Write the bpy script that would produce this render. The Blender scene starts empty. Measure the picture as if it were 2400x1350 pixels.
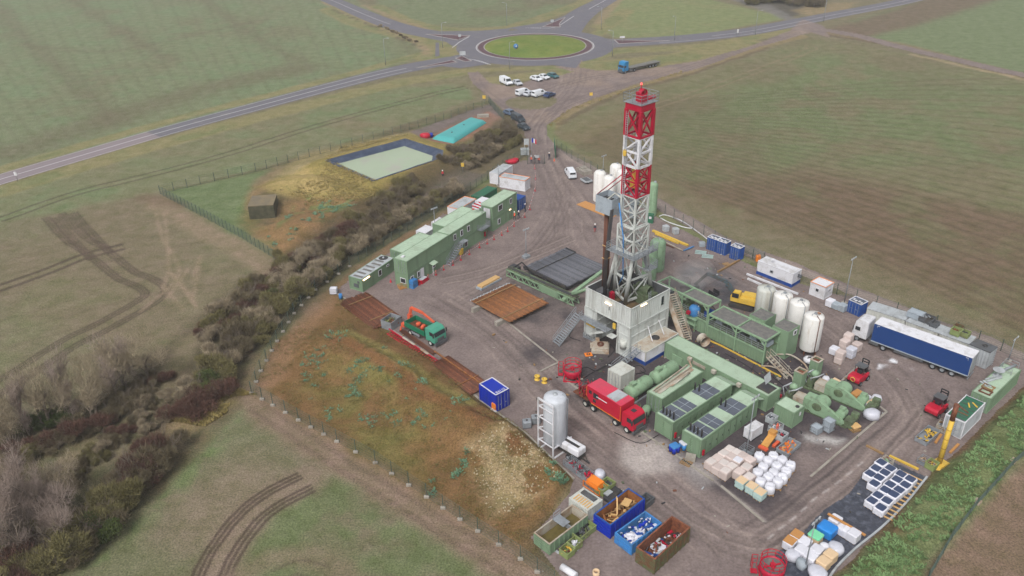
import bpy, math, random
import numpy as np
from mathutils import Vector, Matrix
from mathutils.geometry import delaunay_2d_cdt
R = math.radians
rnd = random.Random(7)
S = bpy.context.scene
# ---------------------------------------------------------------- camera
F, PITCH, ROLL, CH = 1924.0, R(29.13), R(-1.264), 68.46      # focal length in 2400 px units
cam = bpy.data.objects.new('camera', bpy.data.cameras.new('camera'))
S.collection.objects.link(cam); S.camera = cam
cam.data.lens = 36.0 * F / 2400.0; cam.data.sensor_width = 36.0
cam.data.clip_start = 0.5; cam.data.clip_end = 6000
R0 = Vector((1, 0, 0)); U0 = Vector((0, math.sin(PITCH), math.cos(PITCH))); FW = Vector((0, math.cos(PITCH), -math.sin(PITCH)))
cr, sr = math.cos(ROLL), math.sin(ROLL)
RR = R0 * cr + U0 * sr; UU = U0 * cr - R0 * sr
cam.matrix_world = Matrix(((RR.x, UU.x, -FW.x, 0), (RR.y, UU.y, -FW.y, 0), (RR.z, UU.z, -FW.z, CH), (0, 0, 0, 1)))
# ---------------------------------------------------------------- sky and sun (overcast)
SUN_EL, SUN_AZ = R(50), R(205)
w = bpy.data.worlds.new('World'); S.world = w; w.use_nodes = True
nt = w.node_tree; nt.nodes.clear()
sky = nt.nodes.new('ShaderNodeTexSky'); sky.sky_type = 'NISHITA'; sky.sun_disc = False
sky.sun_elevation = SUN_EL; sky.sun_rotation = SUN_AZ; sky.dust_density = 4.0; sky.air_density = 1.0; sky.ozone_density = 1.0
hs = nt.nodes.new('ShaderNodeHueSaturation'); hs.inputs['Saturation'].default_value = 0.22
bg = nt.nodes.new('ShaderNodeBackground'); bg.inputs['Strength'].default_value = 0.11
out = nt.nodes.new('ShaderNodeOutputWorld')
nt.links.new(sky.outputs[0], hs.inputs['Color']); nt.links.new(hs.outputs[0], bg.inputs[0]); nt.links.new(bg.outputs[0], out.inputs[0])
sun = bpy.data.objects.new('sun', bpy.data.lights.new('sun', 'SUN')); S.collection.objects.link(sun)
sun.data.energy = 1.4; sun.data.angle = R(24); sun.data.color = (1.0, 0.98, 0.955)
sd = Vector((math.sin(SUN_AZ) * math.cos(SUN_EL), math.cos(SUN_AZ) * math.cos(SUN_EL), math.sin(SUN_EL)))
sun.rotation_euler = sd.to_track_quat('Z', 'Y').to_euler()
S.view_settings.view_transform = 'Standard'; S.view_settings.look = 'None'
S.view_settings.exposure = 0.62; S.view_settings.gamma = 1.0
try: S.cycles.volume_bounces = 2; S.cycles.max_bounces = 6; S.cycles.transparent_max_bounces = 12; S.cycles.volume_max_steps = 16
except Exception: pass
# ---------------------------------------------------------------- helpers
def G(px, py, z=0.0):
    """ground point seen at photo pixel (px, py) on the level z"""
    X0 = px - 1200.0; Y0 = py - 675.0
    X = X0 * cr + Y0 * sr; Y = -X0 * sr + Y0 * cr
    dy = -Y * math.sin(PITCH) + F * math.cos(PITCH); dz = -Y * math.cos(PITCH) - F * math.sin(PITCH)
    t = (z - CH) / dz
    return Vector((X * t, dy * t))
def lin(h):
    h = h.lstrip('#'); v = [int(h[i:i + 2], 16) / 255 for i in (0, 2, 4)]
    return tuple((c / 12.92 if c <= .04045 else ((c + .055) / 1.055) ** 2.4) for c in v)
ALB = 0.80; HAZE = .00032
def tag(o, label=None, cat=None, group=None, kind=None):
    if label: o['label'] = label
    if cat: o['category'] = cat
    if group: o['group'] = group
    if kind: o['kind'] = kind
    return o
def thing(name, label, cat, loc=(0, 0, 0), rot=0.0, group=None):
    o = bpy.data.objects.new(name, None); S.collection.objects.link(o)
    o.empty_display_size = .3
    o.location = (loc[0], loc[1], loc[2] if len(loc) > 2 else 0.0); o.rotation_euler = (0, 0, rot)
    return tag(o, label, cat, group)
def copy_tree(o, loc=None, rot=None, label=None, group=None, parent=None, scale=None):
    c = o.copy(); S.collection.objects.link(c)
    if parent is not None: c.parent = parent
    if loc is not None: c.location = (loc[0], loc[1], loc[2] if len(loc) > 2 else 0.0)
    if rot is not None: c.rotation_euler = (0, 0, rot)
    if scale is not None: c.scale = scale if hasattr(scale, '__len__') else (scale,) * 3
    if label: c['label'] = label
    if group: c['group'] = group
    for ch in list(o.children): copy_tree(ch, parent=c)
    return c
class MB:
    def __init__(s): s.v = []; s.f = []; s.m = []; s.s = []
    def add(s, vs, fs, m=0, smooth=False):
        b = len(s.v); s.v += [tuple(p) for p in vs]
        for f in fs:
            s.f.append(tuple(b + i for i in f)); s.m.append(m); s.s.append(smooth)
    def box(s, cx, cy, z, lx, ly, h, m=0, rot=0.0, taper=1.0):
        c, n = math.cos(rot), math.sin(rot); vs = []
        for zz, k in ((z, 1.0), (z + h, taper)):
            for sx, sy in ((-1, -1), (1, -1), (1, 1), (-1, 1)):
                x, y = sx * lx / 2 * k, sy * ly / 2 * k
                vs.append((cx + x * c - y * n, cy + x * n + y * c, zz))
        s.add(vs, [(3, 2, 1, 0), (4, 5, 6, 7), (0, 1, 5, 4), (1, 2, 6, 5), (2, 3, 7, 6), (3, 0, 4, 7)], m)
        return s
    def bar(s, p, q, w, h=None, m=0, up=(0, 0, 1)):
        p, q = Vector(p), Vector(q); h = h or w; d = (q - p)
        if d.length < 1e-6: return s
        d.normalize(); u = Vector(up)
        if abs(d.dot(u)) > .98: u = Vector((1, 0, 0))
        a = d.cross(u).normalized(); b = a.cross(d).normalized()
        vs = []
        for c in (p, q):
            for i, j in ((-1, -1), (1, -1), (1, 1), (-1, 1)): vs.append(c + a * (i * w / 2) + b * (j * h / 2))
        s.add(vs, [(0, 1, 2, 3), (7, 6, 5, 4), (4, 5, 1, 0), (5, 6, 2, 1), (6, 7, 3, 2), (7, 4, 0, 3)], m)
        return s
    def tube(s, pts, r, n=6, m=0, cap=True):
        pts = [Vector(p) for p in pts]; rr = r if hasattr(r, '__len__') else [r] * len(pts); rings = []
        prev = None; vs = []
        for i, p in enumerate(pts):
            d = (pts[min(i + 1, len(pts) - 1)] - pts[max(i - 1, 0)]).normalized()
            if prev is None:
                u = Vector((0, 0, 1)) if abs(d.z) < .9 else Vector((1, 0, 0)); a = d.cross(u).normalized()
            else: a = (prev - d * prev.dot(d)).normalized()
            prev = a; b = d.cross(a)
            for k in range(n):
                t = 2 * math.pi * k / n; vs.append(p + a * (rr[i] * math.cos(t)) + b * (rr[i] * math.sin(t)))
        fs = []
        for i in range(len(pts) - 1):
            for k in range(n): k2 = (k + 1) % n; fs.append((i * n + k, i * n + k2, (i + 1) * n + k2, (i + 1) * n + k))
        s.add(vs, fs, m, n > 4)
        if cap:
            b0 = len(s.v) - len(vs); s.f.append(tuple(b0 + k for k in range(n))[::-1]); s.m.append(m); s.s.append(False)
            s.f.append(tuple(b0 + (len(pts) - 1) * n + k for k in range(n))); s.m.append(m); s.s.append(False)
        return s
    def lathe(s, cx, cy, prof, n=20, m=0, axis='z', smooth=True):
        vs = []; fs = []
        for r_, z in prof:
            for k in range(n):
                t = 2 * math.pi * k / n; x, y = r_ * math.cos(t), r_ * math.sin(t)
                vs.append((cx + x, cy + y, z) if axis == 'z' else ((z, cx + x, cy + y) if axis == 'x' else (cx + x, z, cy + y)))
        for i in range(len(prof) - 1):
            for k in range(n): k2 = (k + 1) % n; fs.append((i * n + k, i * n + k2, (i + 1) * n + k2, (i + 1) * n + k) if axis != 'y' else (i * n + k2, i * n + k, (i + 1) * n + k, (i + 1) * n + k2))
        s.add(vs, fs, m, smooth)
        return s
    def disc(s, cx, cy, z, r, n=20, m=0, down=False):
        vs = [(cx + r * math.cos(2 * math.pi * k / n), cy + r * math.sin(2 * math.pi * k / n), z) for k in range(n)]
        s.add(vs, [tuple(range(n))[::-1] if down else tuple(range(n))], m); return s
    def quad(s, a, b, c, d, m=0): s.add([a, b, c, d], [(0, 1, 2, 3)], m); return s
    def prism(s, prof, y0, y1, m=0, plane='xz'):
        """prof: list of (x,z) counter-clockwise seen from -y; extruded y0..y1"""
        n = len(prof); vs = [(x, y0, z) for x, z in prof] + [(x, y1, z) for x, z in prof]
        if plane == 'yz': vs = [(b, a, c) for a, b, c in vs]
        fs = [tuple(range(n)), tuple(range(2 * n - 1, n - 1, -1))] + [(i, i + n, (i + 1) % n + n, (i + 1) % n) for i in range(n)]
        s.add(vs, fs, m); return s
    def corr(s, p, q, z0, z1, pitch=.28, d=.035, m=0):
        """corrugated wall from p to q (outward normal to the right of p->q)"""
        p, q = Vector(p), Vector(q); L = (q - p).length; t = (q - p) / L; nrm = Vector((t.y, -t.x))
        k = max(2, int(L / pitch)); st = L / k; pr = []
        for i in range(k):
            pr += [(i * st, 0), (i * st + st * .3, 0), (i * st + st * .5, -d), (i * st + st * .8, -d)]
        pr.append((L, 0)); vs = []
        for a, o in pr:
            c = p + t * a + nrm * o; vs += [(c.x, c.y, z0), (c.x, c.y, z1)]
        s.add(vs, [(2 * i, 2 * i + 2, 2 * i + 3, 2 * i + 1) for i in range(len(pr) - 1)], m); return s
    def build(s, name, mats, parent=None, loc=None, rot=None):
        me = bpy.data.meshes.new(name); me.from_pydata(s.v, [], s.f)
        for mt in (mats if isinstance(mats, (list, tuple)) else [mats]): me.materials.append(mt)
        me.polygons.foreach_set('material_index', s.m); me.polygons.foreach_set('use_smooth', s.s); me.update()
        o = bpy.data.objects.new(name, me); S.collection.objects.link(o)
        if parent is not None: o.parent = parent
        if loc is not None: o.location = (loc[0], loc[1], loc[2] if len(loc) > 2 else 0.0)
        if rot is not None: o.rotation_euler = (0, 0, rot)
        return o
# ---------------------------------------------------------------- materials
MATS = {}
def mat(key, col, rough=.6, metal=0.0, var=.12, scale=1.5, dirt=None, dirt_amt=.25, dscale=.6, bump=0.0, bscale=20, streak=False, spec=.3, ovar=0):
    if key in MATS: return MATS[key]
    m = bpy.data.materials.new(key); m.use_nodes = True; nt = m.node_tree; nt.nodes.clear()
    N = nt.nodes.new; L = nt.links.new
    o = N('ShaderNodeOutputMaterial'); b = N('ShaderNodeBsdfPrincipled'); L(b.outputs[0], o.inputs[0])
    c = lin(col) if isinstance(col, str) else col; c = tuple(x * ALB for x in c)
    b.inputs['Roughness'].default_value = rough; b.inputs['Metallic'].default_value = metal
    b.inputs['Specular IOR Level'].default_value = spec
    tc = N('ShaderNodeTexCoord'); oi = N('ShaderNodeObjectInfo'); ad = N('ShaderNodeVectorMath'); ad.operation = 'ADD'
    ml = N('ShaderNodeVectorMath'); ml.operation = 'SCALE'; ml.inputs['Scale'].default_value = 37.0
    cx = N('ShaderNodeCombineXYZ'); L(oi.outputs['Random'], cx.inputs[0]); L(oi.outputs['Random'], cx.inputs[1]); L(cx.outputs[0], ml.inputs[0])
    L(tc.outputs['Object'], ad.inputs[0]); L(ml.outputs[0], ad.inputs[1])
    src = ad.outputs[0]
    n1 = N('ShaderNodeTexNoise'); n1.inputs['Scale'].default_value = scale; n1.inputs['Detail'].default_value = 5; L(src, n1.inputs['Vector'])
    mx = N('ShaderNodeMix'); mx.data_type = 'RGBA'; L(n1.outputs['Fac'], mx.inputs[0])
    mx.inputs[6].default_value = (*[x * (1 - var) for x in c], 1); mx.inputs[7].default_value = (*[min(1, x * (1 + var)) for x in c], 1)
    last = mx.outputs[2]
    if ovar:
        mr = N('ShaderNodeMapRange'); L(oi.outputs['Random'], mr.inputs[0]); mr.inputs[3].default_value = 1 - ovar; mr.inputs[4].default_value = 1 + ovar
        vs_ = N('ShaderNodeVectorMath'); vs_.operation = 'SCALE'; L(last, vs_.inputs[0]); L(mr.outputs[0], vs_.inputs['Scale']); last = vs_.outputs[0]
    if dirt:
        n2 = N('ShaderNodeTexNoise'); n2.inputs['Scale'].default_value = dscale; n2.inputs['Detail'].default_value = 8; n2.inputs['Roughness'].default_value = .7
        if streak:
            mp = N('ShaderNodeMapping'); mp.inputs['Scale'].default_value = (1, 1, .12); L(src, mp.inputs[0]); L(mp.outputs[0], n2.inputs['Vector'])
        else: L(src, n2.inputs['Vector'])
        rp = N('ShaderNodeValToRGB'); rp.color_ramp.elements[0].position = .62 - .5 * dirt_amt; rp.color_ramp.elements[1].position = .80 - .3 * dirt_amt
        L(n2.outputs['Fac'], rp.inputs[0]); m2 = N('ShaderNodeMix'); m2.data_type = 'RGBA'; L(rp.outputs[0], m2.inputs[0]); L(last, m2.inputs[6])
        dc = tuple(x * ALB for x in lin(dirt)); m2.inputs[7].default_value = (*dc, 1); last = m2.outputs[2]
    L(last, b.inputs['Base Color'])
    if bump:
        n3 = N('ShaderNodeTexNoise'); n3.inputs['Scale'].default_value = bscale; n3.inputs['Detail'].default_value = 4; L(src, n3.inputs['Vector'])
        bp = N('ShaderNodeBump'); bp.inputs['Strength'].default_value = bump; bp.inputs['Distance'].default_value = .1; L(n3.outputs['Fac'], bp.inputs['Height']); L(bp.outputs[0], b.inputs['Normal'])
    MATS[key] = m; return m
def emis(key, col, st):
    m = mat(key, col); b = [n for n in m.node_tree.nodes if n.type == 'BSDF_PRINCIPLED'][0]
    b.inputs['Emission Color'].default_value = (*lin(col), 1); b.inputs['Emission Strength'].default_value = st; return m
M = dict(
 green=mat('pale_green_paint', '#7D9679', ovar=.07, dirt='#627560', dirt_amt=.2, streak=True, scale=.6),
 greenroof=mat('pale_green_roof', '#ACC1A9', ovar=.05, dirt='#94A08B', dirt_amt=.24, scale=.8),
 greendk=mat('dark_green_paint', '#2F6B50', dirt='#41584B', dirt_amt=.25),
 greenolive=mat('olive_green_paint', '#8B9A62', dirt='#6E6A48', dirt_amt=.3),
 greenrust=mat('rusty_green_paint', '#55704D', dirt='#6E4A36', dirt_amt=.62, dscale=1.4),
 mach=mat('machine_green', '#8AA787', dirt='#6E7460', dirt_amt=.24, dscale=1.2),
 machdk=mat('machine_green_dirty', '#6B7F5F', dirt='#4A4A3C', dirt_amt=.5, dscale=1.6),
 white=mat('white_paint', '#DCDCE1', ovar=.04, dirt='#A9A5A0', dirt_amt=.24, var=.05),
 offwhite=mat('off_white_paint', '#C9CBC4', dirt='#A39C8E', dirt_amt=.25, streak=True),
 rig=mat('rig_grey_paint', '#C9CDC9', dirt='#8F8D86', dirt_amt=.26, streak=True, dscale=.9),
 rigdirty=mat('rig_grey_dirty', '#B9B3A6', dirt='#9A7A5C', dirt_amt=.4),
 whitegrey=mat('light_grey_roof', '#B4B9BD', dirt='#8E9190', dirt_amt=.3),
 grey=mat('galvanised_grey', '#9AA0A6', rough=.5, metal=.2, dirt='#7C7F82', dirt_amt=.3),
 greydk=mat('dark_grey_steel', '#5C5F63', dirt='#4A443F', dirt_amt=.3),
 greypanel=mat('grey_blue_panel', '#A5AFB8', dirt='#8D949A', dirt_amt=.3),
 mesh=mat('dark_roof_grating', '#5E6470', dirt='#4A4F57', dirt_amt=.3, scale=3),
 roofpanel=mat('weathered_grey_roof', '#6C6B69', dirt='#85807A', dirt_amt=.35, dscale=1.5),
 black=mat('black_rubber', '#26262A', rough=.8),
 dark=mat('dark_steel', '#3B3B40', dirt='#57503F', dirt_amt=.3),
 glass=mat('dark_glass', '#2E3238', rough=.12, spec=.6, var=.03),
 red=mat('red_paint', '#B20E34', dirt='#8E2434', dirt_amt=.2, rough=.45),
 redbright=mat('bright_red_paint', '#BC1634', dirt='#B02A30', dirt_amt=.15, rough=.4),
 redfade=mat('faded_red_roof', '#D2405A', dirt='#B85060', dirt_amt=.3),
 orange=mat('orange_paint', '#F0862A', dirt='#C06A2A', dirt_amt=.2),
 orangered=mat('orange_red_crane', '#D9603F', dirt='#B9563E', dirt_amt=.25),
 yellow=mat('yellow_paint', '#DDB648', dirt='#B49A4A', dirt_amt=.2),
 blue=mat('deep_blue_paint', '#0F2FA8', dirt='#22377E', dirt_amt=.15, rough=.45),
 bluecab=mat('truck_blue_paint', '#2880B4', rough=.35, dirt='#2A6A90', dirt_amt=.2),
 bluec=mat('container_blue', '#1F4F9C', dirt='#3A5480', dirt_amt=.25),
 bluelt=mat('light_blue_paint', '#3F86C8', dirt='#4D6C8C', dirt_amt=.35),
 bluedk=mat('navy_curtain', '#173E7A', rough=.5, var=.06),
 blueskirt=mat('skirt_blue', '#1B4796', dirt='#2F4A80', dirt_amt=.2),
 teal=mat('teal_liner', '#4DA7A6', rough=.45, var=.06, scale=.3),
 greentruck=mat('truck_green', '#1B7355', rough=.4, dirt='#2E7358', dirt_amt=.2),
 greencab=mat('cab_green', '#4D9C84', rough=.4, dirt='#4F9A84', dirt_amt=.2),
 rust=mat('rusty_steel', '#845038', ovar=.4, var=.3, scale=3, dirt='#51342B', dirt_amt=.4, dscale=2.5),
 rustor=mat('orange_rust', '#966236', ovar=.3, var=.3, scale=2, dirt='#6A4433', dirt_amt=.4, dscale=1.5),
 rustdk=mat('dark_rust', '#6B4232', ovar=.4, var=.3, scale=4),
 pipeblk=mat('drill_pipe_grey', '#5E6068', ovar=.4, var=.3, scale=5, dirt='#77767B', dirt_amt=.3, dscale=3),
 wood=mat('weathered_wood', '#9B7B52', var=.25, scale=4, dirt='#7B6548', dirt_amt=.3),
 woodlt=mat('fresh_wood', '#D3AC74', var=.15, scale=4),
 ply=mat('plywood_orange', '#C08A50', var=.15, scale=2),
 bagw=mat('white_bag', '#DEDEE6', ovar=.06, rough=.5, var=.07, scale=4, bump=.6, bscale=5),
 bagp=mat('pink_wrapped_bags', '#CDBDB7', ovar=.12, rough=.4, var=.08, scale=3, bump=.25, bscale=4),
 bagt=mat('top_wrap_pale', '#D5CBC6', ovar=.08, rough=.35, var=.08, scale=2),
 baggr=mat('pale_teal_bags', '#A9C0BC', rough=.4, var=.2, scale=4, bump=.3, bscale=5),
 bagcard=mat('cardboard_top', '#DDC09B', var=.06),
 wrap=mat('clear_wrap', '#C9CAD4', rough=.25, var=.12, scale=3, bump=.5, bscale=4),
 dkwrap=mat('dark_wrap_top', '#3E4A66', rough=.3, var=.2, scale=4),
 sheetblue=mat('bright_blue_sheet', '#2A86D6', rough=.35, var=.1, bump=.4, bscale=4),
 concrete=mat('concrete', '#A29C92', var=.12, scale=2, dirt='#7F776C', dirt_amt=.3),
 skin=mat('skin', '#C99A7E'), hivis=mat('orange_hi_vis', '#FF6A3C'), navy=mat('navy_cloth', '#232838'), helmet=mat('white_helmet', '#F2F2F2', rough=.3),
 carw=mat('car_white', '#E6E9EE', rough=.25, var=.02), cars=mat('car_silver', '#C4C8CF', rough=.3, var=.02), carg=mat('car_teal', '#3C6A70', rough=.3, var=.03),
 carn=mat('car_navy', '#2B3E66', rough=.3, var=.03), cark=mat('car_black', '#3A434B', rough=.25, var=.03), carslate=mat('car_slate', '#5A6B82', rough=.3, var=.03),
 lampon=emis('lit_tube', '#FFD9B0', 3.0), lampred=emis('beacon', '#FF5050', 1.5), headl=emis('headlight', '#FFF2D0', 2.0),
)
# pixel helpers for rigid boxes
def edge(p0, p1, z, wid, L=None, W_=None):
    """top (or base) edge p0->p1 seen on the photo at height z; wid = width to the left (+) or right (-) -> centre x, y, angle, length"""
    a, b = G(*p0, z), G(*p1, z); d = b - a; ln = d.length; d.normalize()
    ln = L or ln; n = Vector((-d.y, d.x)); c = a + d * ln / 2 + n * wid / 2
    return c.x, c.y, math.atan2(d.y, d.x), ln
def ang(deg): return R(deg)
UA, VA = R(-48), R(41)
# ================================================================ THE GROUND
def vnoise(x, y, s, seed):
    """smooth value noise, feature size s metres"""
    g = np.random.RandomState(seed).rand(256, 256).astype(np.float32)
    u = x / s; v = y / s; i = np.floor(u).astype(int); j = np.floor(v).astype(int); a = u - i; b = v - j
    a = a * a * (3 - 2 * a); b = b * b * (3 - 2 * b); i0 = i % 256; i1 = (i + 1) % 256; j0 = j % 256; j1 = (j + 1) % 256
    return (g[i0, j0] * (1 - a) + g[i1, j0] * a) * (1 - b) + (g[i0, j1] * (1 - a) + g[i1, j1] * a) * b
def fbm(x, y, s, seed, o=4):
    r = 0; am = .5; t = 0
    for k in range(o): r = r + am * vnoise(x, y, s / 2 ** k, seed + k); t += am; am *= .55
    return r / t
PX = np.array
def gp(pts, z=0): return np.array([tuple(G(*p, z)) for p in pts])
rows = [G(1200, 675 + k, 0).y for k in np.arange(790, -745, -2.3)]
rows = [-900, -200, 0, 20, 34, 44] + [r for r in rows if r > 48] + [470, 560, 700, 1000, 1600, 3000]
cols = [-14, -6, -3, -1.8, -1.3, -1.1] + list(np.linspace(-1, 1, 760)) + [1.1, 1.3, 1.8, 3, 6, 14]
ry = np.array(rows); cu = np.array(cols); hw = np.maximum(66, .66 * (.8735 * ry + 33.3) + 8)
X = (cu[None, :] * hw[:, None]).ravel(); Y = np.repeat(ry, len(cu)); NR, NC = len(ry), len(cu)
JX = X + (fbm(X, Y, 5, 11) - .5) * 2.2; JY = Y + (fbm(X, Y, 5, 31) - .5) * 2.2       # wobbled coordinates for natural edges
def seg_dist(x, y, P, closed=False):
    d = np.full(x.shape, 1e9); n = len(P)
    for i in range(n if closed else n - 1):
        a = P[i]; b = P[(i + 1) % n]; e = b - a; l = max(e @ e, 1e-9)
        t = np.clip(((x - a[0]) * e[0] + (y - a[1]) * e[1]) / l, 0, 1)
        d = np.minimum(d, (x - a[0] - t * e[0]) ** 2 + (y - a[1] - t * e[1]) ** 2)
    return np.sqrt(d)
def sdf(x, y, P):
    """signed distance to a polygon, positive inside"""
    ins = np.zeros(x.shape, bool); n = len(P)
    for i in range(n):
        a = P[i]; b = P[(i + 1) % n]; c = (a[1] > y) != (b[1] > y)
        with np.errstate(divide='ignore', invalid='ignore'): xi = (b[0] - a[0]) * (y - a[1]) / (b[1] - a[1]) + a[0]
        ins ^= c & (x < xi)
    d = seg_dist(x, y, P, True); return np.where(ins, d, -d)
def smooth(P, k=6, closed=False):
    """Catmull-Rom"""
    P = np.asarray(P, float); n = len(P); o = []
    for i in range(n if closed else n - 1):
        p0 = P[(i - 1) % n] if closed or i > 0 else 2 * P[0] - P[1]; p1 = P[i]; p2 = P[(i + 1) % n]
        p3 = P[(i + 2) % n] if closed or i + 2 < n else 2 * P[-1] - P[-2]
        for t in np.arange(k) / k:
            o.append(.5 * (2 * p1 + (p2 - p0) * t + (2 * p0 - 5 * p1 + 4 * p2 - p3) * t * t + (3 * p1 - p0 - 3 * p2 + p3) * t ** 3))
    if not closed: o.append(P[-1])
    return np.array(o)
def sstep(d, s): t = np.clip(d / s + .5, 0, 1); return t * t * (3 - 2 * t)
def paint(C, c, poly, soft=1.5, st=1.0, wob=True, msk=None):
    P = gp(poly); x, y = (JX, JY) if wob else (X, Y); m = soft + 3
    sel = np.where((x > P[:, 0].min() - m) & (x < P[:, 0].max() + m) & (y > P[:, 1].min() - m) & (y < P[:, 1].max() + m))[0]
    a = sstep(sdf(x[sel], y[sel], P), soft) * st
    if msk is not None: a = a * msk[sel]
    C[sel] = C[sel] * (1 - a[:, None]) + np.array(lin(c))[None, :] * a[:, None]
def stroke(C, c, pts, wd, soft=.6, st=1.0, wob=False, k=6, msk=None, world=False, dip=0):
    P = smooth(pts if world else gp(pts), k); x, y = (JX, JY) if wob else (X + (JX - X) * .25, Y + (JY - Y) * .25); m = wd + soft
    sel = np.where((x > P[:, 0].min() - m) & (x < P[:, 0].max() + m) & (y > P[:, 1].min() - m) & (y < P[:, 1].max() + m))[0]
    a = sstep(wd / 2 - seg_dist(x[sel], y[sel], P), soft) * st
    if msk is not None: a = a * msk[sel]
    C[sel] = C[sel] * (1 - a[:, None]) + np.array(lin(c))[None, :] * a[:, None]
    if dip: H[sel] -= a * dip
def offs(P, d):
    t = np.gradient(P, axis=0); t /= np.linalg.norm(t, axis=1)[:, None]; return P + np.stack([-t[:, 1], t[:, 0]], 1) * d
def ruts(C, c, pts, gauge=2.0, wd=.55, st=.8, dip=.08, n=1, sp=.5, soft=.4):
    P = smooth(gp(pts), 6)
    for s in (-1, 1):
        for k in range(n): stroke(C, c, offs(P, s * gauge / 2 + (k - (n - 1) / 2) * sp), wd, soft, st, world=True, k=1, dip=dip)
C = np.tile(np.array(lin('#6F6A4A')), (len(X), 1)); H = np.zeros(len(X))
n20 = fbm(X, Y, 26, 3); n8 = fbm(X, Y, 9, 5); n2 = fbm(X, Y, 2.4, 9)
def th(n, a, b): return np.clip((n - a) / (b - a), 0, 1)
BR, GN, DG = '#70604A', '#60723C', '#877C50'
ALLP = [(-2500, -500), (5000, -500), (5000, 1800), (-2500, 1800)]
# --- fields
f1 = [(-1500, -300), (745, -60), (985, 100), (1010, 120), (960, 145), (800, 192), (0, 404), (-1500, 810)]
paint(C, '#69784F', f1, 2); paint(C, '#6C6A49', f1, 2, .6, msk=th(n20, .5, .72)); paint(C, '#5F8050', f1, 2, .5, msk=th(1 - n8, .5, .7))
for pl in ([(0, 10), (30, 60), (70, 100), (140, 160), (210, 225), (270, 290)], [(170, 0), (230, 40), (330, 100), (400, 140)], [(480, 0), (560, 60), (640, 110), (700, 140)]):
    stroke(C, '#64543F', pl, 6, 8, .42, wob=True)
stroke(C, '#64543F', [(60, 105), (230, 122), (340, 106), (460, 80), (600, 50)], 5, 6, .3, wob=True)
stroke(C, '#64543F', [(-100, 390), (60, 345), (240, 285), (460, 215), (700, 160)], 14, 12, .45, wob=True)
f2 = [(-1500, 850), (0, 440), (400, 325), (800, 215), (1080, 172), (1110, 230), (960, 290), (600, 395), (375, 455), (0, 560), (-1500, 1100)]
paint(C, '#6B7248', f2, 2); paint(C, '#5E7A46', f2, 3, .6, msk=th(n8, .48, .68)); paint(C, '#776A4C', f2, 3, .6, msk=th(1 - n20, .5, .66))
f3 = [(-1500, 900), (0, 520), (375, 455), (650, 620), (560, 700), (380, 900), (0, 1020), (-1500, 1500)]
paint(C, '#6E6A4A', f3, 4); paint(C, '#66723E', f3, 3, .7, msk=th(n8, .48, .7)); paint(C, '#74654C', f3, 3, .5, msk=th(1 - n20, .45, .62))
f4 = [(150, 1365), (600, 925), (1250, 1330), (1400, 1800), (-400, 1900)]
paint(C, '#6C684A', f4, 1.5); paint(C, '#626E42', f4, 2, .55, msk=th(n8, .45, .66))
paint(C, '#586E36', [(640, 1180), (760, 1090), (900, 1160), (1120, 1320), (1200, 1400), (600, 1400), (560, 1290)], 6, .75, msk=th(n2 * .5 + n8 * .5, .32, .52))
paint(C, '#7D6E58', [(400, 1170), (560, 1060), (700, 1110), (560, 1280), (420, 1290)], 8, .6)
paint(C, '#5B7A34', [(165, 1350), (600, 930), (620, 950), (230, 1350)], 3, .7, msk=th(n2, .35, .6))
f5 = [(1280, 300), (1500, 215), (1900, 88), (2400, 175), (4000, 420), (4000, 1500), (2400, 800), (1960, 600), (1500, 420), (1320, 340)]
paint(C, '#6E6C46', f5, 1.5)
paint(C, '#5F7440', [(1560, 420), (1640, 230), (1900, 120), (2400, 210), (3200, 300), (3200, 470), (2400, 420), (2000, 380)], 22, .85, msk=th(n8, .3, .6))
paint(C, '#6B5640', [(1560, 440), (1900, 400), (2400, 500), (3200, 600), (3200, 1100), (2400, 790), (1960, 590)], 16, .85)
paint(C, '#6A5F42', f5, 2, .4, msk=th(1 - n20, .48, .62)); paint(C, '#62703C', f5, 2, .4, msk=th(n8, .52, .7))
paint(C, '#72603F', [(1300, 320), (1480, 250), (1500, 330), (1480, 400), (1400, 350)], 8, .5)
for i in range(34):                                                       # drill rows of the sown field
    a = np.array([1350 + 6 * i, 345 - 3.2 * i]); b = np.array([2400 + 10 * i, 780 - 18 * i])
    stroke(C, '#4A3A28', [tuple(a + (b - a) * t + np.array([0, -22 * math.sin(t * 3.1)])) for t in np.linspace(0, 1, 6)], 1.0, 1.0, .34)
for i in range(30):
    stroke(C, '#56503A', [(-200 + 42 * i, -20), (-120 + 42 * i, 150), (60 + 42 * i, 420)], .9, 1.2, .22, msk=(sdf(X, Y, gp(f1)) > 2) * 1.0)
for i in range(16): stroke(C, '#5A4C38', [(-200, 640 + 34 * i), (300, 500 + 34 * i), (640, 430 + 36 * i)], .7, .9, .22, msk=(sdf(X, Y, gp(f3)) > 1) * 1.0)
f6 = [(1990, 50), (2400, -70), (4000, -200), (4000, 400), (2400, 172), (2050, 95)]
paint(C, '#64784A', f6, 4); paint(C, '#6C5A48', [(1920, 75), (2100, 20), (2400, -90), (2400, -20), (2150, 60), (2020, 90)], 8, .9)
f7 = [(1395, 62), (1440, 0), (1580, -20), (1850, 42), (1600, 88), (1440, 88)]
paint(C, '#6F7E42', f7, 2); paint(C, '#7A7A48', f7, 2, .5, msk=th(n8, .5, .7))
f8 = [(820, -90), (1440, -130), (1370, 5), (1180, 62), (1020, 66), (900, 35)]
paint(C, '#66764C', f8, 3); paint(C, '#6B6048', f8, 3, .6, msk=th(n20, .5, .65))
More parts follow.
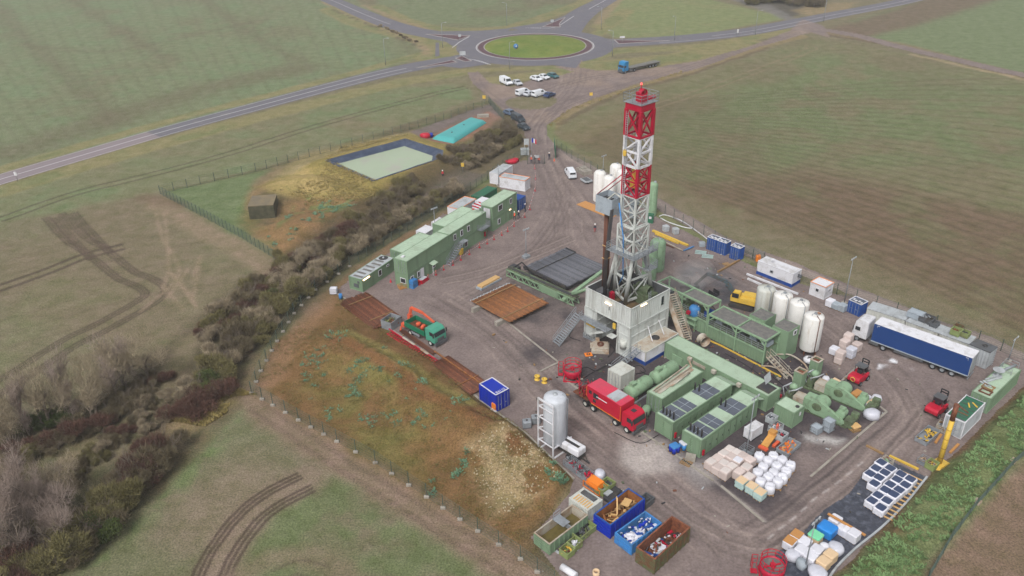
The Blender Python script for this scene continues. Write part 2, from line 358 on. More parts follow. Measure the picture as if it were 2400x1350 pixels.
# --- verges, banks, ditches
for pl, wd in (([(-400, 515), (0, 398), (400, 283), (780, 184), (950, 138), (1010, 120)], 5), ([(-400, 562), (0, 448), (400, 330), (800, 226), (950, 192), (1090, 168)], 8),
               ([(880, 15), (1000, 62), (1180, 66), (1330, 20), (1400, -12)], 7), ([(780, 22), (850, 55), (1000, 96), (1040, 125), (1010, 135)], 12),
               ([(1380, 95), (1470, 25), (1400, 62)], 6), ([(1110, 165), (1300, 160), (1330, 180)], 5), ([(1360, 150), (1450, 120), (1650, 108), (1900, 62)], 7),
               ([(1400, 155), (1560, 140), (1760, 105)], 14), ([(1140, 190), (1280, 175)], 9)):
    stroke(C, '#7F7A42', pl, wd, 2.0, .9, wob=True)
    stroke(C, '#65743A', pl, wd * .7, 2.0, .7, wob=True, msk=th(n8, .45, .65))
stroke(C, '#8C7856', [(760, 5), (850, 45), (930, 78), (985, 105), (1000, 130)], 3.2, 1.8, .9, wob=True, msk=th(n2, .3, .55))
stroke(C, '#5C5440', [(780, 22), (880, 65), (980, 108)], 2.2, 1.5, .8, wob=True, msk=th(1 - n2, .4, .6))
stroke(C, '#8C7856', [(850, 12), (930, 45), (1010, 72)], 3, 2, .7, wob=True)
stroke(C, '#8C7856', [(1400, 55), (1450, 0)], 4, 2, .8, wob=True)
stroke(C, '#827247', [(1285, 300), (1330, 262), (1440, 215), (1600, 170), (1760, 118), (1880, 85)], 4.5, 1.6, .95, wob=True)
stroke(C, '#5D4C36', [(1310, 290), (1450, 222), (1620, 172), (1800, 112)], 1.8, 1.2, .6, wob=True)
stroke(C, '#66763C', [(1285, 290), (1290, 320), (1330, 345)], 3.5, 1.5, .8, wob=True)
stroke(C, '#64723A', [(1470, 466), (1640, 562), (1830, 660), (2040, 726), (2330, 822)], 3.5, 2, .8, wob=True)
stroke(C, '#7C6A4A', [(1930, 75), (2100, 105), (2260, 145), (2400, 178), (2700, 215)], 7, 3, .8, wob=True)
stroke(C, '#5E4C3C', [(1930, 82), (2100, 110), (2400, 180), (2700, 220)], 2.2, 1.2, .7, wob=True, dip=.2)
stroke(C, '#A58F68', [(2140, 128), (2300, 165), (2400, 186)], 1.8, 1.2, .6, wob=True)
paint(C, '#4C4A48', [(1640, -20), (1870, -40), (1900, 20), (1850, 45), (1800, 20)], 4, .85); paint(C, '#6E6E70', [(1700, -5), (1790, 5), (1870, 45), (1840, 48), (1780, 22)], 3, .8)
paint(C, '#85744C', [(1860, 25), (1900, 10), (2010, 5), (1990, 25), (1900, 40)], 4, .9)
# --- around the compound
cmp_ = [(375, 450), (600, 398), (960, 290), (1140, 235), (1260, 330), (1240, 420), (820, 700), (640, 930), (590, 930), (165, 1360), (-300, 1500), (-300, 1100), (380, 900), (650, 620)]
paint(C, '#5F563B', cmp_, 2); paint(C, '#5F6E38', cmp_, 2, .6, msk=th(n8, .45, .65)); paint(C, '#7A6A45', cmp_, 2, .6, msk=th(n2, .5, .65))
paint(C, '#5C7640', [(385, 452), (480, 428), (620, 400), (600, 440), (560, 520), (650, 600), (520, 540)], 3, .9)
paint(C, '#7F6A48', [(600, 420), (700, 370), (740, 350), (640, 430), (585, 500), (570, 470)], 3, .8)
paint(C, '#85793F', [(610, 440), (700, 365), (800, 340), (960, 310), (1060, 335), (1070, 380), (1000, 420), (900, 470), (820, 500), (740, 480), (640, 465)], 4, 1.0)
paint(C, '#A08F58', [(625, 445), (700, 395), (790, 430), (770, 470), (660, 465)], 5, .7)
paint(C, '#7D6340', [(590, 530), (700, 470), (840, 480), (880, 500), (760, 570), (660, 600), (600, 560)], 4, .95, msk=th(n2, .2, .4))
paint(C, '#5C7F46', [(640, 520), (720, 465), (860, 490), (800, 520), (700, 500), (650, 545)], 3, .6, msk=th(n2, .5, .62))
paint(C, '#69604A', [(585, 480), (640, 470), (660, 510), (600, 530)], 2, .6)
paint(C, '#6B6260', [(960, 310), (1150, 242), (1180, 270), (1060, 340), (985, 328)], 1.2, 1)
paint(C, '#8A6450', [(1050, 300), (1140, 262), (1175, 275), (1150, 300), (1060, 342), (985, 330), (1010, 318)], 2, .8)
paint(C, '#5F574E', [(1000, 430), (1080, 395), (1140, 410), (1090, 450), (980, 500)], 2, .9)
paint(C, '#80643F', [(930, 590), (1050, 490), (1150, 430), (1160, 450), (1040, 540), (930, 600)], 2, .9); paint(C, '#7E5F3B', [(750, 690), (830, 630), (930, 560), (1000, 520), (1000, 540), (830, 650), (800, 690), (760, 720)], 2, .85)
stroke(C, '#5E7038', [(620, 900), (700, 700), (860, 590), (1000, 505), (1150, 420)], 2.6, 2, .7, wob=True)
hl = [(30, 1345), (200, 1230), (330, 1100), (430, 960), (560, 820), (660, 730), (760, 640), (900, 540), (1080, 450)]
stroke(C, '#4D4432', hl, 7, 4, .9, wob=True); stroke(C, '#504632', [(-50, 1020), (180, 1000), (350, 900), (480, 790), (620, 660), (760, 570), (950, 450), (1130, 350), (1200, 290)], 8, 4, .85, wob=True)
stroke(C, '#7A7050', [(60, 1180), (250, 1060), (400, 870), (450, 800), (520, 760)], 3.5, 2, .8, wob=True)
paint(C, '#8F7A4A', [(400, 980), (520, 900), (600, 925), (480, 990), (370, 1060)], 3, .8)
# --- soil berm beside the yard
berm = [(790, 690), (1010, 835), (1130, 945), (1250, 1050), (1345, 1130), (1290, 1210), (1250, 1320), (1000, 1170), (780, 1030), (600, 925), (650, 800)]
paint(C, '#6A5230', berm, 1.5); paint(C, '#765C36', berm, 2, .7, msk=th(n8, .5, .62))
stroke(C, '#7D6248', [(620, 900), (680, 800), (760, 710)], 4, 2, .8, wob=True)
stroke(C, '#6A5636', [(600, 928), (780, 1035), (1000, 1175), (1250, 1325)], 3, 2, .7, wob=True)
gb = [(790, 800), (850, 810), (960, 880), (1060, 960), (1060, 1010), (950, 1040), (1000, 1130), (880, 1080), (720, 980), (700, 900), (730, 850)]
paint(C, '#68602F', gb, 4, .55, msk=th(n2, .35, .6)); paint(C, '#5A652E', gb, 4, .5, msk=th(n8, .5, .65))
stroke(C, '#66472A', [(790, 815), (870, 850), (960, 920), (1040, 960), (1130, 1000), (1200, 1060)], 2.2, 1.4, .85, wob=True)
stroke(C, '#7F7A40', [(800, 798), (900, 840), (1000, 905), (1100, 965)], 2.4, 1.5, .7, wob=True)
paint(C, '#8A7E5E', [(1100, 1050), (1180, 1020), (1270, 1070), (1310, 1130), (1230, 1190), (1150, 1210), (1110, 1120)], 4, .8, msk=th(n2, .42, .52))
paint(C, '#4E4A34', [(1220, 1250), (1290, 1200), (1300, 1350), (1240, 1350)], 2, .6)
# --- right hand bank and the track outside it
paint(C, '#75604A', [(2170, 1350), (2400, 1090), (3200, 500), (3200, 1900), (1900, 1900)], 1.5)
paint(C, '#6A4F34', [(1900, 1350), (2400, 880), (3000, 300), (3000, 420), (2400, 990), (1985, 1400)], 1.5)
bank = [(1955, 1370), (2080, 1240), (2200, 1110), (2400, 925), (3000, 380), (3000, 560), (2400, 1075), (2180, 1330), (2120, 1420)]
paint(C, '#5A6C34', bank, 1.5); paint(C, '#697A3E', bank, 2, .6, msk=th(n2, .45, .6))
paint(C, '#75472C', [(2080, 1240), (2130, 1220), (2140, 1265), (2080, 1275)], 2, .7)
# --- wheel ruts in the fields
rc = '#4B3D33'
ruts(C, rc, [(0, 515), (170, 455), (330, 415), (520, 365), (760, 290), (1000, 225), (1090, 205)], 2.6, .7, .7, .05)
ruts(C, rc, [(-60, 695), (100, 640), (200, 600), (290, 578)], 2.4, .5, .8, .1, 2, .5)
ruts(C, rc, [(125, 505), (180, 560), (230, 590), (290, 640), (350, 668), (362, 690), (330, 715), (240, 765), (160, 805), (60, 870), (-60, 940)], 3.2, .42, .75, .1, 3, .6)
ruts(C, rc, [(150, 505), (200, 560), (240, 600)], 3.6, .45, .7, .1, 3, .6)
stroke(C, '#6A5A48', [(130, 510), (200, 570), (250, 610)], 4, 2, .3)
for pl in ([(330, 730), (420, 640), (380, 560), (365, 500)], [(385, 500), (395, 620), (380, 680)], [(460, 720), (400, 640)], [(450, 700), (470, 600), (450, 660)], [(400, 640), (460, 715)], [(380, 670), (430, 725)], [(440, 630), (390, 700)]):
    stroke(C, '#8E7A60', pl, .7, .8, .55)
stroke(C, '#857358', [(370, 478), (460, 530), (560, 580), (650, 640)], 5, 3, .8, wob=True); stroke(C, '#6D5840', [(340, 462), (420, 480)], 4, 3, .6, wob=True)
stroke(C, '#7E6A55', [(590, 935), (700, 1020), (850, 1110), (1000, 1200), (1150, 1290), (1320, 1420)], 4.4, 2.4, .95, wob=True)
ruts(C, '#6A5848', [(600, 950), (760, 1060), (1000, 1210), (1200, 1330)], 1.9, .5, .5, .06, 2, .4)
stroke(C, '#7C6B58', [(720, 1120), (620, 1180), (540, 1270), (490, 1380)], 5, 2.5, .85, wob=True)
ruts(C, rc, [(715, 1130), (640, 1170), (575, 1225), (520, 1300), (480, 1390)], 3.0, .42, .85, .14, 3, .62, .3)
stroke(C, '#7A6852', [(520, 1400), (640, 1310), (760, 1320), (850, 1370)], 3, 2.2, .6, wob=True); ruts(C, rc, [(650, 1350), (700, 1330), (760, 1345)], 1.9, .4, .4, .05)
ruts(C, '#7F6E50', [(1500, 260), (1640, 215), (1830, 145), (1890, 120), (1905, 112), (1880, 108)], 3, .8, .7, .05)
# --- relief: berms round the pond, heap, soil berm, bank
def ridge(pts, wd, ht, nz=.25):
    P = smooth(gp(pts), 5); d = seg_dist(JX, JY, P); sel = d < wd
    t = np.clip(1 - d[sel] / wd, 0, 1); H[sel] = np.maximum(H[sel], ht * t * t * (3 - 2 * t) * (1 + nz * (n8[sel] - .5) * 2 + .1 * (n2[sel] - .5)))
pond_px = [(765, 375), (950, 325), (1037, 352), (1036, 368), (875, 423)]
pond = gp(pond_px, 2.0); pdist = sdf(X, Y, pond)
ridge([(790, 808), (900, 860), (1040, 950), (1180, 1030), (1290, 1110)], 8.0, 1.7); ridge([(800, 812), (900, 862), (1040, 952), (1180, 1032)], 3.2, 2.3)
ridge([(2400, 1000), (2250, 1150), (2100, 1310), (2040, 1400), (2000, 1500)], 5.5, 1.7); ridge([(2400, 1000), (2650, 780), (3000, 500)], 5.5, 1.7)
ridge([(640, 470), (700, 440), (790, 450), (840, 500), (700, 540)], 10, 1.8)
rim = np.clip(1 - np.clip(-pdist, 0, 9) / 9, 0, 1); rim = rim * rim * (3 - 2 * rim); H = np.maximum(H, 1.95 * rim * (pdist < 0)); H[pdist >= 0] = 0
isl_c = G(1253.75, 108); rr_ = np.hypot(X - isl_c.x, Y - isl_c.y); H[rr_ < 34] = 0
# fine ground lumpiness, deeper off the tracks
H += (fbm(X, Y, 1.6, 77) - .5) * .05
# --- the yard and the dirt roads as their own sheets cut from the same grid
yard = [(786, 684), (1010, 834), (1128, 940), (1232, 1015), (1345, 1122), (1335, 1160), (1245, 1262), (1330, 1370), (1400, 1700), (1750, 1700), (1905, 1400), (1990, 1320), (2075, 1230), (2190, 1105), (2290, 1010), (2400, 905),
        (2460, 850), (2400, 830), (2320, 790), (2040, 700), (1960, 690), (1830, 652), (1750, 618), (1640, 560), (1530, 505), (1450, 445), (1380, 400), (1320, 362), (1300, 345), (1245, 345), (1235, 375), (1190, 385), (1150, 420), (1200, 470), (1130, 560), (1040, 500), (960, 560), (830, 650)]
lot = [(1240, 352), (1225, 305), (1185, 262), (1140, 225), (1108, 195), (1095, 170), (1120, 168), (1150, 195), (1200, 205), (1250, 186), (1310, 178), (1345, 168), (1300, 158), (1365, 140), (1358, 158), (1400, 166), (1530, 160), (1640, 142), (1760, 108), (1850, 72), (1880, 45), (1930, 60), (1945, 90), (1900, 76),
       (1760, 116), (1640, 160), (1500, 194), (1400, 228), (1330, 258), (1282, 292), (1282, 318), (1305, 345), (1400, 395), (1500, 440), (1700, 555), (1960, 655), (2400, 830), (2460, 845), (2460, 862), (2400, 850), (2300, 808), (2040, 712), (1960, 676), (1700, 582), (1490, 462), (1390, 412), (1310, 362)]
isle = smooth(gp([(1186, 240), (1215, 228), (1290, 228), (1306, 236), (1290, 250), (1240, 258), (1200, 252)]), 4, True)
track2 = smooth(gp([(1900, 66), (2000, 82), (2100, 108), (2260, 145), (2400, 176), (2700, 225)]))
YC = np.tile(np.array(lin('#7A6B68')), (len(X), 1)); dY = np.array(lin('#54494A'))
def ypaint(*a, **k): paint(YC, *a, **k)
ypaint('#867571', ALLP, 2, .7, msk=th(n8, .45, .68)); ypaint('#6A5B58', ALLP, 2, .7, msk=th(1 - n20, .48, .64)); ypaint('#5E5350', ALLP, 2, .35, msk=th(fbm(X, Y, 1.1, 21), .5, .7))
ypaint('#8A7669', [(1240, 352), (1110, 200), (1100, 160), (1500, 130), (1950, 40), (1950, 100), (1500, 200), (1285, 300), (1300, 350)], 4, .65, msk=th(n8, .4, .6))
rndp = np.random.RandomState(4)
trk = [[(1270, 350), (1290, 400), (1300, 470), (1250, 560), (1150, 640), (1050, 700)], [(1270, 350), (1310, 420), (1340, 500), (1350, 560), (1380, 600)], [(1280, 370), (1330, 450), (1420, 560)], [(1340, 560), (1240, 600), (1130, 640), (1040, 660)],
       [(1000, 700), (1130, 770), (1230, 860), (1330, 960), (1450, 1080), (1600, 1200), (1700, 1300)], [(1060, 700), (1150, 760), (1250, 850), (1350, 960), (1500, 1090)], [(1300, 980), (1420, 1060), (1560, 1180), (1640, 1240), (1780, 1290), (1900, 1240), (2040, 1120), (2100, 1060), (2160, 980), (2100, 880), (1980, 780), (1860, 700), (1740, 650), (1620, 600)],
       [(1800, 1290), (1940, 1190), (2060, 1080), (2160, 960)], [(1850, 700), (1950, 780), (2080, 900), (2120, 960)], [(1260, 340), (1230, 300), (1190, 255), (1130, 215), (1110, 180)], [(1262, 340), (1268, 290), (1330, 250), (1400, 225), (1640, 155), (1880, 75)],
       [(1262, 300), (1290, 260), (1340, 200), (1350, 150)], [(1200, 240), (1280, 215), (1380, 185), (1500, 170)], [(1310, 350), (1500, 448), (1700, 566), (1980, 672), (2400, 842)], [(1640, 620), (1740, 680), (1800, 700)]]
for pl in trk:
    P = smooth(gp(pl), 6)
    for k in range(5):
        o = rndp.uniform(-3.2, 3.2)
        for s in (-1, 1): stroke(YC, ['#93827B', '#5E5250', '#6A5C58', '#8B7B75', '#5C504E'][k], offs(P, o + s), .26 + .2 * rndp.rand(), .3, .5, world=True, k=1)
ypaint('#98877F', [(1310, 350), (1500, 442), (1700, 560), (2400, 830), (2400, 850), (1700, 580), (1490, 462), (1300, 360)], 1.2, .55)
for cxp, cyp, s, st in ((1300, 800, 5, .7), (1260, 830, 4, .6), (1420, 870, 5, .8), (1390, 900, 6, .8), (1330, 740, 4, .7), (1230, 745, 3, .6), (1300, 660, 4, .6), (1640, 640, 5, .7), (1700, 690, 5, .8), (1760, 720, 5, .7), (1660, 830, 6, .9), (1760, 880, 6, .8), (1850, 930, 6, .8), (1560, 900, 8, .6), (1800, 1000, 5, .8), (1900, 1000, 6, .8), (1700, 1080, 6, .6), (2000, 960, 4, .8), (1780, 1130, 7, .7), (1440, 880, 4, .7), (1850, 840, 4, .7), (1180, 700, 3, .5), (1560, 600, 4, .4)):
    c_ = G(cxp, cyp); d = np.hypot(JX - c_.x, (JY - c_.y)) / s; a = (np.clip(1.15 - d, 0, 1) * st * (.35 + .9 * th(n2, .35, .65))).clip(0, 1)
    YC = YC * (1 - a[:, None]) + np.array(lin('#3D393E')) * a[:, None]
ypaint('#463F44', [(1570, 800), (1700, 720), (1930, 850), (2080, 965), (1990, 1035), (1900, 1000), (1790, 1215), (1600, 1100), (1500, 1000), (1500, 870)], 2, .9, msk=th(n2, .0, .35)); ypaint('#453F42', [(1470, 700), (1600, 640), (1700, 700), (1560, 830), (1440, 900), (1340, 900), (1360, 780)], 3, .9, msk=th(n2, .12, .42)); ypaint('#4E484A', [(1110, 690), (1200, 640), (1420, 690), (1300, 740), (1240, 770)], 3, .6, msk=th(n2, .25, .55))
ypaint('#A39894', [(1460, 1030), (1560, 1040), (1600, 1090), (1570, 1110), (1500, 1118), (1462, 1075)], 2.4, .9)
ypaint('#8E8584', [(1310, 890), (1330, 880), (1520, 1010), (1680, 1110), (1660, 1130), (1560, 1060)], 1.5, .6)
ypaint('#D9D8DE', [(2045, 845), (2090, 828), (2135, 850), (2110, 866), (2080, 850), (2050, 866)], 1.2, .95, wob=True, msk=th(n2, .45, .56)); ypaint('#C9C8CE', [(2070, 832), (2130, 838), (2132, 862), (2100, 855)], 1.6, .9, msk=th(n2, .40, .5))
ypaint('#B5B1AF', [(1880, 1015), (1960, 1030), (1985, 1030), (1960, 1045), (1900, 1035)], 1.8, .8, msk=th(n2, .3, .5)); ypaint('#9A9290', [(1590, 1100), (1660, 1080), (1700, 1120), (1650, 1150)], 2.5, .6)
ypaint('#57575E', [(1620, 620), (1700, 640), (1760, 690), (1700, 720), (1600, 660)], 2, .5, msk=th(n2, .3, .6))
stroke(YC, '#4A4242', [(1790, 1225), (1840, 1190), (1980, 1080), (2060, 1010)], .45, .4, .7, k=3); stroke(YC, '#4A4242', [(1680, 1130), (1790, 1225)], .45, .4, .6, k=3)
stroke(YC, '#A79C97', [(1600, 1075), (1690, 1140), (1790, 1222)], .4, .35, .6, k=3)
stroke(YC, '#5A4F4D', [(1130, 715), (1250, 790), (1310, 850)], .4, .4, .6, k=3); stroke(YC, '#4E4544', [(1560, 640), (1680, 730), (1800, 800), (1850, 840)], .5, .4, .6, k=3)
for i in range(9):
    t = i / 9; stroke(YC, '#A89F9D', [(1800 + 235 * t, 1262 - 190 * t), (1812 + 235 * t, 1253 - 190 * t)], .22, .3, .8, k=2)
inv = th(n2, .3, .7)
def desat(A, k, tint=(1, 1, 1)): l_ = (A @ np.array([.3, .6, .1]))[:, None]; return (l_ + (A - l_) * k) * np.array(tint)
mC = (fbm(X, Y, 60, 91) * 0 + 1)[:, None]; kk = (.66 + .17 * np.clip(sdf(X, Y, gp(berm)) / 3 + .5, 0, 1) + .2 * np.clip(sdf(X, Y, gp([(590, 440), (1170, 240), (1070, 400), (880, 500), (660, 610), (560, 520)])) / 3 + .5, 0, 1))[:, None]; C = desat(C, kk, (1.20, 1.13, 1.06)); mbr = (np.clip(sdf(X, Y, gp(berm)) / 3 + .5, 0, 1) * .09)[:, None]; C = C * (1 + mbr * np.array([1.1, .8, .4])); C = C * (.93 + .14 * fbm(X, Y, .9, 71, 2)[:, None]); YC = desat(YC, .85, (1.17, 1.185, 1.17)); inyard = np.clip(sdf(X, Y, gp(yard)) / 1.5 + 1, 0, 1); H = H * (1 - inyard); H[np.hypot(X - isl_c.x, Y - isl_c.y) < 34] = 0
quads = (np.arange(NR - 1)[:, None] * NC + np.arange(NC - 1)[None, :]).ravel(); Q = np.stack([quads, quads + 1, quads + NC + 1, quads + NC], 1)
def gridmesh(name, z, q, col, mt):
    used = np.unique(q); remap = np.full(len(X), -1); remap[used] = np.arange(len(used)); q = remap[q]
    me = bpy.data.meshes.new(name); me.vertices.add(len(used)); co = np.stack([X[used], Y[used], z[used] if hasattr(z, '__len__') else np.full(len(used), z)], 1).astype(np.float32)
    me.vertices.foreach_set('co', co.ravel()); me.loops.add(q.size); me.loops.foreach_set('vertex_index', q.ravel().astype(np.int32))
    me.polygons.add(len(q)); me.polygons.foreach_set('loop_start', np.arange(0, q.size, 4, dtype=np.int32)); me.polygons.foreach_set('use_smooth', np.ones(len(q), bool))
    me.update(calc_edges=True); ca = me.color_attributes.new('Col', 'FLOAT_COLOR', 'POINT')
    ca.data.foreach_set('color', np.concatenate([col[used], np.ones((len(used), 1))], 1).astype(np.float32).ravel())
    me.materials.append(mt); o = bpy.data.objects.new(name, me); S.collection.objects.link(o); return tag(o, kind='structure')
def groundmat(key, a, b, amt, fine, bump, rows=False):
    m = bpy.data.materials.new(key); m.use_nodes = True; nt = m.node_tree; nt.nodes.clear(); N = nt.nodes.new; L = nt.links.new
    o = N('ShaderNodeOutputMaterial'); bs = N('ShaderNodeBsdfPrincipled'); L(bs.outputs[0], o.inputs[0]); bs.inputs['Roughness'].default_value = .95; bs.inputs['Specular IOR Level'].default_value = .1
    at = N('ShaderNodeAttribute'); at.attribute_name = 'Col'; tc = N('ShaderNodeTexCoord')
    def noise(s, d, rg=.6):
        n = N('ShaderNodeTexNoise'); n.inputs['Scale'].default_value = s; n.inputs['Detail'].default_value = d; n.inputs['Roughness'].default_value = rg; L(tc.outputs['Object'], n.inputs['Vector']); return n
    n1, n2_, n3 = noise(fine, 4), noise(fine * .22, 5), noise(fine * 3.2, 3)
    sm = N('ShaderNodeMath'); sm.operation = 'MULTIPLY_ADD'; L(n1.outputs['Fac'], sm.inputs[0]); sm.inputs[1].default_value = .55; L(n2_.outputs['Fac'], sm.inputs[2])
    rp = N('ShaderNodeMapRange'); L(sm.outputs[0], rp.inputs[0]); rp.inputs[1].default_value = .58; rp.inputs[2].default_value = .98; rp.inputs[3].default_value = 0; rp.inputs[4].default_value = 1
    mu = N('ShaderNodeMix'); mu.data_type = 'RGBA'; L(rp.outputs[0], mu.inputs[0]); mu.inputs[6].default_value = (*a, 1); mu.inputs[7].default_value = (*b, 1)
    m3 = N('ShaderNodeMapRange'); L(n3.outputs['Fac'], m3.inputs[0]); m3.inputs[1].default_value = .3; m3.inputs[2].default_value = .7; m3.inputs[3].default_value = ALB * (1 - amt); m3.inputs[4].default_value = ALB * (1 + amt)
    x1 = N('ShaderNodeMix'); x1.data_type = 'RGBA'; x1.blend_type = 'MULTIPLY'; x1.inputs[0].default_value = 1; L(at.outputs['Color'], x1.inputs[6]); L(mu.outputs[2], x1.inputs[7])
    x2 = N('ShaderNodeVectorMath'); x2.operation = 'SCALE'; L(x1.outputs[2], x2.inputs[0]); L(m3.outputs[0], x2.inputs['Scale']); L(x2.outputs[0], bs.inputs['Base Color'])
    bp = N('ShaderNodeBump'); bp.inputs['Strength'].default_value = bump; bp.inputs['Distance'].default_value = .25; L(sm.outputs[0], bp.inputs['Height']); L(bp.outputs[0], bs.inputs['Normal'])
    return m
gm = groundmat('field_soil_and_grass', (.79, .84, .72), (1.21, 1.16, 1.25), .45, 1.5, .9)
ym = groundmat('packed_gravel', (.82, .81, .82), (1.18, 1.18, 1.16), .22, 1.0, .3)
HGT = H; gridmesh('ground', H, Q, C, gm)
Xc = JX[Q].mean(1) * .35 + X[Q].mean(1) * .65; Yc = JY[Q].mean(1) * .35 + Y[Q].mean(1) * .65
def sheet(name, z, masks, col, mt):
    gridmesh(name, z, Q[masks], col, mt)
my = sdf(Xc, Yc, gp(yard)) > 0
sheet('gravel_yard', .05, my, YC, ym)
ml_ = (sdf(Xc, Yc, gp(lot)) > 0) | (seg_dist(Xc, Yc, track2) < 2.6)
ml_ &= ~(sdf(Xc, Yc, isle) > 0)
sheet('dirt_road', .045, ml_ & ~my, YC, ym)
paint(C, '#75703F', [(1186, 240), (1215, 228), (1290, 228), (1306, 236), (1290, 250), (1240, 258), (1200, 252)], 2, 1)
# --- asphalt roads
asph = mat('asphalt', '#6E6C74', rough=.85, var=.10, scale=.15, dirt='#86817F', dirt_amt=.18, dscale=.25, spec=.15)
asph2 = mat('asphalt_worn', '#8B8084', rough=.85, var=.08, scale=.2, spec=.15)
mark = mat('road_paint', '#C9C7C8', rough=.7, var=.15, scale=.8); kerb = mat('kerb_stone', '#A09A98', var=.1)
redsurf = mat('red_brown_surface', '#5C4047', var=.15, scale=.5); isg = groundmat('island_grass', (.78, .85, .7), (1.25, 1.12, 1.2), .2, .8, .4)
def ribbon(name, P, wd, z, mt, build=True, mb=None, mi=0, w2=None):
    P = np.asarray(P); mb = mb or MB(); ws = np.linspace(wd, w2 or wd, len(P)); t = np.gradient(P, axis=0); t /= np.linalg.norm(t, axis=1)[:, None]; nn = np.stack([-t[:, 1], t[:, 0]], 1)
    l = P + nn * ws[:, None] / 2; r = P - nn * ws[:, None] / 2; n = len(P)
    mb.add([(*p, z) for p in l] + [(*p, z) for p in r], [(i, n + i, n + i + 1, i + 1) for i in range(n - 1)], mi)
    return tag(mb.build(name, mt), kind='structure') if build else mb
ctr = (isl_c.x, isl_c.y); RO = 28.5
def circ(r, n=96, a0=0, a1=2 * math.pi): return [(ctr[0] + r * math.cos(a0 + (a1 - a0) * k / n), ctr[1] + r * math.sin(a0 + (a1 - a0) * k / n)) for k in range(n + 1)]
left_road = smooth(gp([(-900, 690), (-400, 540), (0, 421), (200, 362), (400, 304), (600, 250), (780, 202), (900, 172), (985, 154), (1070, 140)]), 10)
nw_road = smooth(gp([(620, -60), (700, -30), (780, 2), (840, 28), (900, 52), (960, 70), (1020, 82), (1090, 95)]), 8)
ne_road = smooth(gp([(1560, -70), (1470, -30), (1420, 0), (1380, 22), (1345, 48), (1320, 75)]), 8)
e_road = smooth(gp([(2300, -40), (2110, 5), (1950, 36), (1850, 56), (1740, 76), (1600, 91), (1480, 99), (1390, 104)]), 8)
nb = MB()
nb.add([(*p, .012) for p in circ(RO)[:-1]] + [(*p, .012) for p in circ(20)[:-1]], [(i, (i + 1) % 96, 96 + (i + 1) % 96, 96 + i) for i in range(96)])
tag(nb.build('roundabout_road', asph), kind='structure')
cut = int(len(left_road) * .42)
ribbon('road', left_road[:cut + 1], 7.4, .02, asph2); ribbon('road', left_road[cut:], 7.4, .02, asph, w2=11)
ribbon('road', nw_road, 7.5, .024, asph, w2=12); ribbon('road', ne_road, 7.5, .028, asph, w2=14); ribbon('road', e_road, 8.0, .032, asph, w2=13)
FZ = .034   # fillets where the arms meet the ring
for pl in ([(1010, 74), (1130, 72), (1200, 66), (1150, 100), (1060, 108)], [(1190, 66), (1290, 50), (1340, 30), (1352, 62), (1330, 82), (1250, 76)], [(1345, 45), (1352, 72), (1400, 88), (1480, 97), (1400, 110), (1330, 90)],
           [(1350, 135), (1440, 112), (1500, 104), (1400, 98), (1360, 110)], [(1000, 152), (1066, 130), (1130, 118), (1150, 150), (1080, 160)], [(1280, 150), (1330, 145), (1430, 116), (1365, 138), (1350, 160), (1330, 158)]):
    FZ += .0035; b_ = MB(); b_.add([(*p, FZ) for p in gp(pl)], [tuple(range(len(pl)))]); tag(b_.build('road_fillet', asph), kind='structure')
ZM = .062
def rmark(P, wd): return ribbon('road_marking', P, wd, ZM, mark)
rmark(left_road[6:-14], .3); rmark(offs(left_road, 3.45)[:-16], .18); rmark(offs(left_road, -3.45)[:-14], .18)
rmark(nw_road[:-22], .22); rmark(ne_road[:-16], .3); rmark(offs(e_road, -.2)[:-20], .22); rmark(offs(e_road, 3.7)[:-12], .2)
rmark(circ(21.3), .3); rmark(smooth(gp([(1060, 112), (1068, 106), (1078, 98), (1100, 86)]), 6), .35); rmark(smooth(gp([(1066, 134), (1120, 142), (1150, 152)]), 6), .3); rmark(smooth(gp([(1245, 66), (1300, 64), (1345, 38)]), 6), .3)
for k in range(7):
    a = gp([(1112 + 5 * k, 141 + 1.5 * k), (1114.5 + 5 * k, 141.8 + 1.5 * k)]); rmark(a, .5); a = gp([(1232 + 5.5 * k, 65.6), (1235 + 5.5 * k, 65.5)]); rmark(a, .5)
def disc_ring(name, r0, r1, z, mt):
    b_ = MB(); n = 96; b_.add([(*p, z) for p in circ(r1)[:-1]] + [(*p, z) for p in circ(r0)[:-1]], [(i, (i + 1) % n, n + (i + 1) % n, n + i) for i in range(n)]); tag(b_.build(name, mt), kind='structure')
disc_ring('roundabout_apron', 18.6, 20.7, .09, redsurf); disc_ring('kerb', 20.7, 21.0, .10, kerb); disc_ring('kerb', 18.3, 18.62, .14, kerb)
b_ = MB(); prof = [(18.4, .12), (16, .5), (11, 1.0), (5, 1.3), (0.01, 1.4)]; b_.lathe(ctr[0], ctr[1], prof, 72)
io = b_.build('roundabout_island', isg); ca = io.data.color_attributes.new('Col', 'FLOAT_COLOR', 'POINT'); ia = np.array([v.co[:] for v in io.data.vertices]); t_ = fbm(ia[:, 0], ia[:, 1], 6, 8)[:, None]
ic = np.array(lin('#5D7838')) * (1 - t_) + np.array(lin('#7F8448')) * t_; ca.data.foreach_set('color', np.concatenate([ic, np.ones((len(ia), 1))], 1).astype(np.float32).ravel()); tag(io, kind='structure')
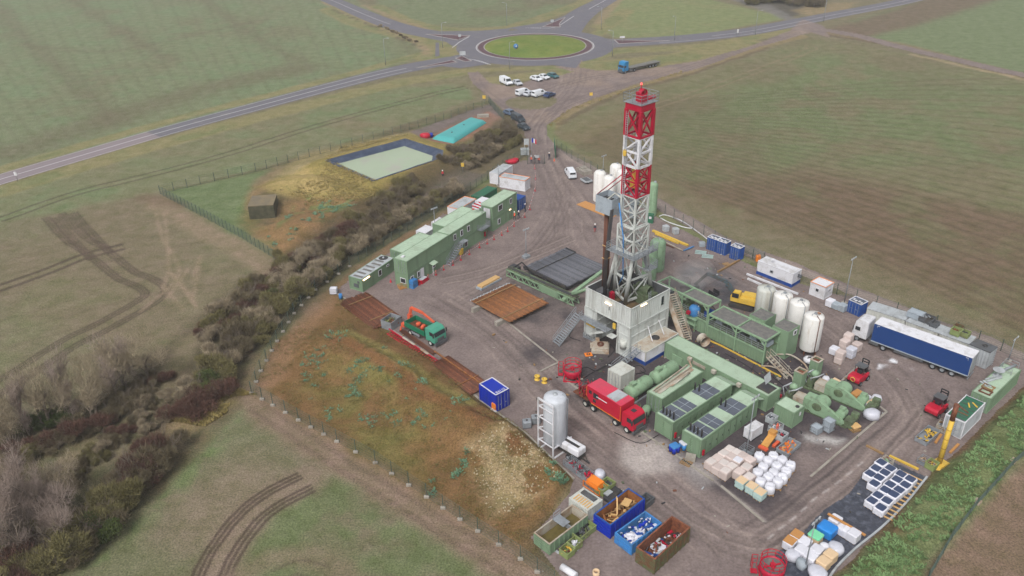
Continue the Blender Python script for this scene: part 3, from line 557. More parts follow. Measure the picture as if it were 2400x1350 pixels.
for pl in ([(998, 80.5), (1102, 84), (1074, 94.5)], [(975, 160), (1060, 141.5), (1070, 146.5)], [(1068, 137.5), (1083, 131.5), (1105, 143), (1090, 145)], [(1272, 63), (1325, 41), (1311, 56), (1313, 63.5)], [(1440, 94), (1450, 103), (1570, 96), (1500, 95)]):
    P = gp(pl); cc = P.mean(0); b_ = MB(); b_.add([(*p, .07) for p in P], [tuple(range(len(P)))]); tag(b_.build('traffic_island', redsurf), kind='structure')
    b_ = MB()
    for i in range(len(P)): b_.bar((*P[i], .09), (*P[(i + 1) % len(P)], .09), .35, .1)
    tag(b_.build('kerb', kerb), kind='structure')
b_ = MB(); b_.add([(*p, .03) for p in gp([(1021, 100), (1029, 100), (1030, 131), (1020, 133)])], [(3, 2, 1, 0)]); tag(b_.build('footpath', asph), kind='structure')
# --- pad joints and kerbs in the yard
kb = MB()
for pl in ([(788, 687), (1010, 835), (1128, 941), (1232, 1017), (1345, 1124)],):
    P = gp(pl)
    for i in range(len(P) - 1): kb.bar((*P[i], .1), (*P[i + 1], .1), .3, .14)
tag(kb.build('yard_kerb', M['concrete']), kind='structure')
ck = MB()
for a, b in (((1135, 713), (1309, 850)), ((1309, 850), (1265, 872)), ((1322, 890), (1672, 1128)), ((2078, 966), (2000, 1032)), ((1690, 1140), (1790, 1224)), ((1960, 905), (2026, 845)), ((2078, 966), (2050, 945)), ((2000, 1032), (1900, 1118))):
    A, B = G(*a), G(*b); ck.bar((*A, .08), (*B, .08), .28, .12)
tag(ck.build('slab_kerb', M['concrete']), kind='structure')
# ================================================================ BUILDERS
def cor(Fp, z, L, W, rot=VA):
    """centre of a box whose nearest top corner is seen at Fp on level z; L along rot, W to its left"""
    f = G(*Fp, z); e = Vector((math.cos(rot), math.sin(rot))); n = Vector((-e.y, e.x)); c = f + e * L / 2 + n * W / 2
    return c.x, c.y
def sxf(side, L, W):
    if side == 'f': return lambda s, z, o: (s, -W / 2 - o, z)
    if side == 'b': return lambda s, z, o: (-s, W / 2 + o, z)
    if side == 'l': return lambda s, z, o: (-L / 2 - o, -s, z)
    return lambda s, z, o: (L / 2 + o, s, z)
def spanel(mb, side, L, W, s, z, w, h, o0, o1, m=0):
    """block on a side wall: centre s along it, from z up h, from o0 to o1 out of the wall"""
    X_ = sxf(side, L, W); vs = [X_(s - w / 2, z, o0), X_(s + w / 2, z, o0), X_(s + w / 2, z + h, o0), X_(s - w / 2, z + h, o0), X_(s - w / 2, z, o1), X_(s + w / 2, z, o1), X_(s + w / 2, z + h, o1), X_(s - w / 2, z + h, o1)]
    mb.add(vs, [(4, 5, 6, 7), (0, 4, 7, 3), (5, 1, 2, 6), (3, 7, 6, 2), (0, 1, 5, 4), (3, 2, 1, 0)], m)
def window(t, side, L, W, s, z, w=.9, h=1.1, frame='white', panes=1):
    f = MB()
    for a, b, c, d in ((s, z, w, .09), (s, z + h - .09, w, .09), (s - w / 2 + .045, z + .09, .09, h - .18), (s + w / 2 - .045, z + .09, .09, h - .18)): spanel(f, side, L, W, a, b, c, d, -.02, .05)
    if panes == 2: spanel(f, side, L, W, s, z + .09, .08, h - .18, -.02, .045)
    fo = f.build('window', M[frame], t); p = MB(); spanel(p, side, L, W, s, z + .09, w - .18, h - .18, -.02, .015); p.build('pane', M['glass'], fo)
def doors(t, side, L, W, H, z0, m, bars='grey'):
    n = (W if side in 'lr' else L)
    for k in (-1, 1):
        d = MB(); s = k * (n / 4 - .03); spanel(d, side, L, W, s, z0 + .18, n / 2 - .16, H - .36, -.02, .02)
        for j in range(4): spanel(d, side, L, W, s, z0 + .3 + j * (H - .55) / 4, n / 2 - .3, (H - .6) / 5, .02, .045)
        do = d.build('door', m, t); b = MB(); X_ = sxf(side, L, W)
        for j in (-.22, .22): b.bar(X_(s + j * n / 2, z0 + .2, .07), X_(s + j * n / 2, z0 + H - .2, .07), .045)
        spanel(b, side, L, W, s - k * .15, z0 + 1.05, .3, .06, .05, .09); b.build('lock_bar', M[bars], do)
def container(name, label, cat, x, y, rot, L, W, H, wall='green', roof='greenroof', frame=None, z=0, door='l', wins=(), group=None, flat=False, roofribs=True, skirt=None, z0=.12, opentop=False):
    t = thing(name, label, cat, (x, y, z), rot, group); fr = M[frame or wall]; p = .16; h0, h1 = z0, H - .12
    w_ = MB()
    a = L / 2 - .05; b = W / 2 - .05; P = [(-a, -b), (a, -b), (a, b), (-a, b)]
    for i, sd in enumerate('frbl'):
        if flat: w_.quad((*P[i], h0), (*P[(i + 1) % 4], h0), (*P[(i + 1) % 4], h1), (*P[i], h1))
        else: w_.corr(P[i], P[(i + 1) % 4], h0, h1, .3, .045)
    if opentop: w_.quad((-a, -b, .2), (a, -b, .2), (a, b, .2), (-a, b, .2))
    w_.build('wall', M[wall], t)
    f = MB(); q = .14
    for sx in (-1, 1):
        for sy in (-1, 1):
            f.box(sx * (L / 2 - q / 2), sy * (W / 2 - q / 2), 0, q, q, H); f.box(sx * (L / 2 - .085), sy * (W / 2 - .085), H - .01, .18, .18, .04)
    for zz in (0.02, H - .14):
        for sy in (-1, 1): f.box(0, sy * (W / 2 - q / 2), zz, L - 2 * q, q - .02, .13)
        for sx in (-1, 1): f.box(sx * (L / 2 - q / 2), 0, zz, q - .02, W - 2 * q, .13)
    f.build('frame', fr, t)
    if not opentop:
        r = MB(); r.box(0, 0, H - .06, L - .3, W - .3, .05)
        if roofribs:
            n = int(L / .6)
            for i in range(n): r.box(-L / 2 + (i + .5) * L / n, 0, H - .01, .18, W - .42, .025)
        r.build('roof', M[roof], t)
    if door: doors(t, door, L, W, H, 0, M[wall])
    for wn in wins: window(t, wn[0], L, W, *wn[1:])
    if skirt:
        s_ = MB()
        for i, sd in enumerate('frbl'): spanel(s_, sd, L, W, 0, .02, (L if sd in 'fb' else W) + .02, .62, -.01, .03 if sd in 'fb' else .025)
        s_.build('skirt', M[skirt], t)
    return t
def skip(name, label, x, y, rot, L, W, H, wall, inner, cat='skip', z=0, ribs=True, rim=None, th_=.1, floor=.3):
    t = thing(name, label, cat, (x, y, z), rot); b = MB(); o = MB()
    for (cx, cy, lx, ly) in ((0, -W / 2 + th_ / 2, L, th_), (0, W / 2 - th_ / 2, L, th_), (-L / 2 + th_ / 2, 0, th_, W - 2 * th_), (L / 2 - th_ / 2, 0, th_, W - 2 * th_)): b.box(cx, cy, .1, lx, ly, H - .16)
    if ribs:
        n = max(3, int(L / .75))
        for i in range(n + 1):
            for sd in 'fb': spanel(b, sd, L, W, -L / 2 + .08 + i * (L - .16) / n, .12, .14, H - .25, 0, .07)
        for k in range(4):
            for sd in 'lr': spanel(b, sd, L, W, 0, .2 + k * (H - .4) / 4, W - .1, .1, 0, .05)
    b.build('wall', M[wall], t)
    for (cx, cy, lx, ly) in ((0, -W / 2 + th_ + .015, L - 2 * th_, .03), (0, W / 2 - th_ - .015, L - 2 * th_, .03), (-L / 2 + th_ + .015, 0, .03, W - 2 * th_ - .06), (L / 2 - th_ - .015, 0, .03, W - 2 * th_ - .06)): o.box(cx, cy, floor, lx, ly, H - floor - .04)
    o.box(0, 0, .12, L - .2, W - .2, floor - .12); o.build('lining', M[inner], t)
    r = MB()
    for sy in (-1, 1): r.box(0, sy * (W / 2 - th_ / 2), H - .06, L + .06, th_ + .06, .08)
    for sx in (-1, 1): r.box(sx * (L / 2 - th_ / 2), 0, H - .06, th_ + .06, W - th_ * 2 - .08, .08)
    r.build('rim', M[rim or inner], t); return t
def crate(name, label, x, y, rot, L, W, H, wall='grey', fill=None, z=0, cat='crate', cage=False, group=None):
    t = thing(name, label, cat, (x, y, z), rot, group); b = MB()
    if cage:
        for sx in (-1, 1):
            for sy in (-1, 1): b.bar((sx * L / 2, sy * W / 2, 0), (sx * L / 2, sy * W / 2, H), .06)
        for k in range(4):
            zz = .12 + k * (H - .15) / 3
            for s in (-1, 1): b.bar((-L / 2, s * W / 2, zz), (L / 2, s * W / 2, zz), .04); b.bar((s * L / 2, -W / 2, zz), (s * L / 2, W / 2, zz), .04)
        n = max(3, int(L / .3))
        for i in range(1, n):
            for s in (-1, 1): b.bar((-L / 2 + i * L / n, s * W / 2, .1), (-L / 2 + i * L / n, s * W / 2, H), .03)
        b.box(0, 0, .08, L, W, .06)
    else:
        for (cx, cy, lx, ly) in ((0, -W / 2, L, .05), (0, W / 2, L, .05), (-L / 2, 0, .05, W - .05), (L / 2, 0, .05, W - .05)): b.box(cx, cy, .1, lx, ly, H - .1)
        b.box(0, 0, .1, L - .05, W - .05, .08)
        for sx in (-1, 1):
            for sy in (-1, 1): b.box(sx * (L / 2 - .1), sy * (W / 2 - .1), 0, .16, .16, .1)
        for s in (-1, 1): b.box(0, s * W / 2, H, L + .1, .1, .05); b.box(s * L / 2, 0, H, .1, W - .1, .05)
    b.build('box', M[wall], t)
    if fill:
        f = MB(); rr = random.Random(int(x * 13 + y * 7))
        for i in range(int(8 + L * W * 6)):
            a = rr.uniform(0, 3.14); px_, py_ = rr.uniform(-.42, .42) * L, rr.uniform(-.42, .42) * W; l_ = rr.uniform(.15, .5) * min(L, W)
            f.bar((px_ - l_ * .4 * math.cos(a), py_ - l_ * .4 * math.sin(a), H * rr.uniform(.35, .8)), (px_ + l_ * .4 * math.cos(a), py_ + l_ * .4 * math.sin(a), H * rr.uniform(.45, .85)), rr.uniform(.06, .18), m=i % len(fill))
        f.build('contents', [M[k] for k in fill], t)
    return t
def rail(b, pts, h=1.05, m=0, n=3, closed=False, step=1.2, th_=.05):
    pts = [Vector(p) for p in pts]
    if closed: pts.append(pts[0])
    for i in range(len(pts) - 1):
        p, q = pts[i], pts[i + 1]
        for k in range(1, n): z = Vector((0, 0, h * k / (n - 1))); b.bar(p + z, q + z, th_, m=m)
        k = max(1, int((q - p).length / step))
        for j in range(k + 1): a = p.lerp(q, j / k); b.bar(a, a + Vector((0, 0, h)), th_, m=m)
def stairs(name, p, q, wd, parent=None, m='grey', label=None, cat=None, lower=True, hand=True):
    """flight from p (top) to q (foot)"""
    p, q = Vector(p), Vector(q); d = q - p; hd = Vector((d.x, d.y, 0)).normalized(); n = Vector((-hd.y, hd.x, 0)); b = MB(); k = max(4, int(abs(d.z) / .24))
    for s in (-1, 1):
        o = n * (s * wd / 2); b.bar(p + o, q + o, .07, .24)
        if hand:
            for hh in (.5, 1.0): b.bar(p + o + Vector((0, 0, hh)), q + o + Vector((0, 0, hh)), .05)
            for j in range(0, k + 1, 3): a = p.lerp(q, j / k) + o; b.bar(a, a + Vector((0, 0, 1)), .05)
    for j in range(k):
        a = p.lerp(q, (j + .5) / k); b.bar(a - n * wd / 2, a + n * wd / 2, .24, .05)
    o = b.build(name, M[m], parent)
    return tag(o, label, cat)
def wheel(parent, x, y, r, w, side, rim='grey', hub=True):
    """wheel with its axle along y"""
    t = MB(); s = 1 if side > 0 else -1; y0, y1 = y - w / 2, y + w / 2
    t.lathe(x, r, [(r * .55, y0), (r * .92, y0), (r, y0 + w * .2), (r, y1 - w * .2), (r * .92, y1), (r * .55, y1)], 16, axis='y', smooth=False)
    wo = t.build('wheel', M['black'], parent); h = MB(); yy = y1 if s > 0 else y0
    h.lathe(x, r, [(r * .56, y0 + .01), (r * .56, y1 - .01)], 12, axis='y'); h.lathe(x, r, [(0.001, yy - s * .05), (r * .3, yy - s * .06), (r * .56, yy - s * .01)] if s < 0 else [(r * .56, yy - .01), (r * .3, yy - .06), (.001, yy - .05)], 12, axis='y')
    h.build('rim', M[rim], wo); return wo
def light_mast(x, y, h, label, base='box', heads=4, group=None, z=0):
    t = thing('light_mast', label, 'light mast', (x, y, z), VA, group); b = MB(); b.tube([(0, 0, .3), (0, 0, h * .5), (0, 0, h)], [.09, .07, .045], 6); b.build('pole', M['grey'], t)
    if base == 'box':
        b = MB(); b.box(0, 0, 0, 1.3, 1.0, .5); b.box(0, 0, .5, .5, .5, .3); b.build('base', M['grey'], t)
    elif base == 'foot': b = MB(); b.box(0, 0, 0, .8, .8, .3); b.build('base', M['concrete'], t)
    b = MB(); b.bar((-.7, 0, h), (.7, 0, h), .07)
    b.build('crossbar', M['grey'], t)
    for k in range(heads):
        b = MB(); x_ = -.6 + k * 1.2 / max(1, heads - 1) if heads > 1 else 0; b.box(x_, -.12, h + .04, .3, .12, .26); b.build('lamp', M['whitegrey'], t)
    return t
# ---- people
def person(x, y, rot, label, top='hivis', legs='navy', walk=.25, z=0, arms=.12):
    t = thing('person', label, 'person', (x, y, z), rot); w_ = walk
    V = [(0, 0, .95), (0, 0, 1.15), (0, 0, 1.38), (0, 0, 1.5), (0, 0, 1.6), (0, .02, 1.72),
         (.1, 0, .9), (.11, w_ * .5, .5), (.11, w_ * .25, .08), (.11, w_ * .25 + .16, .04), (-.1, 0, .9), (-.11, -w_ * .3, .5), (-.11, -w_ * .9, .1), (-.11, -w_ * .9 + .15, .04),
         (.19, 0, 1.4), (.24, -arms, 1.13), (.25, arms * .6, .9), (.25, arms * .8, .8), (-.19, 0, 1.4), (-.24, arms, 1.13), (-.25, arms * 1.8, .92), (-.25, arms * 2.1, .83)]
    E_ = [(0, 1), (1, 2), (2, 3), (3, 4), (4, 5), (0, 6), (6, 7), (7, 8), (8, 9), (0, 10), (10, 11), (11, 12), (12, 13), (2, 14), (14, 15), (15, 16), (16, 17), (2, 18), (18, 19), (19, 20), (20, 21)]
    rad = [.15, .14, .17, .06, .09, .085, .1, .07, .05, .045, .1, .07, .05, .045, .065, .05, .04, .035, .065, .05, .04, .035]
    me = bpy.data.meshes.new('body'); me.from_pydata(V, E_, []); o = bpy.data.objects.new('body', me); S.collection.objects.link(o); o.parent = t
    bp_ = mat('person_' + top + legs, '#888888')
    if not bp_.get('done'):
        nt_ = bp_.node_tree; bs = [n for n in nt_.nodes if n.type == 'BSDF_PRINCIPLED'][0]; tc = nt_.nodes.new('ShaderNodeTexCoord'); sx = nt_.nodes.new('ShaderNodeSeparateXYZ'); rp = nt_.nodes.new('ShaderNodeValToRGB')
        nt_.links.new(tc.outputs['Object'], sx.inputs[0]); mp_ = nt_.nodes.new('ShaderNodeMath'); mp_.operation = 'DIVIDE'; mp_.inputs[1].default_value = 2.0; nt_.links.new(sx.outputs[2], mp_.inputs[0]); nt_.links.new(mp_.outputs[0], rp.inputs[0])
        rp.color_ramp.interpolation = 'CONSTANT'; e = rp.color_ramp.elements; e[0].color = (.02, .02, .02, 1); e[1].position = .05; e[1].color = (*lin({'navy': '#2A3044', 'red': '#A03038'}[legs]), 1)
        x_ = e.new(.47); x_.color = (*lin({'hivis': '#F2603A', 'navy': '#252A3A', 'red': '#B02A38', 'blue': '#2C4A90'}[top]), 1); x_ = e.new(.745); x_.color = (*lin('#C09078'), 1)
        nt_.links.new(rp.outputs[0], bs.inputs['Base Color']); bp_['done'] = 1
    me.materials.append(bp_); md = o.modifiers.new('Skin', 'SKIN'); md.use_smooth_shade = True
    for i, r_ in enumerate(rad): me.skin_vertices[0].data[i].radius = (r_, r_ * .8) if me.skin_vertices else (r_, r_)
    me.skin_vertices[0].data[0].use_root = True
    o.modifiers.new('Sub', 'SUBSURF').levels = 1; o.modifiers['Sub'].render_levels = 1
    h = MB(); h.lathe(0, .02, [(.15, 1.72), (.135, 1.76), (.12, 1.82), (.07, 1.87), (.001, 1.885)], 10); h.build('helmet', M['helmet'], t); return t
def heap(parent, name, L, W, z, n, mats, seed, big=.8, hmin=0, hmax=.6, z_in=0):
    rr = random.Random(seed); b = MB()
    for i in range(n):
        x_, y_ = rr.uniform(-.46, .46) * L, rr.uniform(-.44, .44) * W; a = rr.uniform(0, 6.28); l_ = rr.uniform(.2, big)
        dx, dy = math.cos(a) * l_ / 2, math.sin(a) * l_ / 2; mx_ = lambda v, m_: max(-m_, min(m_, v)); zz = z + rr.uniform(hmin, hmax)
        b.bar((mx_(x_ - dx, L * .47), mx_(y_ - dy, W * .46), zz), (mx_(x_ + dx, L * .47), mx_(y_ + dy, W * .46), zz + rr.uniform(-.2, .25)), rr.uniform(.06, .3), rr.uniform(.04, .2), m=i % len(mats))
    return b.build(name, [M[k] for k in mats], parent)
def blob(b, x, y, z, rx, ry, rz, m=0, n=10, seed=0, flat=.25, amp=.12):
    """lumpy sack"""
    rr = random.Random(seed); vs = []; fs = []; K = 6
    ph = [rr.uniform(0, 6.28) for _ in range(4)]
    for i in range(K + 1):
        t = i / K * math.pi; c = math.cos(t); zz = (1 if c > 0 else -1) * abs(c) ** (1 - flat * 1.6) ; s_ = math.sin(t) ** .6 if 0 < i < K else 0.02
        for k in range(n):
            a = 2 * math.pi * k / n; q = 1 + amp * math.sin(2 * a + ph[0] + t) + amp * .7 * math.sin(5 * a + ph[1] - 2 * t)
            vs.append((x + rx * s_ * q * math.cos(a), y + ry * s_ * q * math.sin(a), z + rz * (1 + zz)))
    for i in range(K):
        for k in range(n): fs.append((i * n + (k + 1) % n, i * n + k, (i + 1) * n + k, (i + 1) * n + (k + 1) % n))
    b.add(vs, fs, m, True)
def rbox(b, cx, cy, z, lx, ly, h, r=.12, m=0, rot=0):
    """soft edged block"""
    c, s_ = math.cos(rot), math.sin(rot); vs = []; lev = [(0, 0), (r * .6, -r * .3), (r * .6, 0)] ; rings = [(z, 1 - r * .6), (z + r * .5, 1), (z + h - r * .8, 1), (z + h - r * .15, 1 - r * 1.1), (z + h, 1 - r * 2.6)]
    for zz, k in rings:
        for x_, y_ in ((-1, -.8), (-.8, -1), (.8, -1), (1, -.8), (1, .8), (.8, 1), (-.8, 1), (-1, .8)):
            px_, py_ = x_ * lx / 2 * k, y_ * ly / 2 * k; vs.append((cx + px_ * c - py_ * s_, cy + px_ * s_ + py_ * c, zz))
    fs = [tuple(range(7, -1, -1)), tuple(range(32, 40))]
    for i in range(4):
        for k in range(8): fs.append((i * 8 + k, i * 8 + (k + 1) % 8, (i + 1) * 8 + (k + 1) % 8, (i + 1) * 8 + k))
    b.add(vs, fs, m, False)
# ================================================================ OFFICES AND CONTAINERS (left)
OA = R(57)
def boxat(Fp, z, L, W, rot, H, **k): x, y = cor(Fp, z, L, W, rot); return x, y, rot, L, W, H
def cont(name, label, cat, Fp, z, L, W, rot, H=None, **k):
    x, y = cor(Fp, z, L, W, rot); return container(name, label, cat, x, y, rot, L, W, H or z, **k)
sc = cont('office_container', 'single storey green site cabin with streaked roof at the near end of the offices', 'cabin', (847.8, 655.6), 2.5, 9.2, 2.9, R(60), wins=(('f', .3, .95, .9, 1.15), ('f', 2.6, 1.7, .7, .4)), door=None, roof='whitegrey')
b = MB()
for i in range(6): b.box(-3.9 + i * 1.25, (-.15, .2)[i % 2], 2.52, .5, 1.9, .02)
b.build('roof_stain', M['roofpanel'], sc); b = MB(); b.disc(3.6, .2, 2.535, .85, 16); b.build('roof_stain', M['dark'], sc); b = MB(); b.lathe(3.6, .2, [(.16, 2.53), (.16, 2.75), (.02, 2.78)], 10); b.build('roof_vent', M['whitegrey'], sc)
b = MB(); spanel(b, 'f', 9.2, 2.9, -2.2, .2, .85, 1.95, 0, .03); b.build('door', M['green'], sc); b = MB(); spanel(b, 'f', 9.2, 2.9, -3.5, 2.2, 1.7, .12, .02, .2); b.build('lamp', M['lampon'], sc)
b = MB(); spanel(b, 'l', 9.2, 2.9, .1, .7, 1.0, .7, 0, .05); spanel(b, 'l', 9.2, 2.9, .6, 1.6, .35, .4, 0, .05); b.build('vent_panel', M['greydk'], sc)
# two storey block: modules stacked
HU = 2.6
x1, y1 = cor((952.8, 614), 5.2, 12.15, 2.9, OA)
U1 = container('office_container', 'upper green office module with blank lower wall, over the doors with the blue crates beside', 'cabin', x1, y1, OA, 12.15, 2.9, HU, z=2.62, door='l', group='stacked office modules')
L1 = container('office_container', 'ground floor green office module with white windows beside the blue crates', 'cabin', x1, y1, OA, 12.15, 2.9, 2.6, door=None, wins=(('f', -5.0, .9, .85, 1.1), ('f', -3.2, .9, .75, 1.2), ('f', 1.1, .9, .75, 1.1), ('l', .3, .8, 1.2, 1.0)), group='stacked office modules')
b = MB(); spanel(b, 'f', 12.15, 2.9, -2.2, .25, .9, 2.0, 0, .04); b.build('door', M['white'], L1); b = MB(); spanel(b, 'f', 12.15, 2.9, -.7, .25, .9, 2.0, 0, .04); b.build('door', M['green'], L1)
b = MB(); b.add([(-.2, -1.45, 2.35), (1.3, -1.45, 2.35), (1.3, -2.35, 2.1), (-.2, -2.35, 2.1), (-.2, -1.45, 2.29), (1.3, -1.45, 2.29), (1.3, -2.35, 2.04), (-.2, -2.35, 2.04)], [(0, 3, 2, 1), (4, 5, 6, 7), (3, 7, 6, 2), (0, 4, 7, 3), (1, 2, 6, 5)]); b.build('canopy', M['greenroof'], L1)
b = MB(); b.bar((-.1, -2.2, 0), (-.1, -2.2, 2.05), .07); b.build('canopy_post', M['white'], L1)
b = MB(); b.box(-5.0, .2, HU + .03, .6, .5, .2); b.build('roof_box', M['white'], U1)
e_ = Vector((math.cos(OA), math.sin(OA)))
x2, y2 = x1 + e_.x * 12.05, y1 + e_.y * 12.05
U2 = container('office_container', 'upper green office module with three white windows and a grey balcony', 'cabin', x2, y2, OA, 11.8, 2.9, HU, z=2.62, door=None, wins=(('f', -4.3, .9, .8, 1.15), ('f', -2.2, .9, .8, 1.15), ('f', 0.0, .9, .8, 1.15)), group='stacked office modules')
L2 = container('office_container', 'ground floor green office module behind the yellow bin and under the outside stair', 'cabin', x2, y2, OA, 11.8, 2.9, 2.6, door=None, wins=(('f', -2.6, .8, .8, 1.15), ('f', -1.0, .8, .9, 1.2)), group='stacked office modules')
b = MB(); spanel(b, 'f', 11.8, 2.9, -5.3, .2, .9, 2.0, 0, .04); b.build('door', M['green'], U2)
b = MB(); b.box(4.2, -2.0, 0, 2.9, 1.05, .08); rail(b, [(2.75, -1.5, .08), (2.75, -2.5, .08), (5.65, -2.5, .08), (5.65, -1.5, .08)], 1.0, n=5); b.build('balcony', M['grey'], U2)
b = MB(); b.box(5.0, -1.62, .5, .3, .25, .9); b.build('fire_extinguisher_box', M['red'], L2)
bl = (x2 - e_.x * 3.2, y2 - e_.y * 3.2); nf = Vector((e_.y, -e_.x))
tp = Vector((bl[0], bl[1], 2.62)) + Vector((nf.x, nf.y, 0)) * 2.0; ft = tp - Vector((e_.x, e_.y, 0)) * 4.6 + Vector((nf.x, nf.y, 0)) * .2; ft.z = .05
st = stairs('outside_stair', tp, ft, 1.0, label='grey steel outside stair climbing the front of the green offices', cat='stair')
b = MB(); a = tp; b.bar(a + Vector((nf.x, nf.y, 0)) * -.0, a + Vector((e_.x, e_.y, 0)) * 1.6, 1.1, .08); lo = b.build('landing', M['grey'], st)
x3, y3 = cor((1153.5, 486.9), 5.1, 8.9, 3.1, OA)
U3 = container('office_container', 'upper module of the far green office tower with a double window', 'cabin', x3, y3, OA, 8.9, 3.1, 2.55, z=2.57, door=None, wins=(('f', -1.6, .9, 1.5, 1.2), ('f', 2.2, .9, .75, 1.15)), group='stacked office modules')
L3 = container('office_container', 'lower module of the far green office tower beside the blue cabin', 'cabin', x3, y3, OA, 8.9, 3.1, 2.55, door=None, wins=(('f', -2.2, .8, .9, 1.15),), group='stacked office modules')
b = MB(); spanel(b, 'f', 8.9, 3.1, 1.8, .15, .9, 2.0, 0, .04); b.build('door', M['green'], L3); b = MB(); spanel(b, 'f', 8.9, 3.1, 1.8, 2.3, .6, .1, .02, .12); b.build('lamp', M['lampon'], L3)
b = MB(); spanel(b, 'l', 8.9, 3.1, .3, .15, 1.5, 2.0, .0, .05); b.build('door', M['white'], U3)
n_ = Vector((-e_.y, e_.x)); xb, yb = x2 + n_.x * 3.0 + e_.x * 1.5, y2 + n_.y * 3.0 + e_.y * 1.5
container('office_container', 'upper green module in the row behind the long offices', 'cabin', xb, yb, OA, 9.5, 2.9, 2.5, z=2.52, door=None, group='modules behind the offices')
container('office_container', 'lower green module in the row behind the long offices', 'cabin', xb, yb, OA, 9.5, 2.9, 2.5, door=None, group='modules behind the offices')
cont('storage_container', 'plain green container behind the left end of the two storey offices', 'container', (943.3, 593), 2.6, 8.5, 3.0, R(56), door='l')
cont('white_unit', 'small plain white unit just behind the long green roof', 'cabin', (998, 546.7), 2.6, 3.0, 2.4, OA, wall='white', roof='white', door=None, flat=True, roofribs=False)
cont('white_unit', 'tall white switch cabinet with two dark vents behind the offices', 'cabin', (1025, 524), 2.8, 2.6, 1.5, OA, wall='white', roof='white', door=None, flat=True, wins=(('f', -.6, 1.2, .6, .6, 'grey'), ('f', .6, 1.2, .6, .6, 'grey')), roofribs=False)
c = cont('white_container', 'white cabin with orange roof trim between the offices and the dark green container', 'cabin', (1075.6, 491), 2.6, 6.1, 2.9, OA, wall='white', roof='whitegrey', frame='white', door=None, flat=True)
def trim(c, L, W, H, m='orange'):
    b = MB()
    for s_ in (-1, 1): b.box(0, s_ * (W / 2), H - .02, L, .08, .07); b.box(s_ * L / 2, 0, H - .02, .08, W - .1, .07)
    b.build('trim', M[m], c)
trim(c, 6.1, 2.9, 2.62)
cont('storage_container', 'dark green container behind the far end of the offices', 'container', (1126.7, 463.3), 2.6, 6.1, 2.44, OA, wall='greendk', roof='greendk', door='l')
cont('white_unit', 'white roofed unit wedged between the dark green container and the office tower', 'cabin', (1136, 476), 3.2, 2.6, 2.4, OA, H=3.2, wall='white', roof='white', door=None, flat=True, roofribs=False)
cont('blue_cabin', 'blue cabin beyond the far end of the green offices, worker at its door', 'cabin', (1214, 470), 2.6, 3.0, 2.4, OA, wall='bluec', roof='bluec', door='f')
c = cont('white_container', 'white cabin with grey roof lying back from the yard near the gate', 'cabin', (1169.3, 408), 2.6, 6.1, 2.44, R(60), wall='white', roof='whitegrey', door=None, flat=True)
c = cont('white_container', 'white cabin with orange trim standing across the yard edge near the gate', 'cabin', (1230.5, 424.5), 2.5, 2.5, 6.3, R(62), wall='white', roof='whitegrey', door=None, flat=True, roofribs=False)
trim(c, 2.5, 6.3, 2.52)
# ================================================================ RIGHT SIDE CONTAINERS
c = cont('lab_container', 'long white cabin with a blue skirt beside the right hand fence', 'cabin', (1859.8, 642.8), 2.6, 2.6, 6.9, VA, wall='white', roof='white', door=None, flat=True, skirt='blueskirt', wins=(('l', -.6, 1.3, .6, .5, 'grey'),), roofribs=False)
b = MB(); b.bar((-.2, 1.3, 2.6), (-.2, 1.3, 3.2), .05); b.box(-.2, 1.3, 3.2, .7, .5, .06); b.build('roof_aerial', M['white'], c)
b = MB(); spanel(b, 'f', 2.6, 6.9, .4, 1.5, .35, .5, 0, .6); b.build('exhaust', M['greydk'], c)
c = cont('white_cabin', 'square white cabin with orange roof trim and small windows by the light mast', 'cabin', (1935.6, 674), 2.4, 2.5, 2.75, R(40), wall='white', roof='white', door=None, flat=True, roofribs=False, wins=(('l', 0, 1.0, .7, .7, 'white'), ('f', .1, 1.0, .8, .7, 'white', 2)))
trim(c, 2.5, 2.75, 2.4)
def cargo(label, Fp, z, L, W, rot, H, open_=True):
    t = cont('cargo_unit', label, 'cargo unit', Fp, z, L, W, rot, H, wall='bluec', roof='mesh', frame='bluec', door='l', roofribs=False)
    b = MB()
    for s_ in (-1, 1): b.box(0, s_ * (W / 2 - .03), H + .01, L, .14, .06); b.box(s_ * (L / 2 - .03), 0, H + .01, .14, W - .2, .06)
    b.build('top_rail', M['white'], t)
    b = MB()
    for i in range(4): b.box(-.3 + .25 * (i % 2), -W / 2 + .4 + i * (W - .8) / 3, H + .0, .5, .28, .03)
    b.build('roof_marking', M['white'], t); return t
for i, (Fp, lab) in enumerate((((1679.4, 563), 'blue cargo unit with white top rails, left of the three by the fence'), ((1702.2, 571.2), 'blue cargo unit with white top rails, middle of the three by the fence'), ((1734.3, 583.7), 'blue cargo unit with white top rails, right of the three by the fence'))):
    cargo(lab, Fp, 2.5, 1.6, 1.95, R(43), 2.5)
cargo('blue cargo unit with white rails beside the white truck cab', (2018.7, 715.6), 2.2, 1.9, 2.2, R(36), 2.2)
c = cont('store_container', 'green forty foot container with scrap lying on its roof at the right edge', 'container', (2323.3, 935.6), 2.5, 9.8, 2.44, R(40.5), door='l')
b = MB(); b.lathe(1.0, .4, [(.75, .95), (.75, 1.0)], 18); b.disc(1.0, .4, 1.0, .75, 18); b.disc(1, .4, .95, .75, 18, down=True); b.lathe(1.0, .4, [(.2, .05), (.2, .95)], 10); b.lathe(1.0, .4, [(.6, 0), (.6, .05)], 16); b.disc(1, .4, .05, .6, 16)
o = b.build('cable_drum', M['whitegrey'], loc=c.location + Vector((0, 0, 2.55)), rot=R(40.5)); tag(o, 'pale empty cable drum standing on the green container roof', 'cable drum')
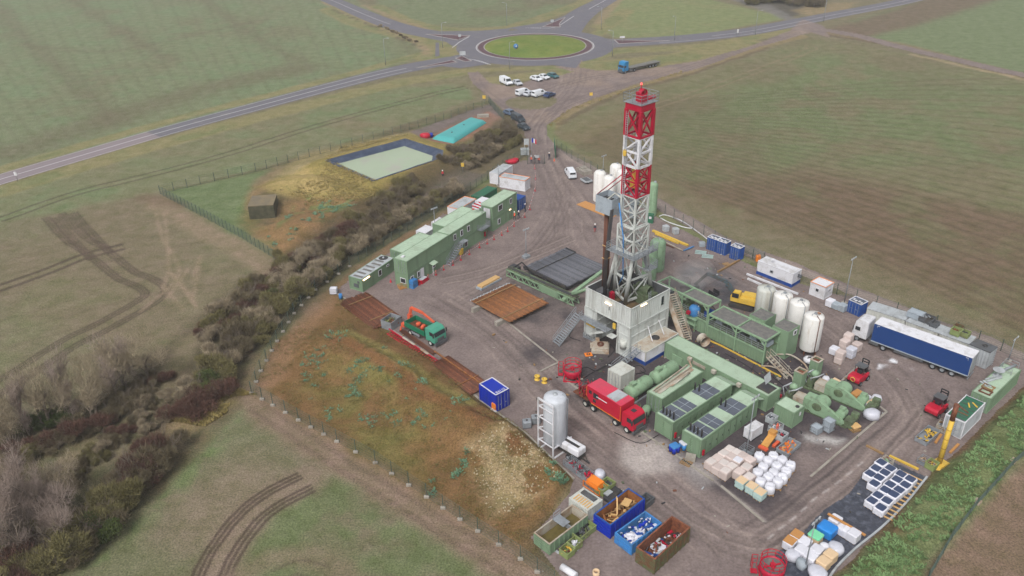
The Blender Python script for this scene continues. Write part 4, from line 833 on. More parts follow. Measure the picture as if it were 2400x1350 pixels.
def on(c, dx, dy, dz): a = c.rotation_euler.z; return Vector((c.location.x + dx * math.cos(a) - dy * math.sin(a), c.location.y + dx * math.sin(a) + dy * math.cos(a), c.location.z + dz))
for k, (dx, dy, ln, a, lab) in enumerate(((-.3, .3, 2.6, -20, 'pale plank lying across the green container roof'), (-2.0, .5, 1.4, 65, 'grey steel profile beside a brown pallet on the green roof'))):
    b = MB(); b.box(0, 0, .02, ln, .28, .12); b.box(.1, .45, .02, ln * .9, .2, .1); o = b.build('plank', M['whitegrey']); o.location = on(c, dx, dy, 2.56); o.rotation_euler.z = R(40 + a); tag(o, lab, 'plank')
for k, (dx, dy, lab) in enumerate(((-3.9, -.1, 'flat rusty frame at the near end of the green roof'), (-2.6, .1, 'brown wooden pallet in the middle of the green roof'))):
    b = MB()
    for s_ in (-.45, .45): b.box(s_, 0, .02, .16, 1.5, .12); b.box(0, s_ * 1.4, .02, .9, .14, .14)
    o = b.build('frame' if k == 0 else 'pallet', M['rust' if k == 0 else 'wood']); o.location = on(c, dx, dy, 2.56); o.rotation_euler.z = R(40); tag(o, lab, 'scrap')
b = MB(); rail(b, [(-1.2, -.8, 0), (-1.2, .8, 0), (1.2, .8, 0), (1.2, -.8, 0)], .9); b.tube([(-1, .2, .3), (1.3, -.4, .3)], .18, 8); o = b.build('pipe_rack', M['grey']); o.location = on(c, 3.6, 0, 2.58); o.rotation_euler.z = R(40); tag(o, 'grey tube frame at the far end of the green roof', 'rack')
wt = cont('open_top_container', 'light grey open topped container covered with green netting beside the leaning crane', 'container', (2263.3, 991.1), 2.7, 6.0, 2.46, R(41), wall='whitegrey', roof='greendk', frame='white', door='l')
b = MB()
for x_, y_, a, m in ((-.4, .3, 70, 0), (.9, 0, 30, 1), (1.5, -.5, 55, 1), (-1.4, .1, 88, 0)):
    l_ = 1.0 if m else 1.9; b.bar((x_ - math.cos(R(a)) * l_ / 2, y_ - math.sin(R(a)) * l_ / 2, 2.74), (x_ + math.cos(R(a)) * l_ / 2, y_ + math.sin(R(a)) * l_ / 2, 2.74), .16, .08, m=m)
for i in range(7): b.bar((-2.8 + i * .93, -1.1, 2.72), (-2.8 + i * .93, 1.1, 2.72), .06, m=2)
b.build('roof_beam', [M['rust'], M['yellow'], M['greydk']], wt)
b = MB(); X_ = sxf('l', 6.0, 2.46)
for j in range(9): spanel(b, 'l', 6.0, 2.46, .1, .2 + j * .27, .5, .05, .06, .12)
b.build('ladder', M['grey'], wt)
# row of grey tanks behind the trailer
def greytank(label, p0, p1, z, W, wall='offwhite', top='whitegrey', ribs=True, open_=None):
    x, y, a, L = edge(p0, p1, z, W); t = thing('mud_tank', label, 'tank', (x, y, 0), a); b = MB()
    b.corr((-L / 2, -W / 2), (L / 2, -W / 2), .1, z - .08, .4, .05); b.corr((L / 2, -W / 2), (L / 2, W / 2), .1, z - .08, .4, .05); b.corr((L / 2, W / 2), (-L / 2, W / 2), .1, z - .08, .4, .05); b.corr((-L / 2, W / 2), (-L / 2, -W / 2), .1, z - .08, .4, .05); b.build('wall', M[wall], t)
    b = MB(); b.box(0, 0, z - .1, L + .1, W + .1, .1)
    if ribs:
        n = int(L / .5)
        for i in range(n): b.box(-L / 2 + (i + .5) * L / n, 0, z, .26, W - .3, .06)
    b.build('top', M[top], t); return t
greytank('pale grey ribbed tank at the left end of the row behind the white trailer', (2033, 722), (2122, 750), 2.0, 2.6)
greytank('pale grey ribbed tank in the middle of the row behind the white trailer', (2124, 752), (2200, 780), 2.0, 2.6)
gt3 = greytank('pale grey ribbed tank with green crates on top, behind the white trailer', (2202, 781), (2272, 806), 2.0, 2.6)
gt = greytank('tall light grey tank with a dark hatch behind the back of the white trailer', (2273, 806), (2321, 826), 3.0, 2.2, wall='whitegrey', top='greydk', ribs=False)
b = MB(); b.lathe(0.2, 0, [(.35, 3.0), (.35, 3.15), (.2, 3.15), (.2, 3.02)], 14); b.build('hatch', M['dark'], gt); b = MB()
for i in range(9): b.bar((1.62, .2, .3 + i * .33), (1.62, .7, .3 + i * .33), .05)
b.build('ladder', M['grey'], gt)
q = G(2146, 742, 2.2); m = container('pump_box', 'grey blue equipment box on the tank row behind the white trailer', 'equipment', q.x, q.y, UA, 2.2, 1.6, 1.0, z=2.07, wall='greypanel', roof='greypanel', door=None, flat=True, roofribs=False)
q = G(2172, 752, 2.2); crate('crate', 'open grey basket next to the blue grey box on the tank row', q.x, q.y, UA, 2.0, 1.5, .9, 'greydk', z=2.07, fill=['dark', 'grey'])
q = G(2190, 762, 2.2); crate('crate', 'small dark grey basket with a rail on the tank row', q.x, q.y, UA, 1.1, 1.3, .6, 'greydk', z=2.07)
q = G(2240, 782, 2.2); crate('crate', 'green crate holding rusty parts on the tank row', q.x, q.y, UA, 1.3, 1.3, .9, 'greenolive', ['rust', 'rustor'], z=2.07)
q = G(2260, 786, 2.2); crate('crate', 'empty looking green crate at the right of the tank row', q.x, q.y, UA, 1.3, 1.2, .8, 'greenolive', ['machdk', 'dark'], z=2.07)
q = G(2246, 773, 2.2); crate('crate', 'dark green crate behind the two green crates on the tank row', q.x, q.y, UA, 1.3, 1.0, .8, 'greenrust', z=2.07)
# ================================================================ LOWER LEFT SKIPS
q = cor((1378, 1197.5), 2.1, 2.5, 2.9, R(43)); c = container('white_container', 'pale grey ten foot container with wooden slats and debris on its roof', 'container', *q, R(43), 2.5, 2.9, 2.1, wall='offwhite', roof='offwhite', door=None)
b = MB()
for i in range(7): b.box(-.55 + (i % 2) * .03, -1.1 + i * .34, 2.12, 1.0, .16, .06)
b.build('slat', M['woodlt'], c); b = MB(); b.box(.55, .0, 2.12, .65, 2.0, .16); b.build('roof_debris', M['greydk'], c)
q = cor((1288, 1275.8), 1.75, 6.1, 2.35, R(43)); c = skip('settling_tank', 'open pale green settling tank with a grating walkway across it', *q, R(43), 6.1, 2.35, 1.75, 'green', 'rigdirty', cat='tank', floor=.45, th_=.08)
b = MB(); b.box(0, 0, .5, 5.8, 2.1, .06); b.build('sludge', mat('sludge', '#6B6038', var=.4, scale=2, rough=.4), c); b = MB(); b.box(.5, 0, 1.1, .12, 2.1, .6); b.box(.3, .3, 1.78, 1.1, 1.7, .07); rail(b, [(-.2, 1.0, 1.8), (.9, 1.0, 1.8)], .9); b.build('walkway', M['grey'], c)
q = cor((1430.8, 1231.8), 2.1, 5.9, 2.4, R(42.5)); c = skip('skip', 'deep blue skip with rusty inside full of broken timber', *q, R(42.5), 5.9, 2.4, 2.1, 'blue', 'rustor', rim='bluec')
heap(c, 'timber', 5.7, 2.1, .7, 42, ['wood', 'woodlt', 'wood', 'rustor'], 3, 1.8, 0, .7); b = MB(); b.box(1.6, .3, 1.35, 1.2, .9, .13, rot=.3); b.bar((-.6, -.2, .8), (.6, .9, 2.3), .14); b.bar((.2, .3, .9), (.6, 1.0, 2.5), .12); b.build('pallet', M['woodlt'], c)
q = cor((1480.2, 1278), 1.6, 4.9, 2.4, R(40)); c = skip('skip', 'light blue skip heaped with white bags and blue plastic', *q, R(40), 4.9, 2.4, 1.6, 'bluelt', 'bluelt', rim='bluelt')
b = MB(); [blob(b, rnd.uniform(-1.9, 1.9), rnd.uniform(-.6, .6), .45, rnd.uniform(.35, .7), rnd.uniform(.3, .6), rnd.uniform(.3, .55), 0, seed=k, amp=.25) for k in range(9)]; b.build('waste_bag', M['bagw'], c); heap(c, 'plastic_waste', 4.6, 2.1, .9, 60, ['bluec', 'bagw', 'blue', 'wrap'], 12, .8, 0, .5)
q = cor((1535, 1311.3), 2.3, 6.3, 2.4, R(44)); c = skip('skip', 'tall rusty green skip with bent far rim holding scrap metal', *q, R(44), 6.3, 2.4, 2.3, 'greenrust', 'rust', rim='rust')
heap(c, 'scrap_metal', 6.0, 2.1, .6, 95, ['greydk', 'dark', 'red', 'bluec', 'whitegrey', 'rust', 'bagw'], 21, 1.0, 0, .5)
b = MB(); b.box(-.3, 0, .8, 1.2, 1.6, .1, rot=.2); b.build('white_panel', M['bagw'], c)
for lab, px, py, L, W, H, wall, fill, rot in (('long olive green crate with black hoses beside the settling tank', 1368, 1252, 2.7, 1.3, .8, 'greenolive', ['dark', 'greydk', 'black'], 44), ('green bin lined with a white plastic sheet below the blue skip', 1347, 1283, 1.3, 1.1, .9, 'greenolive', ['bagw', 'bagw', 'wrap'], 44),
        ('pale olive bin with yellow scrap at the foot of the settling tank', 1329, 1300, 1.2, 1.2, .9, 'greenolive', ['rust', 'yellow'], 44), ('square green bin of dark fittings behind the blue skip', 1424, 1145, 1.3, 1.3, 1.0, 'greenolive', ['greydk', 'dark'], 43), ('square green bin nearer the orange frame', 1411, 1154, 1.2, 1.3, 1.0, 'greenolive', ['greydk', 'grey'], 43),
        ('grey bin full of pipe fittings beside the rusty pipes', 918, 765, 2.5, 2.0, 1.5, 'grey', ['machdk', 'rust', 'greenolive'], 58), ('open tipping box at the far end of the blue skip', 1513, 1182, 1.6, 1.2, .9, 'greydk', ['greydk'], 43)):
    q = G(px, py); crate('bin', lab, q.x, q.y, R(rot), L, W, H, wall, fill, cat='bin')
q = G(1366, 1113); crate('pipe_basket', 'long grey mesh basket of rods along the yard edge', q.x, q.y, R(-52), 5.6, 1.4, .9, 'grey', ['greydk', 'dark', 'red'], cage=True, cat='basket')
q = G(1332, 1270); t = thing('pipe_rack', 'narrow trestle of black pipes beside the settling tank', 'rack', (q.x, q.y), R(44)); b = MB(); b.box(0, 0, 0, 4.2, .9, .15); b.build('base', M['whitegrey'], t); b = MB()
for i in range(5): b.tube([(-1.9, -.35 + i * .17, .3), (1.7, -.35 + i * .17, .3)], .08, 6)
b.build('pipe', M['dark'], t)
q = G(1395, 1145); t = thing('orange_unit', 'orange covered pump frame beside the green bins', 'equipment', (q.x, q.y), R(-48)); b = MB(); b.box(0, 0, .6, 1.9, 1.3, .7, taper=.9); b.build('cover', M['orange'], t); b = MB()
for sx in (-1, 1):
    for sy in (-1, 1): b.bar((sx * 1.3, sy * .7, 0), (sx * 1.3, sy * .7, .9), .08); b.bar((-1.3, sy * .7, .1 + .4 * (sx + 1)), (1.3, sy * .7, .1 + .4 * (sx + 1)), .08)
b.build('frame', M['orange'], t)
q = G(1405, 1124); b = MB(); blob(b, 0, 0, 0, .75, .7, .7, seed=5); tag(b.build('bulk_bag', M['wrap'], loc=q), 'crumpled white wrapped bulk bag beside the grey mesh basket', 'bag')
q = G(1430, 1172); t = thing('tarpaulin_stack', 'pallet draped in black sheet behind the blue skip', 'pallet load', (q.x, q.y), R(43)); b = MB(); rbox(b, 0, 0, .12, 1.4, 1.2, .5); rbox(b, 1.3, .4, .1, 1.2, 1.3, .4); b.build('black_sheet', M['dark'], t); b = MB(); b.box(.2, .6, .62, 1.0, .8, .1); b.build('grey_sheet', M['whitegrey'], t)
a_, b_2 = G(1316, 1334), G(1350, 1356); b = MB(); b.tube([(*a_, .4), (*b_2, .4)], .38, 14); tag(b.build('pipe', M['white']), 'white pipe lying at the bottom edge of the yard', 'pipe')
q = G(1397, 1346); b = MB(); b.lathe(0, 0, [(.38, 0), (.38, .5), (.28, .5), (.28, .05)], 16); tag(b.build('concrete_ring', M['bagcard'], loc=q), 'small tan concrete ring at the bottom of the yard', 'ring')
# ================================================================ THE RIG
fx, fy = cor((1479.6, 725.2), 8.6, 8.7, 8.95)
rg = thing('drill_floor', 'pale grey panelled drill floor on two legs carrying the red and white mast', 'drill floor', (fx, fy), VA); L_, W_ = 8.7, 8.95
b = MB(); P = [(-L_ / 2, -W_ / 2), (L_ / 2, -W_ / 2), (L_ / 2, W_ / 2), (-L_ / 2, W_ / 2)]
for i in range(4): b.corr(P[i], P[(i + 1) % 4], 5.45, 8.6, .42, .05)
ins = [(x * .988, y * .988) for x, y in P]
for i in range(4): b.quad((*ins[(i + 1) % 4], 5.9), (*ins[i], 5.9), (*ins[i], 8.6), (*ins[(i + 1) % 4], 8.6), m=1)
for i in range(4):
    a, c_ = P[i], P[(i + 1) % 4]; b.bar((*a, 8.63), (*c_, 8.63), .16, .08); b.bar((*a, 5.4), (*c_, 5.4), .12, .14)
b.build('wind_wall', [M['rig'], M['greydk']], rg)
b = MB(); b.box(0, 0, 5.3, L_ - .2, W_ - .2, .5); b.build('floor', mat('muddy_floor', '#7D6748', dirt='#4F4438', dirt_amt=.5, dscale=.8), rg)
for yc in (W_ / 2 - 1.15, -W_ / 2 + 1.2):
    b = MB(); ww = 2.3; y0, y1 = yc - ww / 2, yc + ww / 2
    Q_ = [(-L_ / 2 + .1, y0), (L_ / 2 - .1, y0), (L_ / 2 - .1, y1), (-L_ / 2 + .1, y1)]
    for i in range(4): b.corr(Q_[i], Q_[(i + 1) % 4], .1, 5.3, .9, .03)
    for i in range(4):
        b.bar((*Q_[i], 0), (*Q_[i], 5.3), .26)
        for zz in (.2, 2.0, 3.7, 5.1): b.bar((*Q_[i], zz), (*Q_[(i + 1) % 4], zz), .16, .2)
    b.build('support_leg', M['rig'], rg)
b = MB(); spanel(b, 'l', L_ - .2, W_, -W_ / 2 + 1.2, 2.3, 1.7, .5, .02, .16); b.build('yellow_beam', M['yellow'], rg)
b = MB(); spanel(b, 'l', L_, W_, 1.55, 4.1, .5, .9, .02, .2); b.build('sign_board', M['yellow'], rg)
for (sd, s_, z_, w__, h__) in (('l', .35, 6.6, .35, .8), ('f', 2.7, 6.4, .8, 1.7)): window(rg, sd, L_, W_, s_, z_, w__, h__, 'rig')
for (sd, s_, z_) in (('l', .2, 7.7), ('f', -1.7, 8.3)): b = MB(); spanel(b, sd, L_, W_, s_, z_, 1.2, .12, .03, .2); b.build('lamp', M['lampon'], rg)
b = MB(); b.box(2.6, -1.0, 5.8, 2.2, 3.6, 1.7); b.box(3.0, 2.0, 5.8, 1.6, 1.8, 1.2); b.lathe(2.6, 7.9, [(.8, -2.2), (.8, .2)], 12, axis='y'); b.build('drawworks', M['machdk'], rg)
b = MB(); b.box(-2.5, 2.9, 5.8, 1.6, 1.4, 2.3); b.build('driller_cabin', M['greydk'], rg); b = MB(); b.box(-1.0, 2.2, 5.8, .7, .6, 1.6); b.build('iron_roughneck', M['red'], rg)
b = MB(); b.lathe(-.5, .6, [(.001, 5.95), (.7, 5.95), (.8, 5.8)], 18); b.box(-2.8, -.6, 5.8, .8, 1.6, .5); b.build('rotary_table', M['dark'], rg)
b = MB()
for j in range(10): b.bar((1.2, -3.3 + .03 * j, 5.9 + j * .28), (1.7, -3.3 + .03 * j, 5.9 + j * .28), .05)
for x_ in (1.2, 1.7): b.bar((x_, -3.3, 5.8), (x_, -3.0, 8.7), .06)
b.build('ladder', M['grey'], rg)
b = MB(); b.lathe(0, 0, [(.55, .2), (.55, 1.6), (.4, 1.8), (.4, 3.4), (.6, 3.5), (.6, 4.4)], 14); b.box(0, 0, .1, 2.2, 2.2, .4); b.build('blowout_preventer', M['dark'], rg)
b = MB(); b.tube([(-4.4, -3.4, 1.6), (-4.4, -3.4, 2.9)], .5, 10); b.build('wall_tank', M['offwhite'], rg)
# outside walkway and stairs on the left face
b = MB(); X_ = sxf('l', L_, W_); z0 = 3.6; b.box(-L_ / 2 - .65, 1.8, z0, 1.2, 5.6, .12); rail(b, [(-L_ / 2 - 1.2, -1.0, z0 + .1), (-L_ / 2 - 1.2, 4.6, z0 + .1)], 1.1, n=4)
b.build('walkway', M['grey'], rg); b = MB(); b.box(-L_ / 2 - .6, -1.6, 3.0, 1.1, 1.2, .12); b.bar((-L_ / 2 - .7, -.2, 3.3), (-L_ / 2 - .7, 2.6, 1.7), .8, .3); b.build('ramp_arm', M['rig'], rg)
tp = G(1357, 735, 4.0); ft = G(1303, 807, .1)
stairs('access_stair', (tp.x, tp.y, 3.9), (ft.x, ft.y, .1), 1.5, label='steel stair with handrails dropping left from the drill floor walkway', cat='stair')
a_ = G(1573, 688, 5.3); f_ = G(1612, 798, .1); o = stairs('mud_stair', (a_.x, a_.y, 5.3), (f_.x, f_.y, .1), 1.2, m='rigdirty', label='steep grey stair and chute on the right of the drill floor', cat='stair')
d_ = (f_ - a_).normalized(); nn_ = Vector((-d_.y, d_.x)); a2, f2_ = a_ - nn_ * 1.0, f_ - nn_ * 1.0; b = MB(); b.bar((a2.x, a2.y, 5.6), (f2_.x, f2_.y, .4), .7, .25); tag(b.build('chute', M['rigdirty']), 'grey steel chute beside the steep stair right of the drill floor', 'chute')
a_ = G(1497, 818, 2.6); f_ = G(1437, 868, .1); stairs('access_stair', (a_.x, a_.y, 2.4), (f_.x, f_.y, .1), 1.0, label='steel stair from the white rusty roofed cabin down past the pale container', cat='stair')
a_ = G(1478, 806, 2.6)
# white cabin with blue skirt beside the substructure
q = cor((1513.8, 826.8), 2.3, 7.6, 2.8, R(41.3)); dg = container('utility_cabin', 'white cabin with blue base and rust stained roof against the drill floor', 'cabin', *q, R(41.3), 7.6, 2.8, 2.3, wall='white', roof='rigdirty', frame='offwhite', door=None, skirt='blueskirt', roofribs=False)
b = MB(); b.lathe(0.3, .2, [(.62, 2.3), (.62, 2.45), (.5, 2.45), (.5, 2.32)], 16); b.disc(.3, .2, 2.36, .5, 16); b.build('roof_opening', M['dark'], dg)
b = MB(); b.bar((-.9, -.2, 2.4), (.2, 2.3, 5.0), .09); b.bar((1.8, -.2, 2.4), (2.6, 2.3, 5.0), .09); b.build('strut', M['white'], dg)
# ---------------- mast
MX, MY = 17.35, 105.5
ms = thing('drilling_mast', 'tall red and white lattice drilling mast rising from the drill floor', 'drilling mast', (MX, MY, 0), VA)
def lattice(b, s0, s1, z0, z1, n, leg=.26, br=.13, pat='X', faces=(0, 1, 2, 3)):
    C4 = lambda s, z: [Vector((-s / 2, -s / 2, z)), Vector((s / 2, -s / 2, z)), Vector((s / 2, s / 2, z)), Vector((-s / 2, s / 2, z))]
    A, B = C4(s0, z0), C4(s1, z1)
    for i in range(4): b.bar(A[i], B[i], leg, leg, up=(1, 0, 0))
    for i in faces:
        j = (i + 1) % 4
        for k in range(n):
            p, q, r_, s_ = A[i].lerp(B[i], k / n), A[j].lerp(B[j], k / n), A[i].lerp(B[i], (k + 1) / n), A[j].lerp(B[j], (k + 1) / n)
            if pat == 'X': b.bar(p, s_, br); b.bar(q, r_, br)
            elif pat == 'K': m_ = (p + q) / 2; b.bar(m_, r_, br); b.bar(m_, s_, br)
            elif pat == 'Z': b.bar(*((p, s_) if k % 2 else (q, r_)), br)
            b.bar(r_, s_, br * 1.15)
            if k == 0: b.bar(p, q, br * 1.4)
for nm, s0, s1, z0, z1, n, pat, m, leg, br in (('lattice_section', 2.5, 2.5, 32.7, 36.3, 1, 'X', 'red', .42, .18), ('lattice_section', 2.5, 2.5, 28.5, 32.6, 2, 'Z', 'white', .36, .2), ('lattice_section', 2.5, 2.5, 24.2, 28.45, 2, 'X', 'red', .34, .15), ('lattice_section', 2.5, 2.6, 24.1, 19.7, 2, 'X', 'rig', .26, .14), ('lattice_section', 3.0, 3.0, 19.6, 15.7, 2, 'K', 'rig', .26, .17)):
    b = MB(); lattice(b, s0, s1, min(z0, z1), max(z0, z1), n, leg, br, pat)
    b.build(nm, M[m], ms)
b = MB(); b.box(0, 0, 36.3, 2.75, 2.75, .8)
b.build('crown_frame', M['red'], ms)
b = MB(); b.box(.2, .1, 37.12, 3.4, 3.1, .08); rail(b, [(-1.5, -1.45, 37.15), (1.9, -1.45, 37.15), (1.9, 1.65, 37.15), (-1.5, 1.65, 37.15)], 1.25, n=4, closed=True, step=1.1, th_=.05); b.build('crown_platform', M['grey'], ms)
b = MB(); b.bar((.7, .6, 37.2), (.7, .6, 39.15), .1); b.box(-.2, -.5, 37.2, 1.1, .8, .9); b.lathe(.3, 38.2, [(.62, -.35), (.62, -.2), (.5, -.15), (.62, -.1), (.62, .05)], 16, axis='y'); b.box(.3, .35, 37.2, 1.2, .5, 1.2); b.lathe(.9, 38.1, [(.5, .5), (.5, .8)], 14, axis='y'); b.box(1.9, -.2, 37.2, 1.4, .5, .35); b.build('crown_block', M['red'], ms)
b = MB(); b.lathe(.7, .6, [(.12, 39.15), (.12, 39.35), (.02, 39.4)], 8); b.build('beacon', M['lampred'], ms)
b = MB(); b.lathe(0, 0, [(.1, 29), (.1, 36.8)], 6); b.build('drill_line', M['dark'], ms)
b = MB()
for y_ in (.3, .75): b.tube([(.9, y_, 8), (.9, y_, 36)], .14, 6)
b.build('guide_rail', M['greydk'], ms)
b = MB(); b.box(0, .1, 25.2, 1.1, 1.0, 1.0); b.box(0, .1, 26.3, .8, .6, 1.6); b.build('travelling_block', M['yellow'], ms)
b = MB(); b.box(0, 0, 22.6, 1.0, .9, 1.5); b.box(0, .2, 20.6, .7, .7, 1.8); b.build('top_drive', M['greypanel'], ms)
b = MB()
for y_ in (.75, 1.1): b.bar((-1.45, y_, 16), (-1.45, y_, 36), .05)
for k in range(66): b.bar((-1.45, .75, 16.2 + k * .3), (-1.45, 1.1, 16.2 + k * .3), .04)
b.build('ladder', M['whitegrey'], ms)
b = MB(); b.lathe(0, -1.7 , [(.22, 29.9), (.28, 30.3), (.22, 30.7)], 10); o = b.build('yellow_reel', M['yellow'], ms); o.location = (-1.6, 2.6, 0)
# walkway round the mast
b = MB()
for (cx, cy, lx, ly) in ((0, -2.1, 5.2, 1.0), (0, 2.1, 5.2, 1.0), (-2.1, 0, 1.0, 3.2), (2.1, 0, 1.0, 3.2)): b.box(cx, cy, 15.5, lx, ly, .1)
rail(b, [(-2.6, -2.6, 15.6), (2.6, -2.6, 15.6), (2.6, 2.6, 15.6), (-2.6, 2.6, 15.6)], 1.1, n=5, closed=True, step=1.0); b.build('walkway', M['grey'], ms)
b = MB(); b.box(1.9, -2.0, 12.6, 1.9, 1.2, .1); rail(b, [(1.0, -2.6, 12.7), (2.8, -2.6, 12.7), (2.8, -1.4, 12.7)], 1.1, n=5); b.bar((1.2, -2.0, 12.7), (.4, -2.0, 15.4), .5, .08); b.build('lower_platform', M['grey'], ms)
# spread legs
def loc(p, z): a = Vector((p[0] - MX, p[1] - MY)); return Vector((a.x * math.cos(VA) + a.y * math.sin(VA), -a.x * math.sin(VA) + a.y * math.cos(VA), z))
feet = [loc(G(1464, 715, 5.8), 5.8), loc(G(1527, 694, 5.8), 5.8), loc(G(1500, 668, 5.8), 5.8), loc(G(1440, 690, 5.8), 5.8)]
tops = [Vector((-1.5, -1.5, 15.6)), Vector((1.5, -1.5, 15.6)), Vector((1.5, 1.5, 15.6)), Vector((-1.5, 1.5, 15.6))]
for i in range(4):
    b = MB(); b.tube([feet[i], feet[i].lerp(tops[i], .5), tops[i]], [.3, .32, .22], 8); b.build('leg', M['rig'], ms)
b = MB()
for i in range(4):
    j = (i + 1) % 4; p0, q0 = feet[i], feet[j]; p1, q1 = tops[i], tops[j]
    a0, a1, a2 = p0.lerp(p1, .08), p0.lerp(p1, .5), p1; c0, c1, c2 = q0.lerp(q1, .08), q0.lerp(q1, .5), q1
    b.bar(a0, c0, .3); b.bar(a1, c1, .24); b.bar(a0, c1, .15); b.bar((a0 + c0) / 2, a1, .15); b.bar((a0 + c0) / 2, c1, .15); b.bar(a1, (a2 + c2) / 2, .15); b.bar(c1, (a2 + c2) / 2, .15)
b.build('leg_bracing', M['rig'], ms)
b = MB(); b.tube([loc(G(1419, 691, 5.8), 5.8), Vector((-1.5, 1.4, 15.8))], .24, 8); b.build('back_stay', M['rig'], ms)
b = MB(); b.tube([Vector((-1.9, 1.2, 23)), Vector((-1.7, .3, 18)), Vector((-1.9, -.2, 12)), loc(G(1445, 690, 5.8), 7)], .09, 6); b.build('blue_hose', M['bluelt'], ms)
b = MB()
for k in range(4): b.tube([Vector((-1.4 - .2 * k, 2.6, 21.5)), Vector((-2.0 - .25 * k, 2.9, 12)), Vector((-1.6 - .2 * k, 3.0, 6))], .07, 5)
b.build('hose', M['dark'], ms)
# racking board
b = MB(); F0 = loc((14.4, 107.1), 0); bx, by = F0.x, F0.y; LL, WW = 2.6, 3.1; Pq = [(bx, by), (bx + LL, by), (bx + LL, by + WW), (bx, by + WW)]
for i in range(4): b.bar((*Pq[i], 21.3), (*Pq[(i + 1) % 4], 21.3), .08, 2.5)
rb = b.build('racking_board', M['greypanel'], ms); b = MB()
for i in range(7): b.bar((bx + .1, by + .3 + i * .42, 21.8), (bx + LL - .5, by + .3 + i * .42, 21.8), .12, m=0)
b.box(bx + LL / 2, by + WW / 2, 20.2, LL - .1, WW - .1, .08); b.tube([(bx + .3, by + 1.2, 22.2), (bx + 1.5, by + .8, 23.0), (-1.2, 1.2, 23.4)], .13, 6, m=1); b.build('finger', [M['dark'], M['offwhite']], rb)
b = MB(); b.tube([(bx + .2, by + WW, 22.5), (-1.25, 1.2, 27.2)], .07, 5); b.tube([(bx + LL, by + WW, 22.5), (1.2, 1.2, 27.2)], .07, 5); b.build('tie_rod', M['red'], ms)
b = MB(); rail(b, [(bx + .6, by - .05, 20.3), (bx + .6, by - .7, 20.3), (bx + 1.7, by - .7, 20.3), (bx + 1.7, by, 20.3)], 1.1, n=3); b.box(bx + 1.15, by - .4, 20.2, 1.1, .7, .06); b.build('basket', M['grey'], rb)
# stands of drill pipe
t = thing('pipe_stand', 'rust brown stands of drill pipe racked upright beside the mast', 'drill pipe', (14.2, 109.4, 5.8), VA)
for i in range(5):
    for j in range(4): b = MB(); x_, y_ = -.36 + i * .18, -.27 + j * .18; b.tube([(x_, y_, 0), (x_, y_, 14.6 + .2 * ((i * 3 + j) % 3))], .085, 6); b.build('stand', M['rustdk'], t)
for z_ in (6.5, 8.6): b = MB(); b.box(0, 0, z_, 1.0, .85, .1); b.build('strap', M['woodlt'], t)
# ---------------- pipe deck (black drill pipe) and green catwalk
o_ = G(1258, 622, 1.6); ev = Vector((math.cos(VA), math.sin(VA))); eu = Vector((math.cos(UA), math.sin(UA)))
d0, d1 = G(1225, 622, 1.5), G(1345, 577, 1.5)
pk = thing('pipe_rack', 'wide rack of dark grey drill pipe beside the green catwalk', 'pipe rack', (d0 + ev * 5.3 + eu * 5.6).to_tuple(), UA)
b = MB()
for x_ in (-4, 0, 4): b.box(x_, 0, .1, .4, 10.5, 1.1)
b.build('trestle', M['greydk'], pk)
for k in range(40):
    b = MB(); y_ = -5.0 + k * .255; x0 = -5.2 + rnd.uniform(-.15, .15); b.tube([(x0, y_, 1.32), (x0 + 10.2, y_, 1.32)], .115, 6); b.tube([(x0 - .12, y_, 1.32), (x0 + .35, y_, 1.32)], .14, 6); b.build('drill_pipe', M['pipeblk'], pk)
b = MB(); b.bar((-5.4, -5.3, 1.3), (4.9, -5.3, 1.3), .3, .5); b.bar((-5.4, 5.3, 1.3), (-3, 5.3, 1.3), .2, .3); b.bar((-2.6, -5, 1.5), (-2.6, 5, 1.5), .12, .1); b.build('side_beam', M['dark'], pk)
c0, c1 = G(1193, 622, 2.0), G(1352, 700, 1.4); dd = (c1 - c0); ln = dd.length; ca_ = math.atan2(dd.y, dd.x); cw = thing('catwalk_machine', 'pale green truss catwalk between the rusty casing and the dark drill pipe', 'catwalk', ((c0 + c1) / 2).to_tuple(), ca_)
b = MB(); b.box(0, 0, 1.5, ln, 1.3, .12); b.box(0, 0, 1.62, ln, .5, .1, m=1)
b.build('deck', [M['machdk'], M['dark']], cw); b = MB()
for s_ in (-1, 1):
    b.bar((-ln / 2, s_ * .65, 1.45), (ln / 2, s_ * .65, 1.45), .2); b.bar((-ln / 2, s_ * .65, .3), (ln / 2, s_ * .65, .3), .16); n = 11
    for k in range(n): x_ = -ln / 2 + k * ln / n; b.bar((x_, s_ * .65, .3), (x_ + ln / n / 2, s_ * .65, 1.4), .1); b.bar((x_ + ln / n / 2, s_ * .65, 1.4), (x_ + ln / n, s_ * .65, .3), .1); b.bar((x_, s_ * .65, 0), (x_, s_ * .65, 1.4), .1) if k % 2 == 0 else None
b.build('truss', M['mach'], cw); b = MB(); b.box(2.2, -.72, .5, 4.5, .1, 1.0); b.build('side_panel', M['green'], cw); b = MB(); b.tube([(ln / 2 - 1.2, .3, 1.6), (ln / 2 + 1.6, .5, 3.6), (ln / 2 + 6.2, 4.8, 5.2)], .3, 6); b.build('pipe_ramp', M['mach'], cw)
b = MB(); b.box(-ln / 2 + .4, .9, .4, 1.6, 1.6, 1.2); b.build('hydraulic_unit', M['dark'], cw); b = MB(); b.tube([(-ln / 2 + .5, .2, 1.4), (-ln / 2 + 1.2, 2.0, 2.3), (-ln / 2 + 2.6, 2.2, 1.4), (-ln / 2 + 3, .9, 1.9)], .13, 6); b.build('hose', M['black'], cw)
